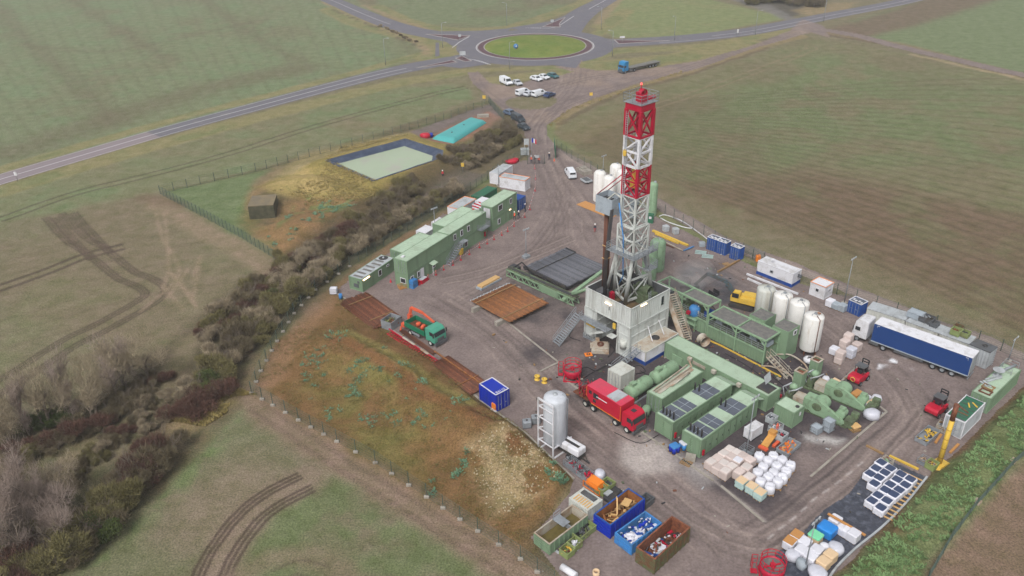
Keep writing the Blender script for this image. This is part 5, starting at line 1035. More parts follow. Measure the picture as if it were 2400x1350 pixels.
a_, c_ = G(1320, 700, 1.2), G(1412, 640, 2.0); b = MB(); b.bar((a_.x, a_.y, .9), (c_.x, c_.y, 2.4), .6, .35); rp_ = b.build('green_boom', M['mach']); tag(rp_, 'long pale green boom lying across the drill pipe toward the drill floor', 'boom')
# rusty casing rack
r0 = cor((1195, 752), 1.3, 8.6, 9.6, R(42)); ck_ = thing('casing_rack', 'rack of orange rusty casing on concrete beams below the catwalk', 'pipe rack', r0, R(-48))
b = MB()
for x_ in (-2.9, 2.9): b.box(x_, -.3, .0, .6, 10.6, .8)
b.build('concrete_beam', M['concrete'], ck_)
for k in range(36):
    b = MB(); y_ = -4.2 + k * .24; s_ = (k % 3) * .12; b.tube([(-4.9 + s_, y_, 1.0), (4.6 + s_, y_, 1.0)], .115, 6); b.lathe(y_, 1.0, [(.13, -4.9 + s_), (.13, -4.7 + s_)], 6, m=1, axis='x'); b.build('casing', [M['rustor'], M['whitegrey']], ck_)
for x_ in (-3.4, 3.2): b = MB(); b.bar((x_, -4.5, 1.18), (x_, 4.6, 1.18), .18, .1); b.build('batten', M['wood'], ck_)
def pipestack(name, label, px, py, rot, L, n, r, layers, m, sp=None, cat='pipe stack', batten=True, z=0):
    q = G(px, py); t = thing(name, label, cat, (q.x, q.y, z), rot); sp = sp or r * 2.1
    for l in range(layers):
        for k in range(n - l * 2):
            b = MB(); y_ = (k - (n - l * 2 - 1) / 2) * sp; x_ = rnd.uniform(-.25, .25); b.tube([(-L / 2 + x_, y_, .2 + r + l * r * 2.1), (L / 2 + x_, y_, .2 + r + l * r * 2.1)], r, 6); b.build('pipe', M[m], t)
    for x_ in (-L * .38, 0, L * .38): b = MB(); b.box(x_, 0, .02, .18, n * sp + .3, .17); b.build('bearer', M['wood'], t)
    if batten:
        for x_ in (-L * .3, L * .32): b = MB(); b.box(x_, 0, .22 + layers * r * 2.1, .12, (n - layers * 2) * sp + .5, .08); b.build('batten', M['wood'], t)
    return t
pipestack('casing_stack', 'stack of dark rusty pipe at the yard corner by the grey bin', 870, 732, R(-51), 10.6, 22, .1, 3, 'rust', sp=.25)
pipestack('rod_bundle', 'two long rusty pipes beside the red lattice booms', 980, 805, R(-50), 9.0, 4, .1, 1, 'rustdk', batten=False)
q = G(1074, 884); t = thing('casing_rack', 'low rusty sheet of pipes along the yard edge next to the blue container', 'pipe rack', (q.x, q.y), R(-50)); b = MB()
for x_ in (-4.6, -4.0, 2.6): b.box(x_, 0, .0, .25, 4.2, .34)
b.build('bearer', M['wood'], t)
for k in range(22): b = MB(); b.tube([(-4.9, -1.9 + k * .18, .42), (5.0, -1.9 + k * .18, .42)], .085, 5); b.build('pipe', M['rust'], t)
b = MB(); b.bar((-7, .9, .65), (5.4, 1.0, .55), .22, .16); b.bar((2.2, -2, .6), (2.2, 2, .6), .14, .1); b.build('batten', M['rustor'], t)
q = G(968, 818); t = thing('crane_boom', 'red lattice boom sections lying along the yard edge', 'boom', (q.x, q.y), R(-48)); b = MB()
for y_, z_ in ((-.45, .15), (.45, .15), (0, .85)): b.bar((-6.2, y_, z_), (5.6, y_ * (1.5 if y_ else 1), z_), .14)
for k in range(22):
    x_ = -6 + k * .54; s_ = (-1) ** k
    for (y0, z0), (y1, z1) in (((-.45, .15), (0, .85)), ((.45, .15), (0, .85)), ((-.45, .15), (.45, .15))): b.bar((x_, y0, z0), (x_ + .54, y1, z1), .07)
b.build('boom', M['redbright'], t); b = MB(); b.box(-1, .05, .9, 3.0, .3, .1); b.box(3, 0, .9, 1.8, .35, .1); b.build('plank', M['rigdirty'], t); b = MB(); b.bar((4.5, -.7, .15), (8.2, -.9, .15), .16); b.bar((5, .6, .15), (8.6, .2, .15), .14); b.build('boom_tip', M['redbright'], t)
q = G(1146, 667); t = thing('timber_pallet', 'trough of fresh sawn planks above the rusty casing', 'timber', (q.x, q.y), R(48)); b = MB(); b.box(0, 0, .1, 5.2, 1.3, .35); b.build('trough', M['greypanel'], t); b = MB()
for k in range(4): b.box(0, -.42 + k * .28, .45, 4.6, .24, .3)
b.build('plank', M['woodlt'], t)
q = G(1343, 768)
# ---------------- bits round the rig foot
q = G(1386, 793); crate('crate', 'small grey cage crate under the rig walkway', q.x, q.y, R(-44), 2.2, 1.3, .9, 'grey', ['dark', 'greydk'], cage=True)
q = G(1407, 820); t = thing('wellhead_block', 'cream rotary table block standing in front of the drill floor', 'equipment', (q.x, q.y), R(-8)); b = MB(); b.box(0, 0, 0, 2.6, 2.4, .6); b.box(0, 0, .6, 2.2, 2.0, .3); b.box(-.5, 1.2, .6, .6, .5, .7); b.box(-1.3, 0, .4, .5, .7, .6); b.build('body', M['rigdirty'], t); b = MB(); b.lathe(0, 0, [(.5, .9), (.5, 1.2), (.3, 1.2), (.3, .95)], 14); b.build('bore', M['rustdk'], t)
q = G(1379, 832); b = MB(); b.box(0, 0, .02, 1.1, .9, .12); b.lathe(0, 0, [(.3, .14), (.3, .2), (.15, .2)], 10, m=1); tag(b.build('steel_plate', [M['orange'], M['rust']], loc=q, rot=R(10)), 'flat orange steel plate on the ground by the red reel', 'plate')
def reel(label, px, py, s=1.0, z=0):
    q = G(px, py); t = thing('cable_reel', label, 'reel', (q.x, q.y, z), R(-8)); b = MB(); a = R(45); w2 = 1.6 * s
    for i in range(4):
        p = (w2 * math.cos(a + i * math.pi / 2), w2 * math.sin(a + i * math.pi / 2), .12); q2 = (w2 * math.cos(a + (i + 1) * math.pi / 2), w2 * math.sin(a + (i + 1) * math.pi / 2), .12); b.bar(p, q2, .16); b.bar(p, (0, 0, .12), .12); b.bar(p, (p[0] * .8, p[1] * .8, 1.2 * s), .1)
    b.build('skid', M['redbright'], t)
    b = MB(); b.lathe(0, 0, [(1.05 * s, .5 * s), (1.3 * s, 1.1 * s), (1.3 * s, 1.75 * s), (1.2 * s, 1.75 * s), (1.2 * s, 1.1 * s)], 28); b.disc(0, 0, .5 * s, 1.05 * s, 28, down=True); b.build('tank_ring', M['red'], t)
    b = MB(); b.disc(0, 0, 1.55 * s, 1.22 * s, 28); b.build('cover', M['roofpanel'], t)
    b = MB()
    for i in range(10): aa = i * math.pi * 2 / 10; c_, s2 = math.cos(aa), math.sin(aa); b.bar((1.28 * s * c_, 1.28 * s * s2, 1.7 * s), (1.28 * s * c_, 1.28 * s * s2, 2.7 * s), .06)
    for zz in (2.2, 2.7):
        for i in range(20): a0, a1 = i * math.pi / 10, (i + 1) * math.pi / 10; b.bar((1.28 * s * math.cos(a0), 1.28 * s * math.sin(a0), zz * s), (1.28 * s * math.cos(a1), 1.28 * s * math.sin(a1), zz * s), .06)
    b.build('guard_rail', M['redbright'], t)
    b = MB(); b.bar((-.9 * s, -.3 * s, 1.65 * s), (.9 * s, .4 * s, 1.65 * s), .15, .12); b.bar((0, -.7 * s, 1.7 * s), (.1, .7 * s, 1.7 * s), .12); b.box(0, 0, 1.6 * s, .5, .4, .35); b.build('spindle', M['redbright'], t)
    b = MB(); b.box(-1.7 * s, .4, .2, .7, .6, .1); rail(b, [(-2.0 * s, .1, .3), (-2.0 * s, .9, .3), (-1.4 * s, .9, .3)], 1.8 * s, n=4); b.build('step_frame', M['redbright'], t)
reel('round red mixing tub with guard rail on a red skid beside the red truck', 1341, 886)
reel('round red mixing tub with guard rail at the bottom edge of the yard', 1806, 1352, 1.0)
for px, py, lab in ((1259, 890, 'left yellow spoked reel on the ground'), (1276, 897, 'right yellow spoked reel on the ground')):
    q = G(px, py); b = MB(); b.lathe(0, 0, [(.42, 0), (.42, .12), (.22, .2), (.22, .55), (.42, .6), (.42, .7), (.18, .7), (.18, .1)], 12); tag(b.build('hose_reel', M['yellow'], loc=q), lab + ' near the red tub', 'reel')
# ---------------- mud tank houses on the right of the rig
def mudhouse(label, Fp, z, L, W, rot, roofs, tankz):
    """L along the long side; Fp nearest top corner"""
    x, y = cor(Fp, z, W, L, rot); t = thing('mud_tank_house', label, 'mud tank', (x, y), rot - math.pi / 2)   # x along u
    b = MB(); H_ = z
    for sx in (-1, 0, 1):
        for sy in (-1, 1): b.bar((sx * (L / 2 - .1), sy * (W / 2 - .1), 0), (sx * (L / 2 - .1), sy * (W / 2 - .1), H_), .2)
    for sy in (-1, 1): b.bar((-L / 2, sy * (W / 2 - .1), H_), (L / 2, sy * (W / 2 - .1), H_), .26, .26); b.bar((-L / 2, sy * (W / 2 - .1), tankz), (L / 2, sy * (W / 2 - .1), tankz), .18, .2)
    for sx in (-1, 0, 1): b.bar((sx * (L / 2 - .12), -W / 2 + .22, H_), (sx * (L / 2 - .12), W / 2 - .22, H_), .22, .24)
    for sx, dx in ((-1, 1), (0, -1), (0, 1), (1, -1)): b.bar((sx * (L / 2 - .1), -W / 2 + .1, H_ - 1.0), (sx * (L / 2 - .1) + dx * 1.0, -W / 2 + .1, H_ - .1), .14)
    b.build('frame', M['mach'], t)
    for i, rm in enumerate(roofs):
        if rm: b = MB(); b.box(-L / 4 + i * L / 2, 0, H_ - .08, L / 2 - .35, W - .42, .06); b.build('roof', M[rm], t)
    b = MB(); a = L / 2 - .2; c_ = W / 2 - .15; Pp = [(-a, -c_), (a, -c_), (a, c_), (-a, c_)]
    for i in range(4): b.corr(Pp[i], Pp[(i + 1) % 4], .1, tankz, .5, .05)
    b.box(0, 0, tankz, L - .5, W - .4, .06, m=1); b.build('tank', [M['green'], M['machdk']], t)
    b = MB(); rail(b, [(-L / 2 + .2, -W / 2 + .12, tankz + .1), (L / 2 - .2, -W / 2 + .12, tankz + .1)], 1.0, n=4, step=1.0); b.build('guard_rail', M['grey'], t)
    rr = random.Random(int(x * 10)); 
    for k in range(5):
        b = MB(); xx = -L / 2 + 1.0 + k * (L - 2) / 4; b.box(xx, .3, tankz + .08, 1.1, 1.4, rr.uniform(.5, 1.0)); b.lathe(xx, tankz + 1.0, [(.3, -.6), (.3, .3)], 10, axis='y', m=0); b.build('shaker', M[rr.choice(['greydk', 'blueskirt', 'machdk', 'rust', 'greypanel'])], t)
    return t
mudhouse('near green framed mud tank house with grating roofs', (1796, 801), 4.1, 10.2, 3.7, R(40), ['roofpanel', 'roofpanel'], 2.2)
mudhouse('far green framed mud tank house with an open steaming bay next to the drill floor', (1661, 720), 5.2, 10.4, 3.0, R(38), [None, 'roofpanel'], 2.4)
q = G(1624, 768); t = thing('vacuum_degasser', 'bright blue degasser tank on a green stand right of the drill floor', 'tank', (q.x, q.y), VA); b = MB()
for sx in (-1, 1):
    for sy in (-1, 1): b.bar((sx * .9, sy * .9, 0), (sx * .9, sy * .9, 2.0), .14)
b.box(0, 0, 2.0, 2.1, 2.1, .14); b.box(0, 0, 1.0, 2.0, 2.0, .1); b.build('stand', M['mach'], t); b = MB(); b.lathe(0, 0, [(.4, 2.1), (.85, 2.5), (.85, 3.6), (.7, 3.9), (.35, 4.05), (.001, 4.1)], 18); b.build('vessel', M['bluelt'], t)
b = MB(); b.tube([(.2, -.9, 2.3), (-.3, -.95, 3.2), (.3, -.4, 4.1)], .09, 6); b.tube([(.9, -.2, 2.3), (1.9, -.2, 2.4), (2.0, -.2, 3.4), (1.2, .4, 3.6)], .1, 6, m=1); b.box(-1.2, .3, 2.9, .5, .5, .5, m=2); b.build('pipework', [M['offwhite'], M['rigdirty'], M['red']], t)
q = G(1648, 812, 0); b = MB(); b.lathe(0, .9, [(.85, -.5), (.85, -.3), (.5, -.3), (.5, .5), (.85, .5), (.85, .7)], 18, axis='y'); tag(b.build('motor_drum', M['rigdirty'], loc=(q.x, q.y, .2), rot=R(20)), 'round grey drum motor in the gap by the mud tanks', 'drum')
for Fp, lab, L, W, zz in (((1793, 753), 'square green cabin with weathered roof behind the mud tank house', 2.9, 2.7, 4.7), ((1849, 779.6), 'green cabin with a white framed window at the end of the mud tanks', 2.9, 2.7, 4.7)):
    c = cont('mud_cabin', lab, 'cabin', Fp, zz, L, W, R(40), zz, wall='green', roof='roofpanel', frame='green', door=None, flat=True, wins=((('f', .3, 3.6, .8, .8),) if Fp[0] > 1800 else ()))
# tall silos
def silo(label, px, py, h, r, m='white', legs=False, group=None, rusty=False):
    q = G(px, py); t = thing('silo', label, 'silo', (q.x, q.y), 0, group); z0 = .5
    b = MB(); b.lathe(0, 0, [(r * .55, z0), (r * .95, z0 + .35), (r, z0 + .5), (r, h - .25), (r * .96, h - .08), (r * .5, h + .05), (.001, h + .12)], 28); b.build('shell', M[m], t)
    for k in range(4): b = MB(); a = k * math.pi / 2 + .7; b.bar((r * .8 * math.cos(a), r * .8 * math.sin(a), 0), (r * .8 * math.cos(a), r * .8 * math.sin(a), z0 + .7), .15); b.build('foot', M['rust' if rusty else 'grey'], t)
    b = MB(); a = -1.35; b.tube([(r * 1.04 * math.cos(a), r * 1.04 * math.sin(a), .3), (r * 1.04 * math.cos(a), r * 1.04 * math.sin(a), h - .1), (r * .4 * math.cos(a), r * .4 * math.sin(a), h + .2)], .06, 5); b.build('fill_pipe', M['rust' if rusty else 'grey'], t)
    b = MB(); b.lathe(.2, .1, [(.25, h), (.25, h + .25), (.001, h + .3)], 10); rail(b, [(-.5, -.4, h), (.5, -.4, h)], .4, n=2); b.build('hatch', M['grey'], t)
    if rusty: b = MB(); b.disc(r * .45, .2, h + .12, .35, 9); b.build('rust_patch', M['rustor'], t)
    return t
mat('silo_white', '#E6E4E0', dirt='#A9927A', dirt_amt=.12, streak=True, dscale=1.2); M['silow'] = MATS['silo_white']
silo('grey silo, far left of the four by the excavator', 1787, 742, 5.3, 1.42, 'offwhite')
silo('white silo standing right of the grey silo', 1825, 762, 5.6, 1.42, 'silow')
silo('white silo between its twin and the tall rust streaked silo', 1862, 784, 5.9, 1.42, 'silow')
silo('tall white silo with rust streaks and a rusty patch on top', 1893, 826, 6.5, 1.42, 'silow', rusty=True)
def bigtank(label, px, py, h, r, m, group=None):
    q = G(px, py); t = thing('storage_tank', label, 'tank', (q.x, q.y), 0, group); b = MB(); b.lathe(0, 0, [(r, .1), (r, h - .5), (r * .8, h - .15), (r * .4, h), (.001, h + .03)], 24); b.build('shell', M[m], t)
    for k in range(6): b = MB(); a = k * math.pi / 3; b.bar((r * 1.03 * math.cos(a), r * 1.03 * math.sin(a), .1), (r * 1.03 * math.cos(a), r * 1.03 * math.sin(a), h - .5), .08); b.build('rib', M[m], t)
    b = MB(); b.lathe(.3, 0, [(.25, h - .1), (.25, h + .2), (.01, h + .25)], 8); b.build('hatch', M['grey'], t)
for px, py, h, lab in ((1404, 470, 6.7, 'cream cylindrical tank, leftmost and nearest of those behind the racking board'), (1441, 452, 6.6, 'cream cylindrical tank at the back of the group with a dark valve'), (1426, 478, 6.3, 'cream cylindrical tank in front of the others, partly behind the racking board'), (1456, 462, 6.2, 'cream cylindrical tank squeezed between the back tank and the mast')): bigtank(lab, px, py, h, 1.2, 'silow')
bigtank('tall slim green tank standing behind the upper mast', 1527, 505, 7.2, .85, 'mach'); bigtank('tall pale green tank directly behind the lower mast', 1538, 632, 6.0, 1.3, 'mach'); bigtank('pale green tank close behind the mast walkway', 1520, 655, 6.2, 1.2, 'mach')
q = G(1400, 492); b = MB(); b.box(0, 0, .02, 2.6, 9.5, .15); tag(b.build('timber_mat', M['ply'], loc=q, rot=R(40)), 'orange timber mat on the ground before the cream tanks', 'timber mat')
q = G(1524, 522); b = MB(); b.box(0, 0, 0, 1.2, .8, 1.9); b.box(0, -.42, 1.0, .5, .04, .5, m=1); tag(b.build('cabinet', [M['greendk'], M['white']], loc=q, rot=R(-20)), 'dark green cabinet with a white notice beside the mast', 'cabinet')
# long green double container and the workshop
cdir = UA; x, y, a, L = edge((1577.3, 812.4), (1778, 918), 2.6, 2.95)
c = container('pump_container', 'long pale green ribbed container running diagonally behind the generators', 'container', x, y, a, L + 3.0, 2.95, 2.6, door=None, roofribs=True)
b = MB(); b.box(L / 2 + .2, 0, 2.62, 2.0, 1.9, .06); b.build('fan_opening', M['dark'], c); b = MB(); b.bar((L / 2 - .9, 1.2, 2.6), (L / 2 - .4, 1.6, 3.6), 1.9, .06); b.build('hatch_lid', M['whitegrey'], c)
b = MB(); spanel(b, 'f', L + 3, 2.95, -2.5, 1.6, 2.2, .5, .02, .1); b.build('sign_panel', M['rigdirty'], c)
for k in range(3): b = MB(); spanel(b, 'f', L + 3, 2.95, -4 + k * 4.2, 2.0, .6, .5, .02, .5); b.build('junction_box', M['rigdirty'], c)
def roofcorner(c): pass
w1 = cont('workshop_container', 'pale green container carrying a lattice arm on its roof', 'container', (1551.9, 936.2), 2.72, 9.1, 2.5, R(42.3))
b = MB(); b.bar((-3.9, -.1, 2.8), (3.9, .1, 2.8), .5, .08); b.bar((-4.2, .55, 3.0), (3.9, 1.0, 3.05), .14, .2); b.bar((-4.2, .2, 3.0), (3.9, .35, 3.05), .14, .2); b.bar((3.9, .3, 3.0), (4.0, .9, 3.9), .2); b.tube([(-1.6, -.5, 3.05), (2.6, -.35, 3.05)], .13, 8)
o = b.build('lattice_arm', M['rigdirty']); o.location = w1.location; o.rotation_euler.z = R(42.3); tag(o, 'pale weathered steel arm lying on the green container roof', 'steel arm')
def generator(label, Fp, z, rot, ladder=True):
    c = cont('generator_container', label, 'generator', Fp, z, 12.3, 2.9, rot, door=None, roofribs=False, flat=True)
    for x_, l_ in ((-4.55, 2.3), (-2.1, 2.0), (2.3, 2.9)):
        b = MB(); b.box(x_, 0, z + .0, l_, 2.5, .05); o = b.build('roof_grille', M['mesh'], c); b = MB(); b.bar((x_ - l_ / 2, 0, z + .065), (x_ + l_ / 2, 0, z + .065), .05, .03); b.bar((x_, -1.22, z + .07), (x_, 1.22, z + .07), .05, .03); b.build('grille_bar', M['greypanel'], o)
    b = MB(); b.box(-3.25, 0, z, .16, 2.6, .1); b.build('roof_beam', M['greenroof'], c)
    for x_, y_ in ((-5.9, .75), (-5.9, .2), (-5.9, -.35), (-5.9, -.95), (1.1, 1.2), (1.2, .6)):
        b = MB(); b.tube([(x_ + .4, y_, z), (x_ + .4, y_, z + 1.0), (x_ + .3, y_, z + 1.15)], .11, 8); b.build('exhaust_pipe', M['dark'], c)
    b = MB(); b.add([(6.1, -1.45, z - .02), (6.1, 1.45, z - .02), (7.6, 1.45, z - .75), (7.6, -1.45, z - .75), (6.1, -1.45, z - .1), (6.1, 1.45, z - .1), (7.6, 1.45, z - .83), (7.6, -1.45, z - .83)], [(0, 3, 2, 1), (4, 5, 6, 7), (0, 4, 7, 3), (1, 2, 6, 5), (3, 7, 6, 2)]); b.build('end_hood', M['greenroof'], c)
    b = MB(); spanel(b, 'f', 12.3, 2.9, -5.6, .35, .3, .75, .03, .2); b.build('fire_extinguisher', M['redbright'], c)
    for k in range(8): b = MB(); spanel(b, 'f', 12.3, 2.9, -4.6 + k * 1.3, .3, 1.1, 2.0, .01, .04); spanel(b, 'f', 12.3, 2.9, -4.25 + k * 1.3, 1.2, .08, .25, .04, .08, m=1); b.build('door', [M['green'], M['dark']], c)
    for k in range(2): b = MB(); spanel(b, 'l', 12.3, 2.9, -.65 + k * 1.3, .3, 1.1, 2.1, .01, .035); b.build('door', M['green'], c)
    b = MB()
    for k in range(9): spanel(b, 'l', 12.3, 2.9, .0, .3 + k * .26, .45, .035, .05, .09)
    b.build('ladder', M['mach'], c); return c
ga = generator('nearer pale green generator container beside the white bags, rust stains on its roof', (1644.2, 1033.7), 2.8, R(41.3)); gb2 = generator('pale green generator container between the workshop container and the nearer generator', (1577.8, 992.1), 2.85, R(40))
for k, (x_, y_) in enumerate(((-.4, .2), (.5, -.3))): b = MB(); b.disc(x_, y_, 2.775, .42, 9); b.build('rust_stain', M['rustor'], ga)
cont('tool_container', 'small off white container between the red truck and the green air tanks', 'container', (1455.8, 881.9), 2.4, 2.9, 2.45, VA, wall='offwhite', roof='offwhite', door='l')
c = cont('control_container', 'small green container with a dark roof port near the mud pumps', 'container', (1861.8, 969.3), 2.5, 2.45, 2.9, R(39.5), door=None)
b = MB(); b.lathe(.3, -.9, [(.26, 2.5), (.26, 2.6)], 12); b.disc(.3, -.9, 2.6, .26, 12); b.build('roof_port', M['dark'], c); b = MB(); spanel(b, 'f', 2.45, 2.9, .2, 1.5, .35, .5, .02, .08); b.build('notice', M['white'], c)
# horizontal tanks
def htank(label, p0, p1, r, zc, m='mach'):
    a, b_ = G(*p0, zc), G(*p1, zc); d = b_ - a; L = d.length; t = thing('air_tank', label, 'tank', ((a + b_) / 2).to_tuple(), math.atan2(d.y, d.x)); b = MB()
    b.lathe(0, zc, [(.001, -L / 2 - .25), (r * .6, -L / 2 - .18), (r * .93, -L / 2), (r, -L / 2 + .15), (r, L / 2 - .15), (r * .93, L / 2), (r * .6, L / 2 + .18), (.001, L / 2 + .25)], 24, axis='x'); b.build('vessel', M[m], t)
    for x_ in (-L * .3, L * .3): b = MB(); b.box(x_, 0, .05, .3, r * 1.8, zc - r * .7); b.build('saddle', M['machdk'], t)
    b = MB(); b.lathe(0, 0, [(.3, zc + r - .05), (.3, zc + r + .2), (.001, zc + r + .22)], 12); b.box(-L * .3, 0, zc + r - .05, .9, .7, .45); b.build('manhole', M[m], t); b = MB(); b.box(0, -r, .05, L * 1.05, .15, .2); b.box(0, r, .05, L * 1.05, .15, .2); b.build('skid', M['grey'], t); return t
htank('near horizontal green air tank beside the red truck cab', (1473, 922), (1519, 893), 1.0, 1.35); htank('far horizontal green air tank beside the lattice roofed container', (1533, 887), (1580, 858), 1.0, 1.35)
q = G(1592, 850); b = MB(); b.box(0, 0, .1, 1.3, 1.8, 1.3); b.build; tag(b.build('valve_box', M['mach'], loc=q, rot=VA), 'green box at the far end of the air tanks', 'box')
q = G(1512, 975); t = thing('air_receiver', 'small green air receiver just in front of the red truck cab', 'tank', (q.x, q.y), R(60)); b = MB(); b.lathe(0, .85, [(.001, -.9), (.4, -.8), (.6, -.6), (.6, .6), (.4, .8), (.001, .9)], 16, axis='x'); b.build('vessel', M['mach'], t); b = MB(); b.box(-.5, .9, .1, .7, .6, 1.2); b.lathe(-.2, .8, [(.2, 1.2), (.2, 1.7)], 8); b.build('compressor', M['machdk'], t); b = MB(); b.box(.4, 0, .05, .3, 1, .5); b.box(-.4, 0, .05, .3, 1, .5); b.build('saddle', M['machdk'], t)
# mud pumps
def mudpump(label, px, py, rot):
    q = G(px, py); t = thing('mud_pump', label, 'mud pump', (q.x, q.y), rot)
    b = MB(); b.box(0, 0, .05, 10.0, 2.6, .3); b.build('skid', M['machdk'], t)
    b = MB(); b.lathe(.6, 1.75, [(1.05, -.9), (1.1, -.7), (1.1, .7), (1.05, .9)], 24, axis='y', smooth=False); b.lathe(.6, 1.75, [(.001, -.92), (1.05, -.9)], 24, axis='y'); b.lathe(.6, 1.75, [(1.05, .9), (.001, .92)], 24, axis='y'); b.box(-.4, 0, .35, 2.6, 1.9, 1.9); b.build('crankcase', M['mach'], t)
    b = MB(); b.prism([(-.7, .9), (-.2, .45), (4.2, .4), (4.6, .9), (4.3, 1.2), (1.5, 2.7), (.6, 2.95), (-.3, 2.6), (-.75, 1.8)], -1.45, -1.0); b.build('belt_guard', M['mach'], t)
    b = MB(); b.lathe(.5, 1.85, [(.001, -1.5), (.62, -1.5), (.7, -1.47)], 20, axis='y'); b.build('sheave_opening', M['machdk'], t)
    b = MB(); b.lathe(3.6, 1.5, [(.001, -.95), (.65, -.9), (.7, -.5), (.7, .6), (.6, .9), (.001, .92)], 18, axis='y', smooth=False); b.box(3.6, .0, 2.1, .8, .7, .5); b.build('motor', M['mach'], t)
    b = MB(); b.box(5.1, -.5, .3, 1.2, 1.5, 1.2); b.box(5.3, .6, .3, 1.0, .8, 1.8); b.tube([(4.6, -1.1, .6), (5.8, -1.0, .8), (5.8, .8, 1.0)], .12, 6, m=1); b.build('gearbox', [M['machdk'], M['dark']], t)
    b = MB(); b.box(-2.4, 0, .35, 1.8, 1.7, 1.3); b.build('crosshead', M['rigdirty'], t); b = MB()
    for y_ in (-.6, 0, .6): b.tube([(-1.6, y_, 1.2), (-3.9, y_, 1.2)], .2, 8)
    b.box(-4.0, 0, .4, .9, 2.0, 1.4); b.build('fluid_end', M['machdk'], t)
    b = MB(); b.lathe(-3.9, .3, [(.15, 1.8), (.5, 2.1), (.62, 2.5), (.5, 2.9), (.001, 3.1)], 14); b.build('pulsation_dampener', M['mach'], t)
    b = MB(); b.tube([(-3.9, -.8, 1.4), (-3.9, -1.1, 2.4), (-3.0, -.9, 3.0), (-2.6, .2, 3.1)], .1, 6); b.tube([(-4.5, .8, .6), (-5.3, .6, 1.6), (-4.6, .2, 2.6)], .12, 6); b.tube([(-4.6, -.8, 1), (-5.2, -.4, 2.2), (-4.2, .1, 3.2)], .08, 6); b.build('pipework', M['whitegrey'], t)
    b = MB(); b.box(-5.0, -1.2, .7, .3, .3, .5); b.build('valve', M['redbright'], t); t.scale = (.92, .92, .84); return t
mudpump('nearer green mud pump with slanted belt guard', 1912, 962, R(-43)); mudpump('farther green mud pump behind its twin', 1962, 930, R(-43))
for px, py, h, lab in ((1871, 905, 1.0, 'nearer'), (1908, 878, 1.0, 'farther')):
    q = G(px, py); t = thing('intake_box', f'{lab} tall green intake box with an open top at the mud pumps', 'box', (q.x, q.y), R(41)); b = MB(); P4 = [(-.65, -.65), (.65, -.65), (.65, .65), (-.65, .65)]
    for i in range(4): b.corr(P4[i], P4[(i + 1) % 4], 0, 2.6, .3, .04)
    b.build('shaft', M['green'], t); b = MB()
    for (cx, cy, lx, ly) in ((0, -.6, 1.4, .2), (0, .6, 1.4, .2), (-.6, 0, .2, 1.0), (.6, 0, .2, 1.0)): b.box(cx, cy, 2.58, lx, ly, .1)
    b.box(0, 0, 2.3, 1.1, 1.1, .05, m=1); b.build('rim', [M['rigdirty'], M['rustdk']], t)
# hoses and stair between tanks and pumps
for pts, r_, m, lab in (([(1783, 862, .3), (1810, 868, .6), (1850, 893, 1.0), (1858, 902, .5)], .12, 'rigdirty', 'pale hose curving from the green tanks toward the near intake box'), ([(1820, 837, .5), (1850, 845, 1.0), (1880, 862, .9), (1893, 872, .4)], .12, 'rigdirty', 'pale hose curving to the far intake box'),
        ([(1545, 508, .1), (1560, 505, .1), (1600, 520, .1), (1640, 548, .1), (1657, 561, .1)], .1, 'white', 'long white hose along the right hand edge behind the mast'), ([(1548, 512, .1), (1570, 523, .1), (1605, 534, .1), (1622, 536, .1)], .1, 'white', 'short white hose loop behind the mast')):
    b = MB(); P = [(*G(p[0], p[1]), p[2]) for p in pts]; P = [tuple(v) for v in smooth(np.array(P), 5)]; b.tube(P, r_, 6); tag(b.build('hose', M[m]), lab, 'hose')
a_, f_ = G(1800, 835, 1.8), G(1850, 885, .1); stairs('tank_stair', (a_.x, a_.y, 1.9), (f_.x, f_.y, .1), .9, m='rigdirty', label='muddy steel stair down from the near mud tank house', cat='stair')
b = MB()
for a_, c_ in (((1640, 790), (1690, 812)), ((1690, 812), (1830, 885))): A, B = G(*a_), G(*c_); b.bar((*A, .15), (*B, .15), .2, .16)
tag(b.build('yellow_pipe', M['yellow']), 'thin yellow pipe running along the foot of the green tanks', 'pipe')
# ================================================================ VEHICLES
def cabin_lorry(t, x0, x1, w, h, m, face=True, vis=False, sleeper=True):
    b = MB(); zb = .75; d = x1 - x0
    b.prism([(x0, zb), (x1 - .05, zb), (x1, zb + .5), (x1 - .03, zb + 1.05), (x1 - .3, h - .35), (x1 - .75, h), (x0 + .1, h), (x0, h - .2)], -w / 2, w / 2)
    o = b.build('cab', M[m], t); md = o.modifiers.new('Bevel', 'BEVEL'); md.width = .07; md.segments = 2
    b = MB(); y_ = w / 2 - .14; b.add([(x1 - .02, -y_, zb + 1.1), (x1 - .02, y_, zb + 1.1), (x1 - .2, y_, h - .95 if sleeper else h - .45), (x1 - .2, -y_, h - .95 if sleeper else h - .45), (x1 - .1, -y_, zb + 1.1), (x1 - .1, y_, zb + 1.1), (x1 - .3, y_, h - .95), (x1 - .3, -y_, h - .95)], [(0, 1, 2, 3), (1, 5, 6, 2), (4, 0, 3, 7), (3, 2, 6, 7)])
    b.build('windscreen', M['glass'], t)
    for s in (-1, 1):
        b = MB(); b.box(x1 - .75, s * (w / 2 + .0), zb + 1.15, .75, .05, .62); b.build('side_window', M['glass'], t)
        b = MB(); b.box(x1 - .12, s * (w / 2 + .16), zb + 1.1, .1, .22, .7); b.build('mirror', M['dark'], t)
        b = MB(); b.box(x1 + .04, s * (w / 2 - .35), zb - .05, .06, .4, .22); b.build('headlight', M['glass'], t)
    b = MB(); b.box(x1 - .02, 0, .35, .35, w, .5); b.box(x1 + .03, 0, zb + .15, .04, w * .55, .6); b.build('grille', M['greydk'], t); return o
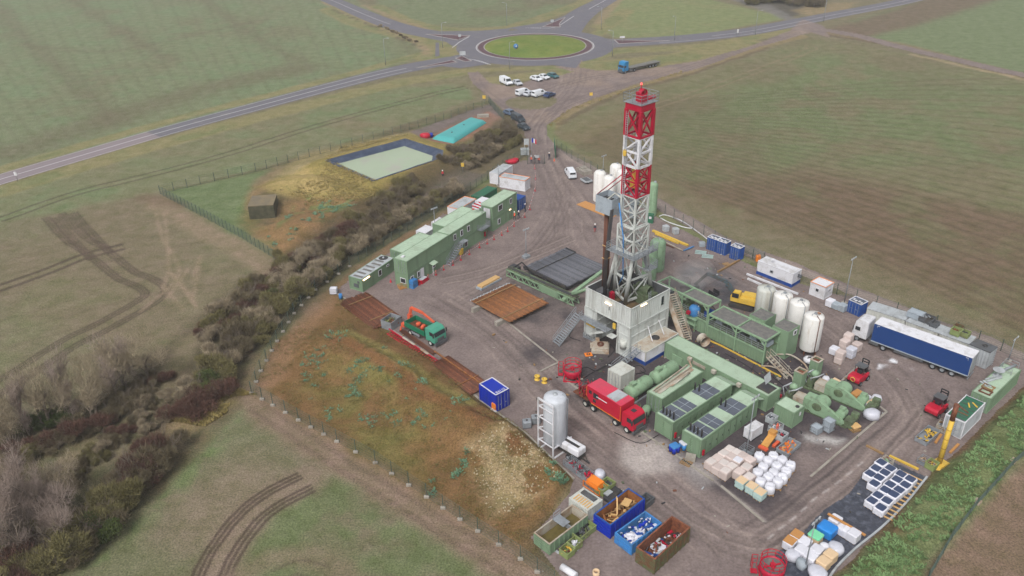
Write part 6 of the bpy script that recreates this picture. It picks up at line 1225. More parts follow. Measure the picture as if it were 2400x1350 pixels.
def lorry(label, ground, rot, cabm, kind, cat='lorry', tr_len=13.6, hcab=3.7):
    """x points forward; trailer front at 0"""
    t = thing('articulated_lorry', label, cat, (ground[0], ground[1], .05), rot); w = 2.5
    cabin_lorry(t, .75, 2.95, w, hcab, cabm)
    b = MB(); b.bar((3.1, .4, .75), (-3.4, .4, .75), .15, .3); b.bar((3.1, -.4, .75), (-3.4, -.4, .75), .15, .3); b.box(-.4, 1.0, .45, 1.4, .5, .55); b.box(-.4, -1.0, .45, 1.4, .5, .55); b.build('chassis', M['greydk'], t)
    for x_ in (2.1, -1.9):
        for s in (-1, 1): wheel(t, x_, s * 1.08, .5, .34 if x_ > 0 else .42, s)
    if kind == 'curtain':
        b = MB(); b.box(-tr_len / 2, 0, 1.1, tr_len, 2.5, 2.86); b.build('curtain', M['bluedk'], t)
        b = MB(); b.box(-tr_len / 2, 0, 3.96, tr_len + .04, 2.54, .05); b.build('trailer_roof', M['white'], t)
        b = MB(); b.box(-tr_len - .02, 0, 1.0, .05, 2.5, 2.95); b.build('rear_door', M['whitegrey'], t)
        b = MB(); b.box(-tr_len / 2, 0, .92, tr_len, 2.52, .18); b.box(-tr_len / 2, 0, .98, tr_len + .05, 2.6, .06); b.build('side_rail', M['greypanel'], t)
        for s in (-1, 1):
            b = MB(); b.box(-5.5, s * 1.1, .45, 4.2, .06, .35); b.build('side_guard', M['greydk'], t)
            for x_ in (-.5, -tr_len + .5): b = MB(); b.bar((x_, s * 1.262, 3.75), (x_ + .35 * (1 if x_ < -3 else -1), s * 1.262, 3.75), .02, .06); b.bar((x_, s * 1.262, 3.78), (x_, s * 1.262, 3.45), .06, .02); b.build('mark', M['white'], t)
    else:
        b = MB(); b.box(-tr_len / 2, 0, 1.2, tr_len, 2.5, .2); b.build('flat_deck', M['roofpanel'], t); b = MB(); b.bar((-.2, .5, 1.05), (-tr_len, .5, 1.05), .15, .3); b.bar((-.2, -.5, 1.05), (-tr_len, -.5, 1.05), .15, .3); b.box(-tr_len / 2, 0, .95, tr_len - 1, 2.4, .22); b.build('trailer_chassis', M['dark'], t)
    for k in range(3):
        for s in (-1, 1): wheel(t, -tr_len + 2.0 + k * 1.32, s * 1.05, .5, .4, s)
    b = MB(); b.box(-tr_len - .05, 0, .45, .1, 2.4, .18); b.build('bumper', M['grey'], t); return t
A_, B_ = G(2050, 758.4, 4.0), G(2279.4, 840.2, 4.0); d = (A_ - B_).normalized(); n_ = Vector((d.y, -d.x)); c_ = A_ + n_ * 1.25
lorry('white cab lorry with a long navy blue curtain sided trailer parked by the grey tanks', (c_.x, c_.y), math.atan2(d.y, d.x), 'white', 'curtain')
p_ = G(1464, 168); a_ = math.atan2(*(G(1444, 172) - G(1515, 156)).yx); lorry('bright blue lorry with an empty flatbed trailer parked near the roundabout', (p_.x + .8, p_.y - .5), R(216), 'bluecab', 'flat')
# red box truck
x, y, a, L = edge((1375.2, 903.2), (1455.8, 953), 3.7, 2.5); t = thing('service_truck', 'red service truck with a tall box body parked by the kerb line', 'truck', (x, y, .05), a)
b = MB(); b.prism([(-L / 2, 2.0), (-L / 2 + .9, 1.2), (L / 2, 1.2), (L / 2, 3.65), (-L / 2, 3.65)], -1.25, 1.25); b.build('box_body', M['redbright'], t)
b = MB(); b.box(0, 0, 3.65, L - .1, 2.46, .05); b.build('box_roof', M['redfade'], t); b = MB(); b.box(L * .2, 0, 3.7, 1.7, 2.2, .1); b.build('roof_vent', M['whitegrey'], t)
b = MB()
for s in (-1, 1): b.bar((-L / 2 + .9, s * 1.26, 1.25), (L / 2, s * 1.26, 1.25), .04, .1); b.bar((L / 2 - .05, s * 1.26, 1.25), (L / 2 - .05, s * 1.26, 3.6), .1, .04); b.bar((-L / 2 + .05, s * 1.26, 2.0), (-L / 2 + .05, s * 1.26, 3.6), .1, .04)
b.build('edge_stripe', M['orange'], t); b = MB(); b.box(-.3, -1.27, 2.75, 1.9, .03, .12); b.build('lettering', M['white'], t)
for s in (-1,):
    for x_, w__, z_, h__ in ((-L / 2 + .7, .5, 2.7, .5), (-L / 2 + 1.7, .9, 2.4, .8), (-L / 2 + 1.5, .5, 1.7, .45)): b = MB(); b.box(x_, s * 1.26, z_, w__, .04, h__); b.build('window', M['glass'], t)
cabin_lorry(t, L / 2 + .15, L / 2 + 2.2, 2.45, 3.0, 'redbright', sleeper=False); b = MB(); b.box(L / 2 + 1.1, 0, 3.0, .6, .6, .06); b.build('roof_hatch', M['dark'], t)
b = MB(); b.bar((-L / 2 - 2.6, .45, .95), (L / 2 + 2.1, .45, .95), .15, .35); b.bar((-L / 2 - 2.6, -.45, .95), (L / 2 + 2.1, -.45, .95), .15, .35); b.box(-L / 2 - 1.2, 0, 1.1, 2.8, 2.4, .15); b.build('chassis', M['rust'], t)
b = MB(); rr = random.Random(3)
for k in range(26): x_ = -L / 2 - rr.uniform(.2, 2.5); y_ = rr.uniform(-1.1, 1.1); b.tube([(x_, y_, 1.2), (x_ + rr.uniform(-.3, .3), y_ + rr.uniform(-.3, .3), rr.uniform(1.6, 2.6)), (x_ + rr.uniform(-.6, .6), y_ + rr.uniform(-.5, .5), rr.uniform(1.5, 2.4))], .06, 5)
b.build('pipe_manifold', M['red'], t)
for x_ in (-L / 2 - .2, -L / 2 + 1.25, L / 2 - .9, L / 2 + 1.1):
    for s in (-1, 1): wheel(t, x_, s * 1.08, .52, .38, s, 'offwhite')
# green tipper with orange loader crane
q = G(988, 798); t = thing('crane_truck', 'green tipper truck with a folded orange loader crane behind the bed', 'truck', (q.x + .5, q.y + .9, .05), R(-43))
b = MB()
for (cx, cy, lx, ly) in ((-1.0, -1.22, 4.6, .07), (-1.0, 1.22, 4.6, .07), (1.3, 0, .07, 2.4), (-3.3, 0, .07, 2.4)): b.box(cx, cy, 1.25, lx, ly, .85 if abs(cy) > 0 or cx < 0 else 1.35)
b.build('tipper_bed', M['greentruck'], t); b = MB(); b.box(-1.0, 0, 1.2, 4.5, 2.35, .1); b.build('bed_floor', M['rust'], t)
b = MB(); blob(b, -1.6, .2, 1.3, .3, .5, .32, seed=2); blob(b, -.4, .1, 1.3, .3, .55, .35, seed=4); b.build('orange_sack', M['orangered'], t)
cabin_lorry(t, 1.5, 3.6, 2.4, 2.95, 'greencab', sleeper=False); b = MB(); b.bar((-3.8, .4, .85), (3.5, .4, .85), .15, .3); b.bar((-3.8, -.4, .85), (3.5, -.4, .85), .15, .3); b.build('chassis', M['dark'], t)
b = MB(); b.box(-.9, -1.15, .55, 1.9, .06, .4); b.build('side_guard', M['grey'], t)
for x_ in (2.5, -2.1):
    for s in (-1, 1): wheel(t, x_, s * 1.02, .5, .38, s, 'offwhite')
b = MB(); b.box(-3.9, 0, .8, .7, 2.3, .6); b.box(-3.9, .5, 1.3, .6, .6, 1.1); b.bar((-3.9, .5, 2.2), (-3.8, .8, 3.5), .36, .36); b.bar((-3.8, .8, 3.5), (-1.6, 1.2, 3.2), .34, .36); b.bar((-1.6, 1.2, 3.2), (.9, 1.3, 2.4), .26, .26); b.bar((-4.1, -1.2, .9), (-4.1, -1.5, .1), .2); b.build('loader_crane', M['orangered'], t)
b = MB(); b.bar((.9, 1.5, 2.5), (1.1, 1.5, 1.7), .25); b.box(1.1, 1.4, 1.9, .5, .5, .4); b.build('crane_head', M['dark'], t)
# excavator
q = G(1742, 722); t = thing('excavator', 'yellow tracked excavator with a dark arm reaching over the sludge pit', 'excavator', (q.x, q.y + .6, .05), R(148))
for s in (-1, 1):
    b = MB(); b.prism([(-2.0, .45), (-1.7, .1), (1.7, .1), (2.0, .45), (1.7, .85), (-1.7, .85)], s * 1.15 - .28, s * 1.15 + .28); b.build('track', M['dark'], t)
b = MB(); b.prism([(-2.6, 1.15), (1.3, 1.15), (1.3, 1.6), (.2, 1.75), (.2, 2.1), (-1.0, 2.2), (-2.5, 2.15), (-2.75, 1.7)], -1.3, .35); b.prism([(-2.6, 1.15), (.3, 1.15), (.3, 2.0), (-2.5, 2.0)], .35, 1.3); b.lathe(0, 0, [(.7, .8), (.7, 1.15)], 16); b.build('body', M['yellow'], t)
b = MB(); b.prism([(-2.85, 1.1), (-2.3, 1.1), (-2.3, 1.9), (-2.75, 1.9)], -1.25, 1.25); b.build('counterweight', M['greydk'], t)
b = MB(); b.prism([(.3, 1.15), (1.75, 1.15), (1.8, 2.1), (1.4, 2.9), (.3, 2.95)], .38, 1.3); b.build('cab', M['yellow'], t); b = MB(); b.box(1.0, 1.31, 1.9, 1.1, .04, .8); b.box(1.0, .37, 1.9, 1.1, .03, .8); b.add([(1.83, .45, 1.6), (1.83, 1.25, 1.6), (1.5, 1.25, 2.8), (1.5, .45, 2.8)], [(0, 1, 2, 3)]); b.build('cab_window', M['glass'], t)
b = MB(); b.bar((1.2, -.1, 1.5), (3.0, -.1, 3.6), .42, .6); b.bar((3.0, -.1, 3.6), (6.3, -.1, 4.3), .4, .55); b.bar((1.5, -.1, 1.3), (3.2, -.1, 3.0), .16); b.build('boom', mat('boom_slate', '#4E6068', dirt='#5A4A3E', dirt_amt=.4, dscale=2), t); b = MB(); b.bar((6.3, -.1, 4.3), (8.3, -.1, 1.7), .32, .45); b.bar((5.0, -.1, 4.4), (6.9, -.1, 3.7), .14); b.build('arm', M['dark'], t)
b = MB(); b.prism([(8.0, 1.8), (7.6, 1.1), (7.9, .6), (8.6, .5), (8.9, 1.0), (8.6, 1.0), (8.3, 1.5)], -.7, .5); b.build('bucket', M['black'], t); q = G(1673, 692); b = MB(); b.prism([(-.6, .9), (-.7, .2), (0, 0), (.6, .2), (.55, .9), (.45, .9), (.4, .3), (0, .15), (-.5, .3), (-.5, .9)], -.65, .65); tag(b.build('excavator_bucket', M['black'], loc=q, rot=R(30)), 'loose black excavator bucket lying under the digging arm', 'bucket')
# forklifts
def forklift(label, px, py, rot, extra=False):
    q = G(px, py); t = thing('forklift', label, 'forklift', (q.x, q.y, .05), rot); b = MB(); b.prism([(-1.7, .6), (-1.3, .3), (.9, .3), (1.0, .9), (.2, 1.0), (-.3, 1.35), (-1.5, 1.35), (-1.75, 1.05)], -.85, .85); b.box(.75, .75, .5, .7, .35, .8); b.box(.75, -.75, .5, .7, .35, .8)
    o = b.build('body', M['redbright'], t); md = o.modifiers.new('Bevel', 'BEVEL'); md.width = .08; md.segments = 2
    for x_ in (-.35, .75):
        for s in (-1, 1): b = MB(); b.bar((x_, s * .65, 1.2), (x_ * .8, s * .6, 2.45), .08); b.build('guard_post', M['dark'], t)
    b = MB(); b.box(.15, 0, 2.42, 1.3, 1.4, .1); b.build('overhead_guard', M['greydk'], t); b = MB(); b.box(.0, 0, 1.35, .6, .6, .5); b.build('seat', M['black'], t)
    b = MB()
    for s in (-1, 1): b.bar((1.15, s * .45, .2), (1.15, s * .45, 3.0), .14)
    for z_ in (.5, 1.6, 2.6, 3.0): b.bar((1.15, -.45, z_), (1.15, .45, z_), .12)
    b.box(1.3, 0, .9, .1, 1.1, .5); b.build('mast', M['black'], t)
    for s in (-1, 1): b = MB(); b.box(1.9, s * .35, .85, 1.15, .13, .06); b.build('fork', M['dark'], t)
    for x_, r_ in ((.8, .45), (-1.1, .35)):
        for s in (-1, 1): wheel(t, x_, s * .85, r_, .3, s)
    if extra: b = MB(); b.lathe(0, 1.0, [(.3, -1.86), (.38, -1.8), (.3, -1.74)], 14, axis='x', m=0); b.build('yellow_hose_ring', M['yellow'], t)
    else: b = MB(); b.box(-.2, 0, 1.7, .05, 1.2, .7); b.build('rear_screen', M['glass'], t)
    return t
forklift('red forklift with a yellow ring on its back beside the pallet stacks', 2011, 892, R(40), True); forklift('red forklift with a dark cab by the yellow jib post', 2193, 966, R(38))
# cars
def car(label, px, py, rot, m, kind='car', z=.06):
    q = G(px, py); Ls = {'car': 4.4, 'van': 4.9, 'bigvan': 5.4, 'small': 4.0}[kind]; w = 1.8 if kind != 'bigvan' else 2.0; t = thing('parked_van' if 'van' in kind else 'parked_car', label, 'van' if 'van' in kind else 'car', (q.x, q.y, z), rot, 'vehicles parked outside the gate' if py < 310 else None)
    f, r_ = Ls / 2, -Ls / 2
    if kind in ('car', 'small'): body = [(r_, .3), (f, .3), (f + .02, .65), (f - .2, .82), (f - 1.15, .95), (r_ + .25, 1.0), (r_, .8)]; cabp = [(r_ + .25, .98), (f - 1.1, .93), (f - 1.8, 1.42), (r_ + 1.4, 1.47), (r_ + .7, 1.38)]
    else:
        h = 1.85 if kind == 'van' else 2.1; body = [(r_, .3), (f, .3), (f + .02, .8), (f - .15, 1.0), (f - .75, 1.15), (r_, 1.15)]; cabp = [(r_, 1.13), (f - .7, 1.13), (f - 1.35, h - .08), (f - 1.7, h), (r_ + .1, h), (r_, h - .1)]
    b = MB(); b.prism(body, -w / 2, w / 2); n = len(cabp)
    o = b.build('body', M[m], t); md = o.modifiers.new('Bevel', 'BEVEL'); md.width = .09; md.segments = 2
    b = MB(); yb, yt = w / 2 - .04, w / 2 - .2; zs = [p[1] for p in cabp]; z0, z1 = min(zs), max(zs); ys = [yb + (yt - yb) * (z_ - z0) / (z1 - z0) for z_ in zs]
    vs = [(p[0], -y_, p[1]) for p, y_ in zip(cabp, ys)] + [(p[0], y_, p[1]) for p, y_ in zip(cabp, ys)]
    b.add(vs, [tuple(range(n)), tuple(range(2 * n - 1, n - 1, -1))] + [(i, i + n, (i + 1) % n + n, (i + 1) % n) for i in range(n)]); b.build('roof', M[m], t)
    def pane(nm, i, j, k0=.1, k1=.9):
        p, q_ = Vector((cabp[i][0], 0, cabp[i][1])), Vector((cabp[j][0], 0, cabp[j][1])); a, c_ = p.lerp(q_, k0), p.lerp(q_, k1); ya, yc = ys[i] + (ys[j] - ys[i]) * k0 - .08, ys[i] + (ys[j] - ys[i]) * k1 - .08; nrm = Vector((-(q_ - p).z, 0, (q_ - p).x)).normalized() * -.02
        if nrm.z < 0: nrm = -nrm
        b = MB(); b.add([a + nrm + Vector((0, -ya, 0)), a + nrm + Vector((0, ya, 0)), c_ + nrm + Vector((0, yc, 0)), c_ + nrm + Vector((0, -yc, 0))], [(0, 1, 2, 3)]); b.build(nm, M['glass'], t)
    pane('windscreen', 1, 2)
    if kind in ('car', 'small'): pane('rear_window', 4, 0)
    for s in (-1, 1):
        b = MB(); xa, xb = (cabp[1][0] - .55, r_ + .8) if kind in ('car', 'small') else (cabp[1][0] - .6, cabp[1][0] - 1.7); zz0, zz1 = z0 + .08, z1 - .12; y0_, y1_ = [w / 2 - .04 - .16 * (q_ - z0) / (z1 - z0) + .012 for q_ in (zz0, zz1)]
        b.add([(xa, s * y0_, zz0), (xb, s * y0_, zz0), (xb + (.35 if 'car' in kind or kind == 'small' else 0), s * y1_, zz1), (xa - .35, s * y1_, zz1)], [(0, 1, 2, 3)]); b.build('side_window', M['glass'], t)
    if 'van' in kind: b = MB(); b.box(r_ - .01, 0, 1.25, .03, w * .7, .45); b.build('rear_window', M['glass'], t)
    b = MB(); b.box(f + .01, 0, .3, .08, w * .75, .28); b.build('front_grille', M['dark'], t); b = MB(); b.box(r_ - .02, 0, .3, .06, w * .9, .2); b.build('rear_bumper', M['greydk'], t)
    for x_ in (f - .85, r_ + .85):
        for s in (-1, 1): wheel(t, x_, s * (w / 2 - .08), .32, .22, s)
    for s in (-1, 1): b = MB(); b.box(f - .02, s * (w / 2 - .28), .62, .07, .3, .14); b.build('headlight', M['whitegrey'], t)
    return t
car('white van at the left end of the upper car row', 1186, 197, R(-62), 'carw', 'bigvan'); car('silver hatchback beside the white van in the upper row', 1213, 199, R(-65), 'cars', 'small')
car('white car in the upper row, left of the other white car', 1257, 189, R(-50), 'carw'); car('white car in the upper row beside the teal estate', 1275, 185, R(-50), 'carw', 'small'); car('teal green estate at the right end of the upper row', 1296, 182, R(-55), 'carg')
car('white van at the left end of the lower car row', 1226, 222, R(42), 'carw', 'van'); car('silver car between the two white vans of the lower row', 1243, 224, R(45), 'cars'); car('white van in the lower row, second van from the left', 1264, 225, R(40), 'carw', 'van'); car('navy blue car at the right end of the lower row', 1288, 227, R(50), 'carn', 'small')
car('slate grey car, last in the queue of three outside the gate', 1196, 270, R(-50), 'carslate'); car('black van in the middle of the queue outside the gate', 1214, 284, R(-60), 'cark', 'van'); car('black car at the head of the queue outside the gate', 1228, 303, R(-60), 'cark', 'small')
car('white van inside the yard, seen from behind', 1337, 413, R(98), 'carw', 'van')
# big white silo on a frame and compressor
q = G(1300, 1052); t = thing('cement_silo', 'tall pale grey silo in a steel frame at the lower left of the yard', 'silo', (q.x, q.y), R(42)); r_ = 1.45
b = MB(); b.lathe(0, 0, [(.35, .6), (1.0, 1.2), (r_, 1.7), (r_, 7.9), (r_ * .93, 8.2), (r_ * .6, 8.4), (.001, 8.5)], 28); b.build('shell', mat('silo_grey', '#C9CDD4', dirt='#AEB2B8', dirt_amt=.3, streak=True), t)
b = MB()
for x_, y_ in ((-1.6, 1.3), (-1.6, -1.3), (1.6, 1.3), (1.6, -1.3)): b.bar((x_, y_, 0), (x_, y_, 8.2 if x_ < 0 else 1.8), .15)
for z_ in (.1, 8.1): b.bar((-1.6, -1.3, z_), (-1.6, 1.3, z_), .2)
for z_ in (1.8, 3.6, 5.4, 7.0): b.bar((-1.6, -1.3, z_), (-1.6, 1.3, z_), .12); b.bar((-1.6, 1.3, z_), (-.9, .9, z_), .12)
b.bar((-1.6, -1.3, .1), (1.6, -1.3, .1), .2); b.bar((-1.6, 1.3, .1), (1.6, 1.3, .1), .2); b.bar((1.6, -1.3, 1.7), (-1.6, -1.3, 1.7), .16); b.build('frame', M['white'], t)
b = MB(); b.lathe(0, 0, [(.3, 8.4), (.3, 8.6), (.001, 8.65)], 12); b.build('hatch', M['whitegrey'], t); b = MB(); b.tube([(1.0, -1.1, .6), (1.0, -1.2, 8.0), (.6, -.6, 8.5)], .07, 5); b.build('fill_pipe', M['grey'], t)
q = G(1338, 1066); t = thing('compressor_trailer', 'white compressor trailer beside the tall pale silo', 'compressor', (q.x, q.y), R(-45)); b = MB(); b.box(0, 0, 1.0, 3.6, 1.6, .95); o = b.build('canopy', M['white'], t); md = o.modifiers.new('Bevel', 'BEVEL'); md.width = .15; md.segments = 2
b = MB(); b.box(0, 0, 1.96, 2.6, .4, .03); b.build('air_slot', M['dark'], t); b = MB(); b.box(0, 0, .45, 3.4, 1.2, .5); b.bar((1.8, 0, .5), (3.0, 0, .45), .15); b.bar((1.8, .6, .5), (2.8, 0, .45), .1); b.box(1.5, 0, .3, .2, 1.9, .15); b.build('chassis', M['dark'], t)
for s in (-1, 1): wheel(t, .3, s * .85, .38, .25, s)
for px, py, lab in ((1235, 1000, 'left grey plastic tank on the ground beside the tall silo'), (1256, 990, 'right grey plastic tank next to the foot of the tall silo')):
    q = G(px, py); t = thing('plastic_tank', lab, 'tank', (q.x, q.y), R(8)); b = MB(); rbox(b, 0, 0, .12, 1.15, 1.0, .95); b.build('bottle', M['grey'], t); b = MB(); b.box(0, 0, 0, 1.15, 1.0, .12); b.build('pallet', M['greydk'], t); b = MB(); b.lathe(0, 0, [(.15, 1.05), (.15, 1.12), (.001, 1.13)], 10); b.build('lid', M['dark'], t)
# yellow jib post
q = G(2199, 1092); t = thing('jib_post', 'tall yellow post with a rusty top standing on a yellow base', 'jib post', (q.x, q.y), R(30)); b = MB(); b.tube([(0, 0, .2), (0, 0, 7.0)], .3, 10); b.build('post', M['yellow'], t); b = MB(); b.tube([(0, 0, 7.0), (0, 0, 9.3)], .3, 10); b.box(.3, 0, 8.7, .7, .2, .2); b.build('post_top', M['rust'], t)
b = MB(); b.prism([(-.9, 0), (1.4, 0), (1.0, .5), (-.6, .5)], -.7, .7); b.build('base', M['yellow'], t); b = MB()
for k in range(4): b.lathe(0, 0, [(.32, 1.4 + k * 1.4), (.32, 1.46 + k * 1.4)], 10)
b.build('band', M['rust'], t)
for px, py, rot, L, W, H, wall, fill, lab, cg in ((2172, 1026, 40, 3.6, 1.5, .6, 'grey', ['yellow', 'yellow', 'dark'], 'long grey crate of yellow pipes in front of the pale open container', False), (2182, 1097, 35, 1.2, 1.1, .9, 'greenolive', ['rigdirty', 'rust'], 'green bin beside the yellow post base', False), (2163, 1086, 35, 1.1, 1.0, .9, 'grey', ['rigdirty'], 'wire basket of rope beside the yellow post base', True), (2208, 1006, 45, 1.6, 1.2, 1.0, 'rigdirty', ['grey', 'wood'], 'pale mesh basket behind the yellow post', True), (2074, 1092, 35, 1.5, 1.1, 1.0, 'rigdirty', ['mach', 'rust'], 'muddy basket of fittings at the head of the dark topped bags', True)):
    q = G(px, py); crate('bin', lab, q.x, q.y, R(rot), L, W, H, wall, fill, cat='bin', cage=cg)
for (a0, b0, lab, m) in (((2084, 1070), (2152, 1102), 'long yellow timber beam above the dark topped bags', 'yellow'), ((2226, 1063), (2246, 1043), 'orange plank behind the yellow post', 'ply'), ((2192, 1040), (2205, 1020), 'orange plank by the long grey crate', 'ply'), ((2030, 1046), (2070, 1066), 'thin grey beam at the edge of the yard', 'wood')):
    A, B = G(*a0), G(*b0); b = MB(); b.bar((*A, .15), (*B, .15), .3, .18); tag(b.build('timber_beam', M[m]), lab, 'beam')
# ================================================================ GOODS, CRATES AND BAGS
def unz(lst, off, s): return [(off[0] + a / s, off[1] + b / s) for a, b in lst]
ordn = ['first', 'second', 'third', 'fourth', 'fifth', 'sixth', 'seventh', 'eighth']
def pallet_part(t, L=1.2, W=1.0):
    b = MB()
    for y_ in (-.42, 0, .42): b.box(0, y_ * W, 0, L, .12, .1)
    for k in range(5): b.box(-L / 2 + .1 + k * (L - .2) / 4, 0, .1, .14, W, .03)
    return b.build('pallet', M['wood'], t)
# pink wrapped bales
rowsP = [[(150, 680), (235, 620), (320, 565), (398, 505)], [(245, 740), (320, 690), (420, 610), (490, 555)], [(340, 800), (425, 735), (505, 660), (570, 595)], [(525, 810), (620, 740), (665, 645)], [(655, 870)]]
for i, rw in enumerate(rowsP):
    for j, p in enumerate(unz(rw, (1640, 960), 5.625)):
        q = G(*p, 1.2); t = thing('wrapped_pallet', ('lone pale pink wrapped pallet load between the teal sacks and the white bags' if i == 4 else f'pale pink wrapped pallet, {ordn[j]} from the left end, {ordn[i]} row from the generator'), 'pallet load', (q.x, q.y, .05), R(41) + rnd.uniform(-.07, .07), 'pink wrapped pallet loads'); pallet_part(t)
        h = rnd.uniform(.95, 1.12); b = MB(); rbox(b, 0, 0, .13, 1.28, 1.12, h, .1)
        for k in range(4): b.box(0, 0, .22 + k * .24, 1.31, 1.15, .03, taper=.99)
        b.build('bags', M['bagp'], t); b = MB(); rbox(b, 0, 0, .13 + h - .04, 1.05, .95, .07, .05); b.build('top_sheet', M[rnd.choice(['bagt', 'bagt', 'bagp', 'bagw'])], t)
for k, p in enumerate(unz([(558, 925), (692, 995), (800, 1075)], (1640, 960), 5.625)):
    q = G(*p, 1.15); t = thing('sack_pallet', f'{("left", "middle", "right")[k]} one of three pallets of pale teal sacks under a cardboard top', 'pallet load', (q.x, q.y, .05), R(41), 'teal sack pallets'); pallet_part(t)
    for l in range(4): b = MB(); rbox(b, rnd.uniform(-.03, .03), rnd.uniform(-.03, .03), .14 + l * .23, 1.3, 1.2, .23, .08); b.build('sack_layer', M['baggr'], t)
    b = MB(); b.box(0, 0, 1.07, 1.2, 1.1, .04); b.build('cardboard_top', M['bagcard'], t)
def bulkbag(label, px, py, z=1.2, r=.62, h=1.1, m='bagw', grp='round white bulk bags', straps=True):
    q = G(px, py, z); t = thing('bulk_bag', label, 'bulk bag', (q.x, q.y, .05), rnd.uniform(0, 3), grp); pallet_part(t); b = MB(); n = 14; vs = []; prof = [(r * .86, .13), (r * 1.0, .3), (r * 1.03, .13 + h * .6), (r * .98, .13 + h * .88), (r * .82, .13 + h), (r * .45, .13 + h + .03), (.001, .13 + h - .03)]
    b.lathe(0, 0, prof, n); v = b.v; s1, s2 = rnd.uniform(0, 6), rnd.uniform(0, 6); b.v = [(x * (1 + .05 * math.sin(4 * math.atan2(y, x) + s1 + z_ * 2)), y * (1 + .05 * math.sin(4 * math.atan2(y, x) + s1 + z_ * 2)), z_ + .03 * math.sin(3 * x / r + s2)) for x, y, z_ in v]
    b.build('bag', M[m], t)
    if straps:
        b = MB()
        for k in range(4): a = k * math.pi / 2 + .78; c_, s_ = math.cos(a), math.sin(a); b.tube([(r * .85 * c_, r * .85 * s_, h * .9), (r * .7 * c_, r * .7 * s_, h + .32), (r * .4 * c_, r * .4 * s_, h + .12)], .03, 4)
        b.build('strap', M[m], t)
    return t
cols_ = [[(770, 805), (840, 735), (790, 590)], [(805, 925), (910, 865), (975, 810), (1020, 720), (905, 650)], [(930, 1000), (1035, 925), (1095, 870), (1145, 790), (1200, 710), (1090, 640), (975, 590)]]
cn = ['column beside the pink pallets', 'middle column', 'column on the open side']
for i, cl in enumerate(cols_):
    for j, p in enumerate(unz(cl, (1640, 960), 5.625)): bulkbag(f'round white bulk bag, {ordn[j]} from the near end, {cn[i]}', *p)
# tarpaulin with dark topped bags
tp_ = [(2026, 1106), (2082, 1080), (2172, 1120), (2122, 1182), (2064, 1240), (2000, 1292), (1950, 1345), (1925, 1400), (1790, 1400), (1820, 1300), (1880, 1250), (1920, 1214), (1990, 1160)]
mk = sdf(Xc, Yc, gp(tp_)) > 0; TC = np.tile(np.array(lin('#3A3D48')), (len(X), 1)); a_ = th(fbm(X * 1.0, Y * 1.0, .7, 55), .52, .6)[:, None]; TC = TC * (1 - a_ * .6) + np.array(lin('#6A6E7C')) * a_ * .6
lm_ = mat('plastic_liner', '#3D404B', rough=.32, var=.35, scale=1.2, dirt='#6B6F7C', dirt_amt=.25, dscale=1.5, bump=.8, bscale=3.5, spec=.5)
hz_ = .09 + .09 * fbm(X, Y, .9, 66); gridmesh('ground_sheet', hz_, Q[mk], TC, lm_); o = bpy.data.objects['ground_sheet']; del o['kind']; tag(o, 'wrinkled black plastic sheet under the bags along the green bank', 'plastic sheet')
kb = MB(); P = smooth(gp([(2172, 1120), (2122, 1182), (2064, 1240), (2000, 1292), (1950, 1345), (1925, 1400)]), 4)
for i in range(len(P) - 1): kb.bar((*P[i], .2), (*P[i + 1], .2), .22, .14)
tag(kb.build('sheet_edge', M['whitegrey']), 'pale rolled edge of the black sheet along the green bank', 'sheet edge')
dk = [[(1420, 185), (1365, 245), (1305, 300)], [(1510, 245), (1455, 290), (1395, 340), (1350, 400)], [(1620, 305), (1580, 360), (1510, 410), (1460, 465), (1385, 520), (1325, 575)], [(1715, 355), (1665, 415), (1600, 465), (1545, 510), (1475, 575), (1415, 645)]]
for i, cl in enumerate(dk):
    for j, p in enumerate(unz(cl, (1740, 1040), 4.354)):
        q = G(*p, 1.1); t = thing('bulk_bag', f'square white bag with a dark sheet on top, {ordn[j]} from the far end of the {ordn[i]} row from the yard side', 'bulk bag', (q.x, q.y, .12), R(38) + rnd.uniform(-.06, .06), 'dark topped white bags'); t['label'] = f'dark topped white bag, {ordn[j]} from the far end, {ordn[i]} row from the yard'
        pallet_part(t); b = MB(); rbox(b, 0, 0, .13, 1.35, 1.25, .85, .12); b.build('bag', M['bagw'], t); b = MB(); vs = []
        rbox(b, 0, 0, .9, 1.12, 1.04, .14, .12); b.build('dark_top', M['dkwrap'], t); b = MB()
        for s in (-1, 1): b.bar((s * .62, -.5, .6), (s * .55, .5, 1.04), .05)
        b.build('strap', M['bagw'], t)
b = MB()
for k in range(16): A = G(2040 + (k % 2) * 0 + 5.0 * k + 12, 1219 - 6.2 * k); b.bar((A.x - .8, A.y + .7, .2), (A.x + .9, A.y - .8, .2), .16, .12)
sl = b
for k in range(12):
    A = G(2076 + 6.4 * k, 1216 - 8.4 * k); b = MB(); b.bar((A.x - 1.1, A.y + 1.1, .24), (A.x + .5, A.y - .5, .24), .14, .12); tag(b.build('timber_batten', M['woodlt']), 'short pale timber batten poking out under the dark topped bags', 'batten', 'battens under the dark topped bags')
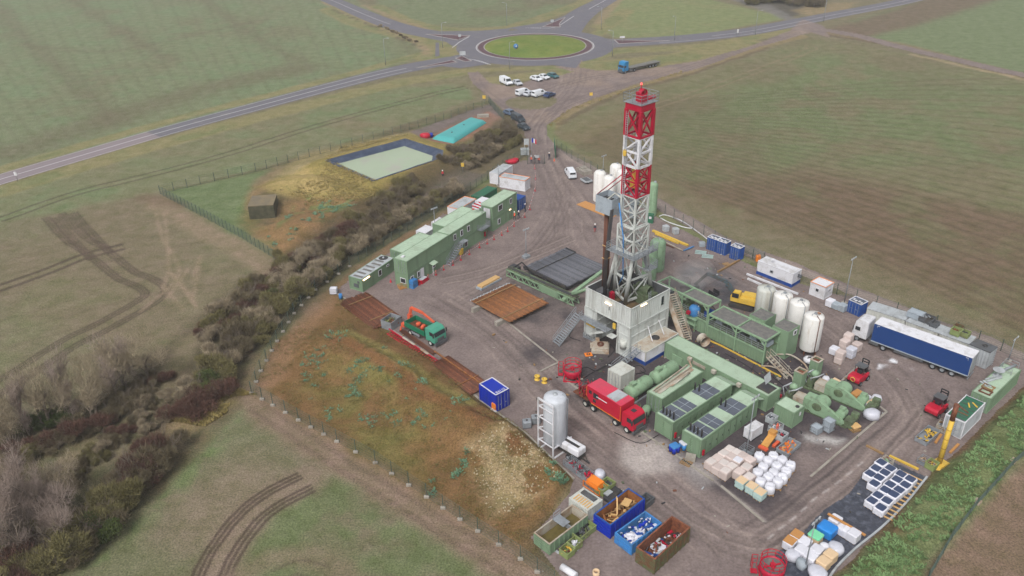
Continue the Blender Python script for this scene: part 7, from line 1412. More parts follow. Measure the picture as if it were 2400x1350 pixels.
misc = [(555, 935, 'ply', 'bagw', 'white wrapped pallet with a plain orange board on top, farther of the two', 1.0), (485, 1000, 'ply', 'bagw', 'white wrapped pallet with an orange board on top, nearer of the two', 1.0), (640, 1000, None, 'bagw', 'white pallet load just right of the orange topped pallets', 1.0), (605, 1080, None, 'bagw', 'white pallet load in the middle of the lower block', 1.05),
        (760, 1080, None, 'bagw', 'white pallet load behind the thin light mast', 1.05), (700, 1150, None, 'bagw', 'white pallet load left of the tan cartons', 1.0), (900, 1130, None, 'bagcard', 'tan carton stack, farther of the two at the sheet edge', 1.1), (830, 1200, None, 'bagcard', 'tan carton stack, nearer of the two at the sheet edge', 1.1), (950, 770, None, 'bagw', 'far end pallet of the white row beside the blue sheet', .8), (1030, 860, None, 'bagw', 'middle pallet of the white row beside the blue sheet', .9), (1140, 915, None, 'bagw', 'near end pallet of the white row beside the blue sheet', 1.1), (1085, 885, None, 'bagw', 'pallet tucked into the white row near its end', 1.0)]
for a, b0, top, m, lab, h in misc:
    p = unz([(a, b0)], (1740, 1040), 4.354)[0]; q = G(*p, h); t = thing('pallet_load', lab, 'pallet load', (q.x, q.y, .1), R(41) + rnd.uniform(-.06, .06)); pallet_part(t); b = MB(); rbox(b, 0, 0, .13, 1.3, 1.2, h, .1); b.build('bags', M[m], t)
    if top: b = MB(); b.box(0, 0, .14 + h, 1.2, 1.1, .04); b.build('board', M[top], t)
p = unz([(1060, 830)], (1740, 1040), 4.354)[0]; q = G(*p, 1.1); b = MB(); b.box(0, 0, 1.15, .3, 4.4, .12); tag(b.build('timber_beam', M['ply'], loc=q, rot=R(41)), 'long tan plank lying on top of the white row of pallets', 'beam')
for a, b0, r_, h, m, lab in ((840, 1030, .5, .9, 'bagw', 'round white bag left of the large wrapped bag'), (960, 1040, .85, 1.1, 'wrap', 'large round wrapped bag at the sheet edge'), (520, 1110, .8, 1.1, 'wrap', 'large wrapped bag beside the red tub'), (610, 1195, .6, 1.1, 'greypanel', 'grey wrapped round stack in front of the thin mast'), (770, 1290, 1.0, 1.0, 'wrap', 'wide clear wrapped bale at the bottom edge')):
    p = unz([(a, b0)], (1740, 1040), 4.354)[0]; q = G(*p, h); b = MB(); blob(b, 0, 0, .12, r_, r_, h / 2, seed=a, n=16, flat=.3, amp=.08); tag(b.build('wrapped_bale', M[m], loc=q), lab, 'bale')
p = unz([(870, 850)], (1740, 1040), 4.354)[0]; q = G(*p, 1.1); b = MB(); rbox(b, 0, 0, .12, 1.7, 1.8, 1.2, .2); tag(b.build('covered_pallet', M['sheetblue'], loc=q, rot=R(41)), 'pallet under a bright blue plastic sheet', 'pallet load')
p = unz([(750, 930)], (1740, 1040), 4.354)[0]; q = G(*p, 1.1); t = thing('covered_pallet', 'tan cartons under a light green plastic sheet', 'pallet load', (q.x, q.y, .1), R(41)); b = MB(); rbox(b, 0, 0, 0, 1.2, 1.3, 1.0, .1); b.build('cartons', M['bagcard'], t); b = MB(); rbox(b, 0, 0, .9, 1.3, 1.4, .25, .1); b.build('green_sheet', mat('light_green_sheet', '#7FD6A6', rough=.3, bump=.4, bscale=4), t)
# stacks near the lorry
for a, b0, h, m, lab in ((515, 575, 1.9, 'bagp', 'double height pink pallet stack nearest the white cab'), (480, 630, 1.5, 'bagp', 'pink pallet stack in front of the double one near the white cab'), (590, 660, 1.2, 'bagp', 'single pink pallet by the lorry wheel'), (440, 735, 1.9, 'bagp', 'tall pink pallet stack nearest the kerb beside the forklift'), (540, 705, 1.5, 'wrap', 'clear wrapped pallet between the pink stacks'), (382, 700, 1.0, 'bagw', 'crumpled white bag left of the pink stacks'), (345, 255, 1.1, 'bagw', 'white boxed pallet beside the square white cabin'), (398, 285, .9, 'greypanel', 'grey pallet load between the boxed pallet and the blue cargo unit'), (460, 300, 1.1, 'greypanel', 'grey pallet load touching the blue cargo unit')):
    p = (1860 + a / 3.97, 640 + b0 / 3.97); q = G(*p, h); t = thing('pallet_load', lab, 'pallet load', (q.x, q.y, .05), R(40) + rnd.uniform(-.1, .1)); pallet_part(t); b = MB(); k = max(1, round(h / .95))
    for i in range(k): rbox(b, rnd.uniform(-.05, .05), 0, .13 + i * h / k, 1.3, 1.2, h / k, .1)
    b.build('bags', M[m], t)
z3 = lambda a, b0: (1760 + a / 5.625, 820 + b0 / 5.625)
for a, b0, r_, h, m, lab in ((990, 370, .55, .8, 'bagw', 'white bag at the corner of the farther intake box'), (1250, 500, .7, .8, 'bagw', 'crumpled white bag behind the farther mud pump'), (1660, 625, .75, .8, 'bagw', 'white bag standing alone to the right of the mud pumps'), (1600, 820, 1.0, 1.3, 'wrap', 'large clear wrapped bale at the yard corner by the mud pumps')):
    q = G(*z3(a, b0), h * .8); b = MB(); blob(b, 0, 0, .02, r_, r_, h / 2, seed=a, n=14, flat=.25, amp=.1); tag(b.build('bag', M[m], loc=q), lab, 'bag')
for a, b0, m, lab in ((1100, 420, 'bagcard', 'tan topped carton behind the farther mud pump'), (1500, 625, 'bagw', 'white cartons beside the end of the farther mud pump'), (1600, 700, 'bagcard', 'tan cartons between the white cartons and the wrapped bale'), (1400, 570, 'ply', 'small brown box behind the farther pump motor')):
    q = G(*z3(a, b0), 1.0); t = thing('carton', lab, 'carton', (q.x, q.y, .05), R(35)); b = MB(); rbox(b, 0, 0, .1, 1.6, 1.1, .95, .05); b.build('box', M['bagw' if m != 'ply' else 'ply'], t); b = MB(); b.box(0, 0, 1.04, 1.5, 1.0, .05); b.build('lid', M[m], t)
q = G(*z3(765, 135), .5); t = thing('white_bowl', 'round white plastic tub on the ground beside the tall white silo', 'tub', (q.x, q.y, .05)); b = MB(); b.lathe(0, 0, [(.3, .05), (.75, .25), (.85, .6), (.6, .85), (.3, .9), (.001, .88)], 16); b.build('tub', M['white'], t); b = MB(); b.box(0, 0, .9, .8, .18, .05, rot=.5); b.box(.1, 0, .9, .15, .6, .06, rot=.5); b.build('bracket', M['dark'], t)
q = G(*z3(1375, 1010), .6); t = thing('yellow_stool', 'yellow topped block on a wooden base near the yard corner', 'block', (q.x, q.y, .05), R(20)); b = MB(); b.box(0, 0, 0, 1.2, 1.0, .25); b.build('base', M['wood'], t); b = MB(); b.box(0, 0, .25, .6, .6, .4); rbox(b, 0, 0, .6, 1.2, 1.0, .2, .08); b.build('top', M['woodlt'], t)
for a, b0, lab, H in ((865, 1045, 'low grey plastic tank beside the tall caged one', .9), (1025, 985, 'tall caged grey tank in front of the nearer mud pump', 1.6)):
    q = G(*z3(a, b0), H * .6); t = thing('caged_tank', lab, 'tank', (q.x, q.y, .05), R(35)); b = MB(); rbox(b, 0, 0, .1, 1.1, 1.1, H, .08); b.build('bottle', M['greypanel'], t); b = MB()
    for s in (-1, 1):
        for k in range(5): b.bar((-.58 + k * .29, s * .58, .1), (-.58 + k * .29, s * .58, H + .1), .04); b.bar((s * .58, -.58 + k * .29, .1), (s * .58, -.58 + k * .29, H + .1), .04)
    for zz in (.15, H * .5, H + .1):
        for s in (-1, 1): b.bar((-.6, s * .58, zz), (.6, s * .58, zz), .05); b.bar((s * .58, -.6, zz), (s * .58, .6, zz), .05)
    b.build('cage', M['grey'], t)
for p, L, W, H, wall, fill, lab, cg in ((z3(265, 935), 1.2, 1.1, .9, 'whitegrey', ['navy', 'bagw'], 'pale plastic box holding dark cloth by the small green container', False), (z3(320, 1045), 1.7, 1.2, .9, 'whitegrey', ['redbright', 'white', 'orangered'], 'white rack of red and orange bottles', True), (z3(390, 1160), 1.3, 1.2, .9, 'whitegrey', ['redbright', 'navy', 'dark'], 'pale plastic box holding a bright red bag', False), (z3(490, 1300), 3.0, 1.6, .6, 'grey', ['orangered', 'ply', 'orange'], 'long grey basket of orange pipes behind the white bags', False), ((1748, 1062), 1.3, 1.3, 1.1, 'grey', None, 'grey cage at the foot of the tall light mast behind the bags', True)):
    q = G(p[0], p[1] + 3); crate('crate', lab, q.x, q.y, R(42), L, W, H, wall, fill, cage=cg, z=.05)
q = G(*z3(240, 1235)); t = thing('orange_machine', 'orange and tan folded machine behind the round white bags', 'equipment', (q.x, q.y, .05), R(45)); b = MB(); b.bar((-1.3, 0, .3), (1.0, .1, .9), .9, .25); b.box(1.0, .2, .6, .8, .9, .7); b.build('body', mat('tan_orange', '#D09A50', dirt='#B07A40'), t); b = MB(); b.box(.2, -.8, .05, 1.3, .4, .3); b.box(-1.5, 0, .0, .5, 1.2, .25); b.build('foot', M['orangered'], t)
c = container('white_generator', 'small white generator set on a black base behind the light mast', 'generator', *cor((1763.5, 1012), 1.7, 2.3, 1.25, R(38)), R(38), 2.3, 1.25, 1.7, wall='white', roof='white', door=None, flat=True, roofribs=False)
b = MB(); b.box(0, 0, .0, 2.32, 1.28, .2); b.build('base', M['black'], c)
for px, py, m, lab, hh in ((1580, 1060, 'blue', 'pair of blue drums on a pallet under a pale blue cover', .9), (1603, 1052, 'wrap', 'clear wrapped blue goods on a pallet beside the blue drums', .9)):
    q = G(px, py); t = thing('drum_pallet', lab, 'pallet load', (q.x, q.y, .05), R(30)); pallet_part(t); b = MB()
    for x_ in (-.3, .3):
        for y_ in (-.28, .28): b.lathe(x_, y_, [(.001, .13), (.28, .13), (.28, hh + .1), (.001, hh + .1)], 12)
    b.build('drum', M[m if m == 'blue' else 'bluelt'], t); b = MB(); rbox(b, 0, 0, hh, 1.15, 1.05, .25, .1); b.build('cover', M['wrap' if m == 'wrap' else 'bluelt'], t)
q = G(1618, 1078); t = thing('stone_box', 'grey lidded box behind a flat wooden pallet near the blue drums', 'box', (q.x, q.y, .05), R(-20)); b = MB(); b.box(0, 0, 0, 1.2, .8, .7); b.build('box', M['concrete'], t)
q = G(1608, 1086); b = MB()
for k in range(6): b.box(-.6 + k * .24, 0, .02, .16, 1.1, .12)
tag(b.build('pallet', M['wood'], loc=q, rot=R(-40)), 'flat wooden pallet on the ground near the blue drums', 'pallet')
# left yard details
q = G(968, 673); t = thing('crate_stack', 'stack of bright blue crates at the corner of the green offices', 'crates', (q.x, q.y, .05), R(57))
for k in range(5): b = MB(); b.box(0, 0, k * .3, 1.3, 1.2, .24); b.box(0, 0, k * .3 + .24, 1.1, 1.0, .06); b.build('tray', M['bluelt'], t)
q = G(992, 661); t = thing('grit_bin', 'low red bin with a grey lid in front of the offices', 'bin', (q.x, q.y, .05), R(57)); b = MB(); b.box(0, 0, 0, 1.7, .9, .7); b.build('body', M['redbright'], t); b = MB(); b.box(0, 0, .7, 1.5, .8, .06); b.build('lid', M['whitegrey'], t)
q = G(1080, 597); t = thing('wheelie_bin', 'yellow wheeled bin beside the outside stair', 'bin', (q.x, q.y, .05), R(57)); b = MB(); b.box(0, 0, .1, .7, .7, 1.0, taper=1.12); b.build('body', M['yellow'], t); b = MB(); b.box(0, 0, 1.1, .85, .85, .1); b.build('lid', M['yellow'], t)
q = G(945, 675); crate('orange_cage', 'small orange wire cage against the near end of the offices', q.x, q.y, R(30), 1.6, .9, .8, 'ply', None, cage=True, cat='cage')
q = G(783, 688); t = thing('plastic_tank', 'white caged tank at the corner of the yard by the blue barrel', 'tank', (q.x, q.y)); b = MB(); rbox(b, 0, 0, .1, 1.2, 1.0, 1.0, .08); b.build('bottle', M['bagw'], t); b = MB()
for z_ in (.2, .5, .8, 1.1):
    for s in (-1, 1): b.bar((-.62, s * .52, z_), (.62, s * .52, z_), .04); b.bar((s * .62, -.52, z_), (s * .62, .52, z_), .04)
b.build('cage', M['grey'], t)
q = G(799, 700); b = MB(); b.lathe(0, 0, [(.001, 0), (.3, 0), (.33, .45), (.3, .9), (.28, .92), (.001, .9)], 14); tag(b.build('barrel', M['bluelt'], loc=q), 'blue plastic barrel at the corner of the rusty pipe stack', 'barrel')
q = G(916, 662); b = MB(); b.lathe(0, 0, [(.22, 0), (.2, .04), (.05, .65), (.001, .66)], 10); tag(b.build('traffic_cone', M['redbright'], loc=q), 'red traffic cone beside the green site cabin', 'cone')
q = G(1299, 378); b = MB(); b.lathe(0, 0, [(.25, 0), (.2, .04), (.05, .7), (.001, .71)], 10); tag(b.build('traffic_cone', M['orangered'], loc=q), 'orange traffic cone just inside the gate', 'cone')
q = G(1162, 962); t = thing('orange_cabinet', 'orange machine with a white front at the foot of the blue container', 'equipment', (q.x, q.y, .05), R(41)); b = MB(); b.box(0, 0, .3, .8, .8, .9); b.build('body', M['orange'], t); b = MB(); b.box(-.6, -.2, .2, .5, .9, .2); b.build('shelf', M['white'], t)
q = cor((1161.7, 926.9), 2.86, 2.4, 3.6, R(40)); c = container('tool_container', 'deep blue ten foot container with white roof edges on the yard edge', 'container', *q, R(40), 2.4, 3.6, 2.8, wall='blue', roof='blue', frame='blue', door='f', roofribs=False, flat=False)
b = MB()
for s in (-1, 1): b.box(0, s * 1.72, 2.8, 2.3, .14, .07); b.box(s * 1.1, 0, 2.8, .14, 3.3, .07)
b.build('roof_edge', M['white'], c)
fc = bpy.data.curves.new('number', 'FONT'); fc.body = '84110'; fc.size = .62; fc.extrude = .01; fc.align_x = 'CENTER'; fc.align_y = 'CENTER'
fo = bpy.data.objects.new('roof_number', fc); S.collection.objects.link(fo); fo.parent = c; fo.location = (0, -1.35, 2.82); bpy.context.view_layer.update(); me_ = bpy.data.meshes.new_from_object(fo.evaluated_get(bpy.context.evaluated_depsgraph_get())); me_.materials.clear(); me_.materials.append(M['white']); bpy.data.objects.remove(fo)
fo = bpy.data.objects.new('roof_number', me_); S.collection.objects.link(fo); fo.parent = c; fo.location = (0, -1.35, 2.82)
q = G(1180, 950); b = MB(); b.box(0, 0, .02, 1.6, 1.0, .08); tag(b.build('step_mat', M['wood'], loc=q, rot=R(40)), 'brown wooden mat at the door of the deep blue container', 'mat')
# small goods by the right fence
q = G(1583, 548); t = thing('grey_box', 'grey boxed pallet nearest the mast beside the yellow beams', 'pallet load', *[(q.x, q.y)], R(20)); b = MB(); rbox(b, 0, 0, .1, 1.1, 1.1, 1.1, .05); b.build('box', M['whitegrey'], t); pallet_part(t); o2 = copy_tree(t, tuple(G(1560, 542)), R(20), 'grey boxed pallet farther left behind the yellow beams')
t['label'] = 'grey boxed pallet behind the middle of the yellow beams'
for a0, b0, m, w_, lab in (((1530, 543), (1612, 578), 'yellow', .5, 'upper yellow beam bundle on the ground behind the mast'), ((1536, 550), (1590, 573), 'yellow', .3, 'lower thin yellow beam behind the mast'), ((1530, 556), (1600, 590), 'rigdirty', .2, 'long grey pipe parallel to the yellow beams'), ((1528, 562), (1580, 584), 'rust', .15, 'thin rusty pipe beside the long grey pipe'), ((1602, 590), (1626, 580), 'bluelt', .25, 'short blue pipe across the end of the yellow beams'), ((1750, 645), (1870, 692), 'white', .28, 'long white pipe before the lab cabin, farther of the two'), ((1752, 656), (1852, 700), 'white', .28, 'long white pipe before the lab cabin, nearer of the two'), ((1682, 640), (1733, 612), 'wood', .3, 'thin timber joint line crossing the yard toward the blue units')):
    A, B = G(*a0), G(*b0); b = MB(); b.bar((*A, .25), (*B, .25), w_, .3 if w_ > .25 else .15); tag(b.build('beam', M[m]), lab, 'beam')
for px, py, m, lab in ((1642, 594, 'baggr', 'pale teal offcuts left of the blue cargo units'), (1658, 603, 'baggr', 'pale teal boards in front of the blue cargo units')):
    q = G(px, py); b = MB()
    for k in range(3): b.bar((-1, -.4 + k * .4, .1 + .1 * k), (1, -.2 + k * .3, .1 + .1 * k), .25, .1)
    tag(b.build('board_pile', M[m], loc=q, rot=R(-20)), lab, 'boards')
q = G(1702, 620); b = MB(); b.box(0, 0, .02, 1.2, .9, .15); tag(b.build('pallet', M['wood'], loc=q, rot=R(20)), 'brown pallet in front of the middle blue cargo unit', 'pallet'); q = G(1645, 577); b = MB(); rbox(b, 0, 0, .05, 1.1, 1, .8); tag(b.build('grey_crate', M['greypanel'], loc=q), 'grey crate left of the blue cargo units', 'crate')
q = G(1776, 612); b = MB(); rbox(b, 0, 0, 0, .8, .7, 1.2); tag(b.build('orange_box', M['orange'], loc=q), 'orange box at the far end of the lab cabin', 'box')
q = G(1374, 428); t = thing('flatbed_trolley', 'small grey trailer beside the cream tanks', 'trailer', (q.x, q.y, .05), R(25)); b = MB(); b.box(0, 0, .4, 1.8, 2.4, .35); b.build('bed', M['whitegrey'], t); b = MB(); b.box(0, 0, .76, 1.4, 2.0, .05); b.build('load', M['greydk'], t)
for s in (-1, 1): wheel(t, 0, s * .9, .25, .18, s)
q = G(1369, 405); b = MB(); b.box(0, 0, 0, 2.2, 3.4, .9); b.box(.1, .6, .9, 1.4, 1.4, .3); tag(b.build('concrete_block_pile', M['concrete'], loc=q, rot=R(25)), 'low concrete block pile against the right fence near the small trailer', 'blocks')
for px, py, lab, s in ((1199, 383, 'red car part heap beside the white cabin near the gate', 1.2), (1207, 380, 'second red cover beside the white cabin', .9)):
    q = G(px, py); b = MB(); blob(b, 0, 0, 0, 1.1 * s, .8 * s, .5, seed=px); tag(b.build('red_cover', M['redbright'], loc=q), lab, 'cover')
q = G(1230, 362); crate('crate', 'grey box of equipment left of the gate', q.x, q.y, 0, 2.0, 1.4, 1.4, 'whitegrey', ['white', 'baggr'])
# ================================================================ POND, BLADDER TANK, BUNKER, FENCES, PEOPLE, PLANTS
rimp = pond[:, :2]; cc = rimp.mean(0)
inn = np.array([cc + (p - cc) * (1 - 2.5 / np.linalg.norm(p - cc) * 1.0) for p in rimp]); N_ = len(rimp)
def dens(P, k=8): return np.array([P[i] + (P[(i + 1) % len(P)] - P[i]) * t for i in range(len(P)) for t in np.arange(k) / k])
ro, ri = dens(rimp), dens(inn); n = len(ro); out_ = cc + (ro - cc) * 1.03; b = MB(); rr = random.Random(5)
vs = [(*p, 1.9) for p in out_] + [(*p, 2.06 + rr.uniform(-.04, .04)) for p in ro] + [(*((p + q) / 2), 1.5 + rr.uniform(-.08, .08)) for p, q in zip(ro, ri)] + [(*(cc + (p - cc) * .98), .8) for p in ri]
b.add(vs, [(k * n + i, k * n + (i + 1) % n, (k + 1) * n + (i + 1) % n, (k + 1) * n + i) for k in range(3) for i in range(n)], smooth=True)
tag(b.build('pond_liner', mat('pond_liner', '#3C475C', rough=.35, var=.3, scale=.8, dirt='#566074', dirt_amt=.3, dscale=.7, bump=.7, bscale=1.5)), 'dark blue black plastic liner round the pale green pond', 'liner')
wm = mat('pond_water', '#A6B498', rough=.25, var=.05, scale=.15, dirt='#ADA59E', dirt_amt=.26, dscale=.12, spec=.5)
b = MB(); b.add([(*(cc + (p - cc) * 1.0), .95) for p in ri], [tuple(range(n))]); tag(b.build('water', wm), kind='structure')
q = gp([(1012, 327), (1063, 337), (1141, 288), (1104, 279)]); b = MB(); K = 24; vs = []
for i in range(K + 1):
    for j in range(K + 1):
        u, v = i / K, j / K; p = (q[0] * (1 - u) + q[1] * u) * (1 - v) + (q[3] * (1 - u) + q[2] * u) * v; e = min(u, 1 - u) * 7, min(v, 1 - v) * 17; h = .95 * min(1, e[0]) ** .5 * min(1, e[1]) ** .5; vs.append((p[0], p[1], .06 + h))
b.add(vs, [(i * (K + 1) + j, (i + 1) * (K + 1) + j, (i + 1) * (K + 1) + j + 1, i * (K + 1) + j + 1) for i in range(K) for j in range(K)], smooth=True); bt = b.build('bladder_tank', M['teal']); tag(bt, 'large flat turquoise water bladder beyond the pond', 'bladder tank')
for u_, v_ in ((.5, .25), (.45, .6)): p = (q[0] * (1 - u_) + q[1] * u_) * (1 - v_) + (q[3] * (1 - u_) + q[2] * u_) * v_; b = MB(); b.lathe(p[0], p[1], [(.2, .9), (.2, 1.15), (.001, 1.16)], 8); b.build('valve', M['dark'], bt)
p = G(997, 324); t = thing('pump_unit', 'red round pump with a blue end beside the turquoise bladder', 'pump', (p.x, p.y), .3); b = MB(); blob(b, 0, 0, 0, 1.3, 1.0, .7, seed=4); b.build('red_cover', M['redbright'], t); b = MB(); b.lathe(1.6, 0, [(.001, .1), (.4, .1), (.4, 1.2), (.001, 1.2)], 10); b.build('blue_drum', M['blue'], t); b = MB(); b.tube([(-.8, .8, .2), (0, 1.6, .3), (1.6, 1.4, .5), (2.4, .5, .2)], .12, 6); b.build('hose', M['dark'], t)
p = G(1132, 274); b = MB(); b.box(0, 0, 0, 3.2, 1.2, .7); tag(b.build('concrete_trough', M['concrete'], loc=p, rot=.1), 'grey concrete trough near the turquoise bladder', 'trough')
p = G(613, 512); bk = thing('bunker', 'square mossy concrete bunker in the hollow beside the yellow grass heap', 'bunker', (p.x, p.y + 2.6), R(6)); b = MB(); b.box(0, 0, -.2, 5.2, 5.6, 3.0, taper=.97); b.build('wall', mat('mossy_concrete', '#5F5A48', var=.35, scale=1.2, dirt='#3F4030', dirt_amt=.6, dscale=.8, rough=.95), bk); b = MB(); b.box(0, 0, 2.8, 5.1, 5.5, .15); b.build('roof', mat('mossy_roof', '#746A58', var=.3, scale=1.5, dirt='#8A7A5A', dirt_amt=.4), bk)
# ---- fences
fm, wm_ = mat('fence_green', '#47544C', var=.1), mat('fence_wire', '#56665C', var=.1)
def fence(label, pts, h=2.0, sp=2.8, post=.1, wires=7, foot=False, z=0, m=fm, cat='fence', rails=True):
    P = gp(pts); c0 = P[0]; t = thing('fence', label, cat, (c0[0], c0[1], z)); first = None; b = MB(); ft = None
    for i in range(len(P) - 1):
        a, c_ = P[i] - c0, P[i + 1] - c0; k = max(1, int(round(np.linalg.norm(c_ - a) / sp)))
        for j in range(k + (i == len(P) - 2)):
            p = a + (c_ - a) * j / k
            if first is None:
                pb = MB(); pb.box(0, 0, 0, post, post, h + .1); first = pb.build('post', m, t); first.location = (p[0], p[1], 0)
                if foot: fb = MB(); rbox(fb, 0, -.1, 0, .6, .35, .3, .05); ft = fb.build('footing', M['concrete'], first)
            else:
                o = first.copy(); S.collection.objects.link(o); o.parent = t; o.location = (p[0], p[1], 0)
                if ft: f2 = ft.copy(); S.collection.objects.link(f2); f2.parent = o
        for w_ in range(wires): zz = .08 + w_ * (h - .1) / (wires - 1); b.bar((*a, zz), (*c_, zz), .022 if not rails else .03)
    b.build('wire', wm_, t); return t
fence('green mesh fence running down the left field past the bunker', [(376, 455), (480, 510), (570, 560), (610, 585), (652, 612)], 1.9, 1.6, .08, 9)
fence('thin post fence between the roadside field and the pond', [(376, 455), (470, 432), (600, 402), (700, 375), (800, 348), (900, 320), (960, 305), (1040, 282), (1110, 258), (1150, 248)], 2.0, 3.0, .1, 5)
fence('dark post fence with concrete feet below the brown soil berm', [(590, 922), (640, 950), (700, 985), (790, 1035), (880, 1085), (1000, 1165), (1120, 1245), (1220, 1310), (1300, 1372)], 2.0, 2.9, .08, 6, foot=True)
fence('post fence climbing between the hedge and the soil berm', [(590, 922), (612, 870), (650, 800), (690, 735), (740, 680), (820, 625)], 1.9, 3.0, .1, 5, foot=True)
fence('green mesh fence behind the office containers', [(820, 625), (900, 578), (990, 520), (1060, 473), (1130, 430), (1190, 385), (1235, 365)], 1.9, 2.6, .09, 9)
fence('post fence along the right hand field track', [(1305, 345), (1340, 372), (1400, 406), (1500, 468), (1600, 525), (1700, 578), (1830, 640), (1960, 690), (2100, 735), (2240, 782), (2400, 845)], 2.0, 3.0, .09, 7)
fence('green mesh fence outside the bright green bank', [(2440, 1040), (2368, 1105), (2283, 1200), (2225, 1275), (2170, 1370)], 2.0, 2.6, .09, 16)
fence('green mesh fence panels beside the track down to the gate', [(1145, 240), (1162, 262), (1180, 280)], 2.0, 1.6, .1, 12); fence('wire mesh panel fence beyond the blue cargo units', [(1740, 590), (1790, 612)], 1.8, 2.6, .09, 14, m=M['greydk'])
for px, py, lab in ((2367, 1094, 'upper mossy concrete block on the bank fence'), (2283, 1190, 'lower mossy concrete block on the bank fence')): p = G(px, py); b = MB(); b.box(0, 0, 0, 1.0, .9, 1.1); b.box(0, 0, 1.1, .8, .5, .15); tag(b.build('concrete_block', M['rigdirty'], loc=p, rot=R(40)), lab, 'block')
p = G(1256, 385); t = thing('gate', 'grey mesh site gate with a white notice', 'gate', (p.x, p.y), 0)
for s in (-1, 1): b = MB(); b.box(s * 2.0, 0, 0, .12, .12, 2.3); b.build('gate_post', fm, t)
b = MB()
for k in range(9): b.bar((-2, 0, .1 + k * .26), (2, 0, .1 + k * .26), .03)
for k in range(16): b.bar((-2 + k * .26, 0, .1), (-2 + k * .26, 0, 2.2), .025)
b.build('mesh_panel', M['greydk'], t); b = MB(); b.box(.3, -.05, 1.6, 1.0, .03, .65); b.build('notice', M['whitegrey'], t)
a_, c_ = G(1299, 345), G(1302, 372); b = MB(); b.bar((*a_, 1.3), (*c_, 1.3), .1, 2.4); tag(b.build('gate_leaf', M['greendk']), 'dark green sheeted gate leaf folded open', 'gate leaf')
p = G(1246, 372); t = thing('flagpole', 'slim pole flying a blue white and red flag above the gate', 'flag', (p.x, p.y), -.3); b = MB(); b.tube([(0, 0, 0), (0, 0, 5.2)], .05, 6); b.build('pole', M['grey'], t); b = MB()
for k, mm in enumerate(range(3)): b.add([(.08 + .38 * k, .1 * math.sin(k * 1.5), 5.15 - .12 * k), (.46 + .38 * k, .1 * math.sin(k * 1.5 + 1.5), 5.03 - .12 * k), (.46 + .38 * k, .12 * math.sin(k * 1.5 + 1.5), 3.95 - .12 * k), (.08 + .38 * k, .1 * math.sin(k * 1.5), 4.1 - .12 * k)], [(0, 1, 2, 3)], mm)
b.build('flag', [M['blue'], M['white'], M['redbright']], t)
p = G(1234, 350); b = MB(); b.box(0, 0, 1.2, 1.2, .06, 1.5); b.bar((-.5, 0, 0), (-.5, 0, 1.2), .08); b.bar((.5, 0, 0), (.5, 0, 1.2), .08); tag(b.build('sign_board', M['whitegrey'], loc=p), 'white notice board left of the gate', 'sign')
wx, wy = x2 + e_.x * 5.4 + nf.x * .3, y2 + e_.y * 5.4 + nf.y * .3
e_, nf = Vector((math.cos(OA), math.sin(OA))), Vector((math.sin(OA), -math.cos(OA))); wx, wy = x2 + e_.x * 4.9 - nf.x * -1.2, y2 + e_.y * 4.9 + nf.y * 1.2
t = thing('windsock', 'red and white checked flag on a pole above the office roof', 'flag', (wx, wy, 5.2), 0); b = MB(); b.tube([(0, 0, 0), (0, 0, 2.2)], .05, 6); b.build('pole', M['grey'], t); b = MB()
for i in range(4):
    for j in range(4): X1, Z1 = -.15 - i * .42, 2.0 - j * .3 + i * -.12 + .3; b.add([(X1, .1 * math.sin(i), Z1), (X1 - .42, .1 * math.sin(i + 1), Z1 - .12 + .25), (X1 - .42, .1 * math.sin(i + 1), Z1 - .42 + .25), (X1, .1 * math.sin(i), Z1 - .3)], [(0, 1, 2, 3)], (i + j) % 2)
b.build('cloth', [M['redbright'], M['white']], t)
# ---- barrier posts with chain
bp = [(983, 668), (1004, 655), (1022, 645), (1040, 633), (1062, 622), (1080, 610), (1100, 597), (1124, 581), (1142, 572), (1158, 562), (1176, 552), (1190, 543), (1205, 531), (1230, 510), (1242, 492), (1254, 448), (1255, 420), (1253, 396)]
pr = None
for i, p_ in enumerate(bp):
    p = G(*p_)
    if pr is None:
        pr = thing('barrier_post', 'thin red barrier post on a small foot in the chain line before the offices', 'barrier post', (p.x, p.y, .05), 0, 'barrier posts in front of the offices'); b = MB(); b.box(0, 0, 0, .4, .4, .08); b.build('foot', M['red'], pr); b = MB(); b.tube([(0, 0, .05), (0, 0, 1.0)], .045, 5); b.build('post', M['orangered'], pr)
    else: copy_tree(pr, (p.x, p.y, .05))
b = MB(); P = [Vector((*G(*p_), .9)) for p_ in bp]; vs = []
for i in range(len(P) - 1):
    k = 10
    for j in range(k):
        u0, u1 = j / k, (j + 1) / k; f_ = lambda u: P[i].lerp(P[i + 1], u) - Vector((0, 0, 1.0 * u * (1 - u))); b.bar(f_(u0), f_(u1), .035, m=(j) % 2)
tag(b.build('chain', [M['redbright'], M['white']]), 'red and white chain strung along the barrier posts before the offices', 'chain')
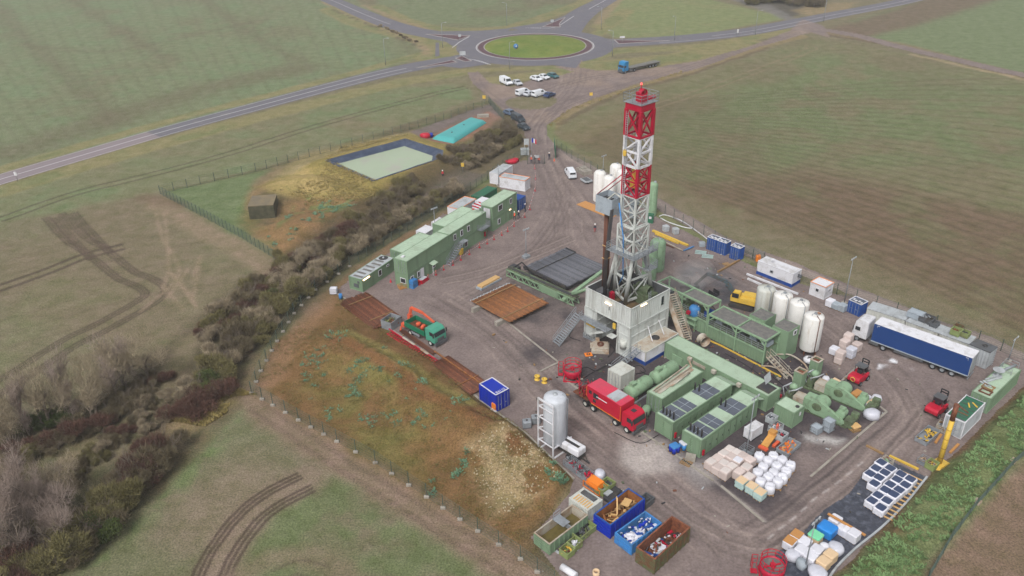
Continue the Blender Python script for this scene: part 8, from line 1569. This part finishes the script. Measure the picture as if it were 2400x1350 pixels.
# ---- light masts and street lamps
light_mast(*G(1233, 604), 5.6, 'light mast standing beside the dark hose bundle of the catwalk'); light_mast(*G(1021, 552), 5.6, 'light mast with four lamps behind the offices', 'foot')
light_mast(*G(1169, 436), 4.6, 'light mast in front of the white cabins near the gate', 'foot', 1); light_mast(*G(1211, 500), 4.6, 'single lamp pole at the far end of the office tower', 'foot', 1)
light_mast(*G(1748, 1070), 9.0, 'tall light mast rising from the grey cage behind the white bags', None, 3); light_mast(*G(1978, 712), 8.2, 'tall light mast beside the white cabin on the right edge', 'foot', 3)
light_mast(*G(2362, 848), 3.9, 'light mast at the right end of the grey tanks', 'foot', 2); light_mast(*G(1413, 412), 4.6, 'light mast above the cream tanks by the right fence', 'foot', 3)
light_mast(*G(1885, 1340), 7.2, 'thin light mast between the wrapped pallets at the bottom', None, 3)
lm0 = None
for px, py, h in ((904, 152, 8.5), (1195, 162, 9), (1435, 132, 8), (1188, 60, 9), (1770, 82, 7.5), (1930, 50, 8), (1580, 95, 7.5), (1409, 70, 7.5), (1038, 112, 8)):
    p = G(px, py)
    if lm0 is None:
        lm0 = thing('street_lamp', 'tall thin grey street lamp beside the roads round the roundabout', 'street lamp', (p.x, p.y), 0, 'street lamps round the roundabout'); b = MB(); b.tube([(0, 0, 0), (0, 0, 5), (0, 0, 8.5)], [.11, .08, .06], 6); b.tube([(0, 0, 8.5), (.6, 0, 8.8), (1.3, 0, 8.85)], .05, 5); b.build('pole', M['grey'], lm0); b = MB(); b.box(1.5, 0, 8.8, .7, .25, .1); b.build('lamp', M['whitegrey'], lm0)
    else: copy_tree(lm0, (p.x, p.y), rnd.uniform(0, 6.28))
for px, py, w_, h_, m, lab in ((1078, 96, 1.0, 1.0, 'whitegrey', 'direction sign on the upper left traffic island'), (1085, 140, 2.0, 1.4, 'whitegrey', 'large sign on the lower left traffic island'), (1294, 61, 1.2, 1.0, 'whitegrey', 'sign on the upper right traffic island'), (1458, 99, 1.8, .7, 'white', 'white sign on the right traffic island'), (1728, 86, .6, 1.2, 'white', 'small white sign beside the right hand road'), (42, 426, .6, .9, 'white', 'small white marker post at the left edge beside the road'), (1135, 243, .9, .9, 'yellow', 'yellow sign beside the track to the gate'), (1385, 236, .9, .9, 'yellow', 'yellow sign on the field edge by the dirt road'), (1085, 405, .7, .9, 'yellow', 'yellow sign on the path beside the pond hedge')):
    p = G(px, py); t = thing('road_sign', lab, 'sign', (p.x, p.y)); b = MB(); b.tube([(0, .06, 0), (0, .06, 1.6 + h_)], .05, 5); b.build('post', M['grey'], t); b = MB(); b.box(0, 0, 1.5, w_, .05, h_); b.build('sign_plate', M[m], t)
p = G(1209, 123); t = thing('road_sign', 'round blue keep right sign on the grass of the roundabout', 'sign', (p.x, p.y, .5)); b = MB(); b.tube([(0, .1, 0), (0, .1, 1.8)], .06, 5); b.build('post', M['grey'], t); b = MB(); b.lathe(0, 1.7, [(.001, 0), (.85, 0), (.85, .06), (.001, .06)], 20, axis='y'); b.build('sign_plate', M['bluelt'], t); b = MB(); b.bar((-.4, -.02, 1.7), (.4, -.02, 1.7), .04, .15); b.bar((.15, -.02, 1.95), (.45, -.02, 1.7), .04, .14); b.bar((.15, -.02, 1.45), (.45, -.02, 1.7), .04, .14); b.build('arrow', M['white'], t)
# ---- people
for px, py, rot, lab, top, legs, wk in ((1206, 516, 2.2, 'person in orange jacket and white helmet walking beside the office tower', 'hivis', 'navy', .3), (1216, 514, 2.4, 'person in dark clothes and white helmet walking beside one in orange', 'navy', 'navy', .28), (1245, 383, 0, 'person in orange jacket at the gate, left of the dark clad one', 'hivis', 'navy', .1), (1254, 382, 1, 'person in dark clothes between two in orange at the gate', 'navy', 'navy', .12), (1263, 384, 3, 'person in orange jacket at the gate, right of the dark clad one', 'hivis', 'navy', .2), (1287, 375, 3.1, 'person in dark clothes walking alone through the gate', 'navy', 'navy', .3), (1394, 545, 3, 'person in dark jacket and red trousers crossing the open yard', 'navy', 'red', .25), (1038, 417, 3.4, 'person in red jacket standing near the pond', 'red', 'navy', .1), (1231, 497, 1.8, 'person in dark clothes at the door of the blue cabin', 'navy', 'navy', .1)):
    p = G(px, py); person(p.x, p.y, rot, lab, top, legs, wk, .05)
# ---- shrubs and bare trees
def twigs(seed, R_, Hh, n, wd, ln, dens_up=.75, core=.35):
    """fine twigs through a lumpy crown as slivers"""
    r = np.random.RandomState(seed); lob = r.uniform(-.5, .5, (7, 3)) * [R_ * 1.6, R_ * 1.6, Hh * .6] + [0, 0, Hh * .5]; lr = r.uniform(.28, .6, 7) * R_; k = r.randint(0, 7, n); d = r.normal(size=(n, 3)); d /= np.linalg.norm(d, axis=1)[:, None]; rad = lr[k] * r.uniform(core, 1, n) ** .6 * np.where(r.rand(n) < .22, r.uniform(1, 1.45, n), 1)
    c = lob[k] + d * rad[:, None] * [1, 1, Hh / R_ * .55]; c[:, 2] = np.abs(c[:, 2]); u = d * .8 + [0, 0, dens_up] + r.normal(size=(n, 3)) * .45; u /= np.linalg.norm(u, axis=1)[:, None]
    s_ = np.cross(u, r.normal(size=(n, 3))); s_ /= np.linalg.norm(s_, axis=1)[:, None]; L_ = ln * r.uniform(.5, 1.3, n)[:, None]; w_ = wd * r.uniform(.6, 1.4, n)[:, None]
    V = np.stack([c - u * L_ * .5 - s_ * w_, c - u * L_ * .5 + s_ * w_, c + u * L_ * .5], 1).reshape(-1, 3); return V
def fastmesh(name, V, mt):
    me = bpy.data.meshes.new(name); n = len(V) // 3; me.vertices.add(len(V)); me.vertices.foreach_set('co', V.astype(np.float32).ravel()); me.loops.add(len(V)); me.loops.foreach_set('vertex_index', np.arange(len(V), dtype=np.int32)); me.polygons.add(n); me.polygons.foreach_set('loop_start', np.arange(0, len(V), 3, dtype=np.int32)); me.update(calc_edges=True); me.materials.append(mt); return me
def stems(seed, R_, Hh, n, r0, lev=2):
    rr = random.Random(seed); b = MB()
    def grow(p, d, L, r_, l):
        q = p + d * L; b.tube([p, p.lerp(q, .5) + Vector((rr.uniform(-.1, .1), rr.uniform(-.1, .1), 0)) * L * .5, q], [r_, r_ * .75, r_ * .45], 4, cap=False)
        if l:
            for k in range(4): grow(p.lerp(q, rr.uniform(.35, 1)), (d + Vector((rr.uniform(-1, 1), rr.uniform(-1, 1), rr.uniform(-.1, .6))) * .75).normalized(), L * rr.uniform(.45, .65), r_ * .5, l - 1)
    for k in range(n): a = rr.uniform(0, 6.28); grow(Vector((math.cos(a) * .2 * R_ * (n > 1), math.sin(a) * .2 * R_ * (n > 1), 0)), Vector((math.cos(a) * (.5 if n > 1 else .08), math.sin(a) * (.5 if n > 1 else .08), 1)).normalized(), Hh * rr.uniform(.5, .65), r0, lev)
    return b
vm = {k: mat('twig_' + k, c, rough=.95, var=.45, scale=.9, dirt=d2, dirt_amt=.4, dscale=.35, spec=.05) for k, c, d2 in (('brown', '#7E735C', '#5E5342'), ('olive', '#827B55', '#69623F'), ('pale', '#A89A82', '#8A7C66'), ('red', '#6F5248', '#54403A'), ('ivy', '#5E6A3E', '#46522E'), ('pink', '#A3938A', '#8A7A6E'))}
bark = mat('bark', '#7A6E62', rough=.95, var=.3)
def proto(kind, seed, R_, Hh, n, wd, ln, ns, r0, tree=False):
    t = thing('bare_tree' if tree else 'hedge_shrub', 'x', 'tree' if tree else 'shrub', (0, -50, 0)); o = bpy.data.objects.new('crown', fastmesh('crown', twigs(seed, R_, Hh, n, wd, ln, .9 if tree else .7, .15 if tree else .35), vm[kind])); S.collection.objects.link(o); o.parent = t
    if tree: o.location.z = Hh * .22
    stems(seed, R_, Hh, ns, r0, 3 if tree else 2).build('trunk', bark, t); return t
PRO = {'brown': [proto('brown', 1, 2.3, 3.2, 5200, .03, .6, 6, .06), proto('brown', 2, 2.6, 3.0, 5200, .03, .6, 6, .06)], 'olive': [proto('olive', 3, 2.4, 3.4, 5600, .035, .5, 6, .06), proto('olive', 4, 2.2, 2.8, 5000, .035, .5, 6, .06)], 'pale': [proto('pale', 5, 2.5, 3.8, 4200, .024, .8, 8, .06)],
       'red': [proto('red', 6, 2.4, 2.6, 5000, .028, .6, 7, .05)], 'ivy': [proto('ivy', 7, 2.0, 3.0, 6000, .06, .22, 3, .1)], 'tree': [proto('pink', 8, 2.4, 7.5, 2300, .016, 1.2, 1, .2, True), proto('pale', 9, 2.6, 7.0, 2300, .016, 1.2, 1, .22, True)], 'big': [proto('pink', 10, 4.2, 6.0, 3600, .018, 1.4, 5, .18, True)]}
used = set(); adj = {'brown': 'brown', 'olive': 'olive', 'pale': 'pale twiggy', 'red': 'dark reddish', 'ivy': 'dark ivy green', 'tree': 'tall bare', 'big': 'wide spreading bare'}
def plant(kind, x, y, s, where, group):
    i = rnd.randrange(len(PRO[kind])); pr_ = PRO[kind][i]; lab = f"{adj[kind]} {'tree' if kind in ('tree', 'big') else 'shrub'} {where}"; sc_ = (s * rnd.uniform(.85, 1.15), s * rnd.uniform(.85, 1.15), s * rnd.uniform(.8, 1.2))
    copy_tree(pr_, (x, y, 0), rnd.uniform(0, 6.28), lab, group + ', ' + adj[kind], scale=sc_)
def hedge(pts, n, wid, kinds, s0, s1, where, group):
    P = smooth(gp(pts), 8); L = np.concatenate([[0], np.cumsum(np.linalg.norm(np.diff(P, axis=0), axis=1))])
    for k in range(n):
        d = (k + rnd.uniform(.1, .9)) / n * L[-1]; i = min(len(P) - 2, int(np.searchsorted(L, d)) - 1 if d > 0 else 0); f_ = (d - L[i]) / max(1e-6, L[i + 1] - L[i]); p = P[i] + (P[i + 1] - P[i]) * f_; tv = P[i + 1] - P[i]; tv /= np.linalg.norm(tv); o = rnd.uniform(-wid, wid); plant(rnd.choice(kinds), p[0] - tv[1] * o, p[1] + tv[0] * o, rnd.uniform(s0, s1), where, group)
hedge([(455, 950), (500, 890), (560, 820), (620, 760), (660, 715), (690, 685)], 30, 1.7, ['olive', 'brown', 'pale', 'olive', 'ivy'], .8, 1.15, 'in the hedge left of the soil berm', 'hedge left of the soil berm')
hedge([(690, 690), (760, 640), (830, 590), (900, 545), (960, 505), (1010, 480), (1075, 445)], 40, 1.3, ['brown', 'olive', 'brown', 'pale'], .7, 1.05, 'in the hedge behind the offices', 'hedge behind the offices')
hedge([(490, 800), (540, 745), (590, 700), (650, 655), (700, 618), (770, 575), (840, 545)], 36, 1.9, ['brown', 'red', 'brown', 'olive', 'pale'], .7, 1.05, 'in the outer hedge row facing the left field', 'outer hedge row')
hedge([(840, 545), (900, 500), (950, 460), (985, 445)], 16, 2.4, ['brown', 'brown', 'olive'], .75, 1.2, 'in the hedge below the pond', 'hedge below the pond')
hedge([(1045, 395), (1085, 374), (1125, 350), (1165, 326), (1200, 312)], 26, 2.2, ['brown', 'olive', 'brown'], .65, 1.1, 'in the thicket beside the turquoise bladder', 'thicket by the bladder'); hedge([(1090, 400), (1150, 370), (1200, 345), (1225, 330)], 12, 1.2, ['brown', 'olive', 'pale'], .5, .8, 'in the low scrub left of the gate', 'scrub left of the gate')
hedge([(430, 985), (460, 960), (500, 930)], 5, 1.0, ['red'], .8, 1.1, 'clump at the corner of the soil berm', 'dark clump'); hedge([(290, 1165), (330, 1110), (370, 1060)], 8, 1.4, ['red', 'red', 'brown'], .9, 1.2, 'clump beside the lower left field', 'clumps beside the lower field')
hedge([(140, 1330), (200, 1270), (250, 1215), (300, 1160)], 14, 1.4, ['olive', 'ivy', 'brown'], .9, 1.3, 'in the hedge at the bottom left', 'bottom left hedge'); hedge([(20, 1370), (90, 1320), (140, 1260)], 9, 2.5, ['brown', 'red', 'olive'], .9, 1.3, 'under the bare trees at the bottom left', 'undergrowth bottom left')
hedge([(-20, 1120), (80, 1060), (180, 1030), (260, 980), (330, 920), (370, 880)], 20, 1.6, ['brown', 'red', 'brown', 'olive'], .6, .9, 'under the row of bare trees at the left', 'undergrowth left')
hedge([(-60, 1040), (30, 1020), (110, 1000), (190, 985), (270, 935), (340, 885)], 17, 2.8, ['tree'], .85, 1.15, 'in the row along the left field', 'row of bare trees'); hedge([(-40, 1230), (40, 1220), (110, 1240), (60, 1300), (150, 1170)], 9, 3.0, ['big', 'tree'], .75, 1.05, 'at the bottom left corner', 'bare trees bottom left')
hedge([(40, 1190), (130, 1130), (230, 1070), (330, 1000), (420, 930)], 26, 2.6, ['brown', 'olive', 'pale', 'red'], .3, .6, 'in the low scrub between the bare trees and the bottom left hedge', 'low scrub strip')
hedge([(60, 1010), (180, 985)], 3, .3, ['ivy'], .7, .8, 'climbing a bare trunk at the left', 'ivy clumps'); hedge([(890, 62), (940, 85), (975, 102)], 10, .8, ['brown', 'pale'], .3, .5, 'in the ditch by the upper left road', 'ditch scrub'); hedge([(1750, 12), (1830, 5), (1890, 15), (1920, 5)], 16, 5, ['brown', 'olive', 'brown'], 1.0, 1.7, 'in the far scrub above the right hand road', 'far scrub')
hedge([(1630, -5), (1700, -14)], 7, 2, ['brown'], .9, 1.4, 'at the top edge beyond the green field', 'top edge scrub')
for l_ in PRO.values():
    for t in l_:
        for ch in list(t.children): bpy.data.objects.remove(ch)
        bpy.data.objects.remove(t)
# ---- leafy weeds and dry grass (nobody could count them)
def ridge_h(x, y):
    i = np.searchsorted(ry, y) - 1; i = np.clip(i, 0, NR - 2); f_ = x / hw[i]; j = np.clip(np.searchsorted(cu, f_) - 1, 0, NC - 2); return HGT[i * NC + j]
def leaves(name, polys, n, size, col, dark, clump, seed, label, per=14, up=.25, thr=.5, hgt=.35):
    r = np.random.RandomState(seed); out_ = []
    for pl in polys:
        P = gp(pl); mn, mx_ = P.min(0), P.max(0); c = r.uniform(mn, mx_, (n * 3, 2)); c = c[sdf(c[:, 0], c[:, 1], P) > 0]; c = c[fbm(c[:, 0], c[:, 1], clump, seed + 3) > thr][:n]; out_.append(c)
    c = np.concatenate(out_); z = ridge_h(c[:, 0], c[:, 1]); m_ = len(c); k = per; C3 = np.repeat(np.stack([c[:, 0], c[:, 1], z], 1), k, 0); N2 = m_ * k
    a = r.uniform(0, 2 * np.pi, N2); L_ = size * r.uniform(.5, 1.3, N2); dirv = np.stack([np.cos(a), np.sin(a), r.uniform(up, up * 4, N2)], 1); dirv /= np.linalg.norm(dirv, axis=1)[:, None]; sd_ = np.stack([-np.sin(a), np.cos(a), r.uniform(-.3, .3, N2)], 1)
    base = C3 + r.uniform(-.12, .12, (N2, 3)) * [2, 2, .3] + [0, 0, .04]; V = np.stack([base + sd_ * L_[:, None] * .12, base + dirv * L_[:, None] * .6 + sd_ * L_[:, None] * -.28, base + dirv * L_[:, None] * [1, 1, .7]], 1).reshape(-1, 3)
    o = bpy.data.objects.new(name, fastmesh(name, V, mat(name + '_leaf', col, rough=.7, var=.4, scale=.8, dirt=dark, dirt_amt=.35, dscale=.5))); S.collection.objects.link(o); tag(o, label, 'plants', kind='stuff')
leaves('leafy_weeds', [[(700, 840), (840, 800), (930, 850), (1050, 950), (1080, 1000), (1000, 1040), (880, 1020), (740, 980)], [(740, 790), (860, 805), (1110, 960), (1040, 990), (880, 900)]], 330, .42, '#64876A', '#4A6A4C', 3.2, 5, 'scattered blue green leafy weeds on the brown soil berm', per=10, thr=.62)
leaves('leafy_weeds', [[(960, 1020), (1100, 1060), (1100, 1220), (1000, 1150)], [(1280, 1080), (1330, 1140), (1300, 1160), (1250, 1100)]], 110, .5, '#64876A', '#4A6A4C', 2.0, 8, 'sparse green weeds on the lower part of the soil berm', thr=.6)
leaves('bank_weeds', [[(1975, 1372), (2080, 1255), (2200, 1130), (2400, 945), (2600, 760), (2600, 880), (2400, 1060), (2180, 1320), (2120, 1400)]], 4200, .42, '#6F8A58', '#52703E', 2.6, 15, 'dense bright green weeds covering the bank at the lower right', thr=.4)
leaves('leafy_weeds', [[(650, 540), (700, 470), (870, 490), (820, 520), (700, 560), (640, 600), (620, 570)]], 330, .4, '#64876A', '#4A6A4C', 3.0, 25, 'green weeds on the orange soil heap by the bunker', thr=.55)
leaves('dry_grass', [[(640, 465), (740, 440), (800, 345), (960, 315), (760, 380), (880, 430), (900, 470), (800, 500), (660, 470)], [(395, 985), (520, 900), (600, 925), (480, 1000)], [(1290, 300), (1330, 262), (1600, 172), (1600, 166), (1330, 256), (1284, 294)]], 2600, .35, '#A08F58', '#7F7344', 2.5, 35, 'dry yellow grass round the pond and along the field edges', per=8, up=1.0, thr=.4)
leaves('berm_grass', [berm], 5200, .22, '#766A3A', '#5C5A2C', 2.0, 45, 'short rough grass growing over the brown soil berm', per=7, up=.8, thr=.45)
r = np.random.RandomState(9); P = gp([(1100, 1050), (1180, 1020), (1270, 1070), (1310, 1130), (1230, 1190), (1150, 1210), (1110, 1120)]); b = MB(); c = r.uniform(P.min(0), P.max(0), (900, 2)); c = c[(sdf(c[:, 0], c[:, 1], P) > 0)][:420]; z = ridge_h(c[:, 0], c[:, 1])
for (x, y), zz in zip(c, z): s = r.uniform(.04, .2); b.box(x, y, zz - .03, s * 1.3, s, s * .8, rot=r.uniform(0, 3), taper=.6)
tag(b.build('rubble', mat('pale_stone', '#B5A78C', var=.25, scale=2)), 'pale stones scattered on the soil berm', 'stones', kind='stuff')
# ---- cables and litter
for k, pl in enumerate(([(1345, 905), (1380, 880), (1420, 858), (1455, 850)], [(1330, 880), (1372, 862), (1400, 870), (1440, 845)], [(1500, 870), (1520, 880), (1540, 868)], [(1480, 862), (1500, 858), (1512, 872), (1490, 878)], [(1560, 1020), (1590, 1040), (1588, 1052)], [(1590, 810), (1620, 830), (1600, 842)], [(1700, 830), (1740, 852), (1780, 880), (1800, 905)], [(1790, 870), (1830, 900), (1850, 925)], [(1345, 770), (1335, 790), (1360, 800)], [(1810, 930), (1840, 915), (1870, 930)], [(1440, 1015), (1500, 1040), (1545, 1020)], [(1420, 800), (1440, 820), (1425, 838)], [(1760, 870), (1775, 850), (1800, 862)], [(1640, 700), (1670, 720), (1700, 760)])):
    P = smooth(np.array([(*G(*p_), .1) for p_ in pl]), 6); b = MB(); b.tube([tuple(v) for v in P], .05 + .02 * (k % 2), 5); tag(b.build('cable', M['black']), 'black cable snaking over the dark ground around the rig, tanks and generators', 'cable', 'black cables on the ground')
r = np.random.RandomState(12); b = MB()
for cx_, cy_, n_, s_ in ((1830, 850, 60, 3.5), (1870, 865, 40, 3), (1700, 795, 40, 4), (1340, 880, 25, 3), (1560, 1035, 25, 2), (1760, 905, 30, 3), (1640, 820, 30, 3), (1420, 850, 30, 3.5), (1900, 990, 20, 3), (1700, 640, 30, 5), (1440, 1160, 20, 3), (1250, 850, 14, 8), (1600, 1180, 24, 9), (2060, 930, 24, 8), (1760, 620, 24, 5)):
    c_ = G(cx_, cy_)
    for k in range(n_): a = r.uniform(0, 3.14); l_ = r.uniform(.08, .5); b.box(c_.x + r.normal() * s_, c_.y + r.normal() * s_, .05, l_, r.uniform(.06, .25), r.uniform(.03, .2), m=int(r.choice([0, 0, 1, 1, 2, 3, 4, 5])), rot=a)
tag(b.build('litter', [M['dark'], M['concrete'], M['whitegrey'], M['wood'], M['machdk'], M['rust']]), 'small scraps and litter scattered over the muddy yard', 'litter', kind='stuff')
# ---- steam by the mud tanks, and the air
b = MB()
for k, (px, py, zz, s) in enumerate(((1600, 690, 4, 1.6), (1612, 668, 4.5, 2.4), (1628, 640, 4.5, 3.2), (1590, 665, 5, 1.8), (1640, 700, 3.5, 1.8))): p = G(px, py, zz); blob(b, p.x, p.y, zz - s * .7, s, s * .8, s * .7, seed=k, flat=.05, amp=.2)
so = b.build('steam', mat('steam_d', '#FFFFFF')); sm_ = bpy.data.materials.new('steam_vapour'); sm_.use_nodes = True; nt = sm_.node_tree; nt.nodes.clear(); o_ = nt.nodes.new('ShaderNodeOutputMaterial'); pv = nt.nodes.new('ShaderNodeVolumePrincipled'); pv.inputs['Color'].default_value = (1, 1, 1, 1); pv.inputs['Density'].default_value = .045; nt.links.new(pv.outputs[0], o_.inputs['Volume']); so.data.materials.clear(); so.data.materials.append(sm_); tag(so, 'thin white steam drifting off the far mud tanks', 'steam', kind='stuff')
hzb = MB(); hzb.box(0, 1180, -3.0, 3400, 3000, 118)
hz_o = hzb.build('haze', mat('haze_dummy', '#FFFFFF')); vm_ = bpy.data.materials.new('air'); vm_.use_nodes = True; nt = vm_.node_tree; nt.nodes.clear(); o_ = nt.nodes.new('ShaderNodeOutputMaterial'); pv = nt.nodes.new('ShaderNodeVolumePrincipled'); pv.inputs['Color'].default_value = (.97, .98, 1, 1); pv.inputs['Density'].default_value = HAZE; pv.inputs['Anisotropy'].default_value = .2
nt.links.new(pv.outputs[0], o_.inputs['Volume']); hz_o.data.materials.clear(); hz_o.data.materials.append(vm_); tag(hz_o, 'thin pale mist over the fields', 'haze', kind='stuff')
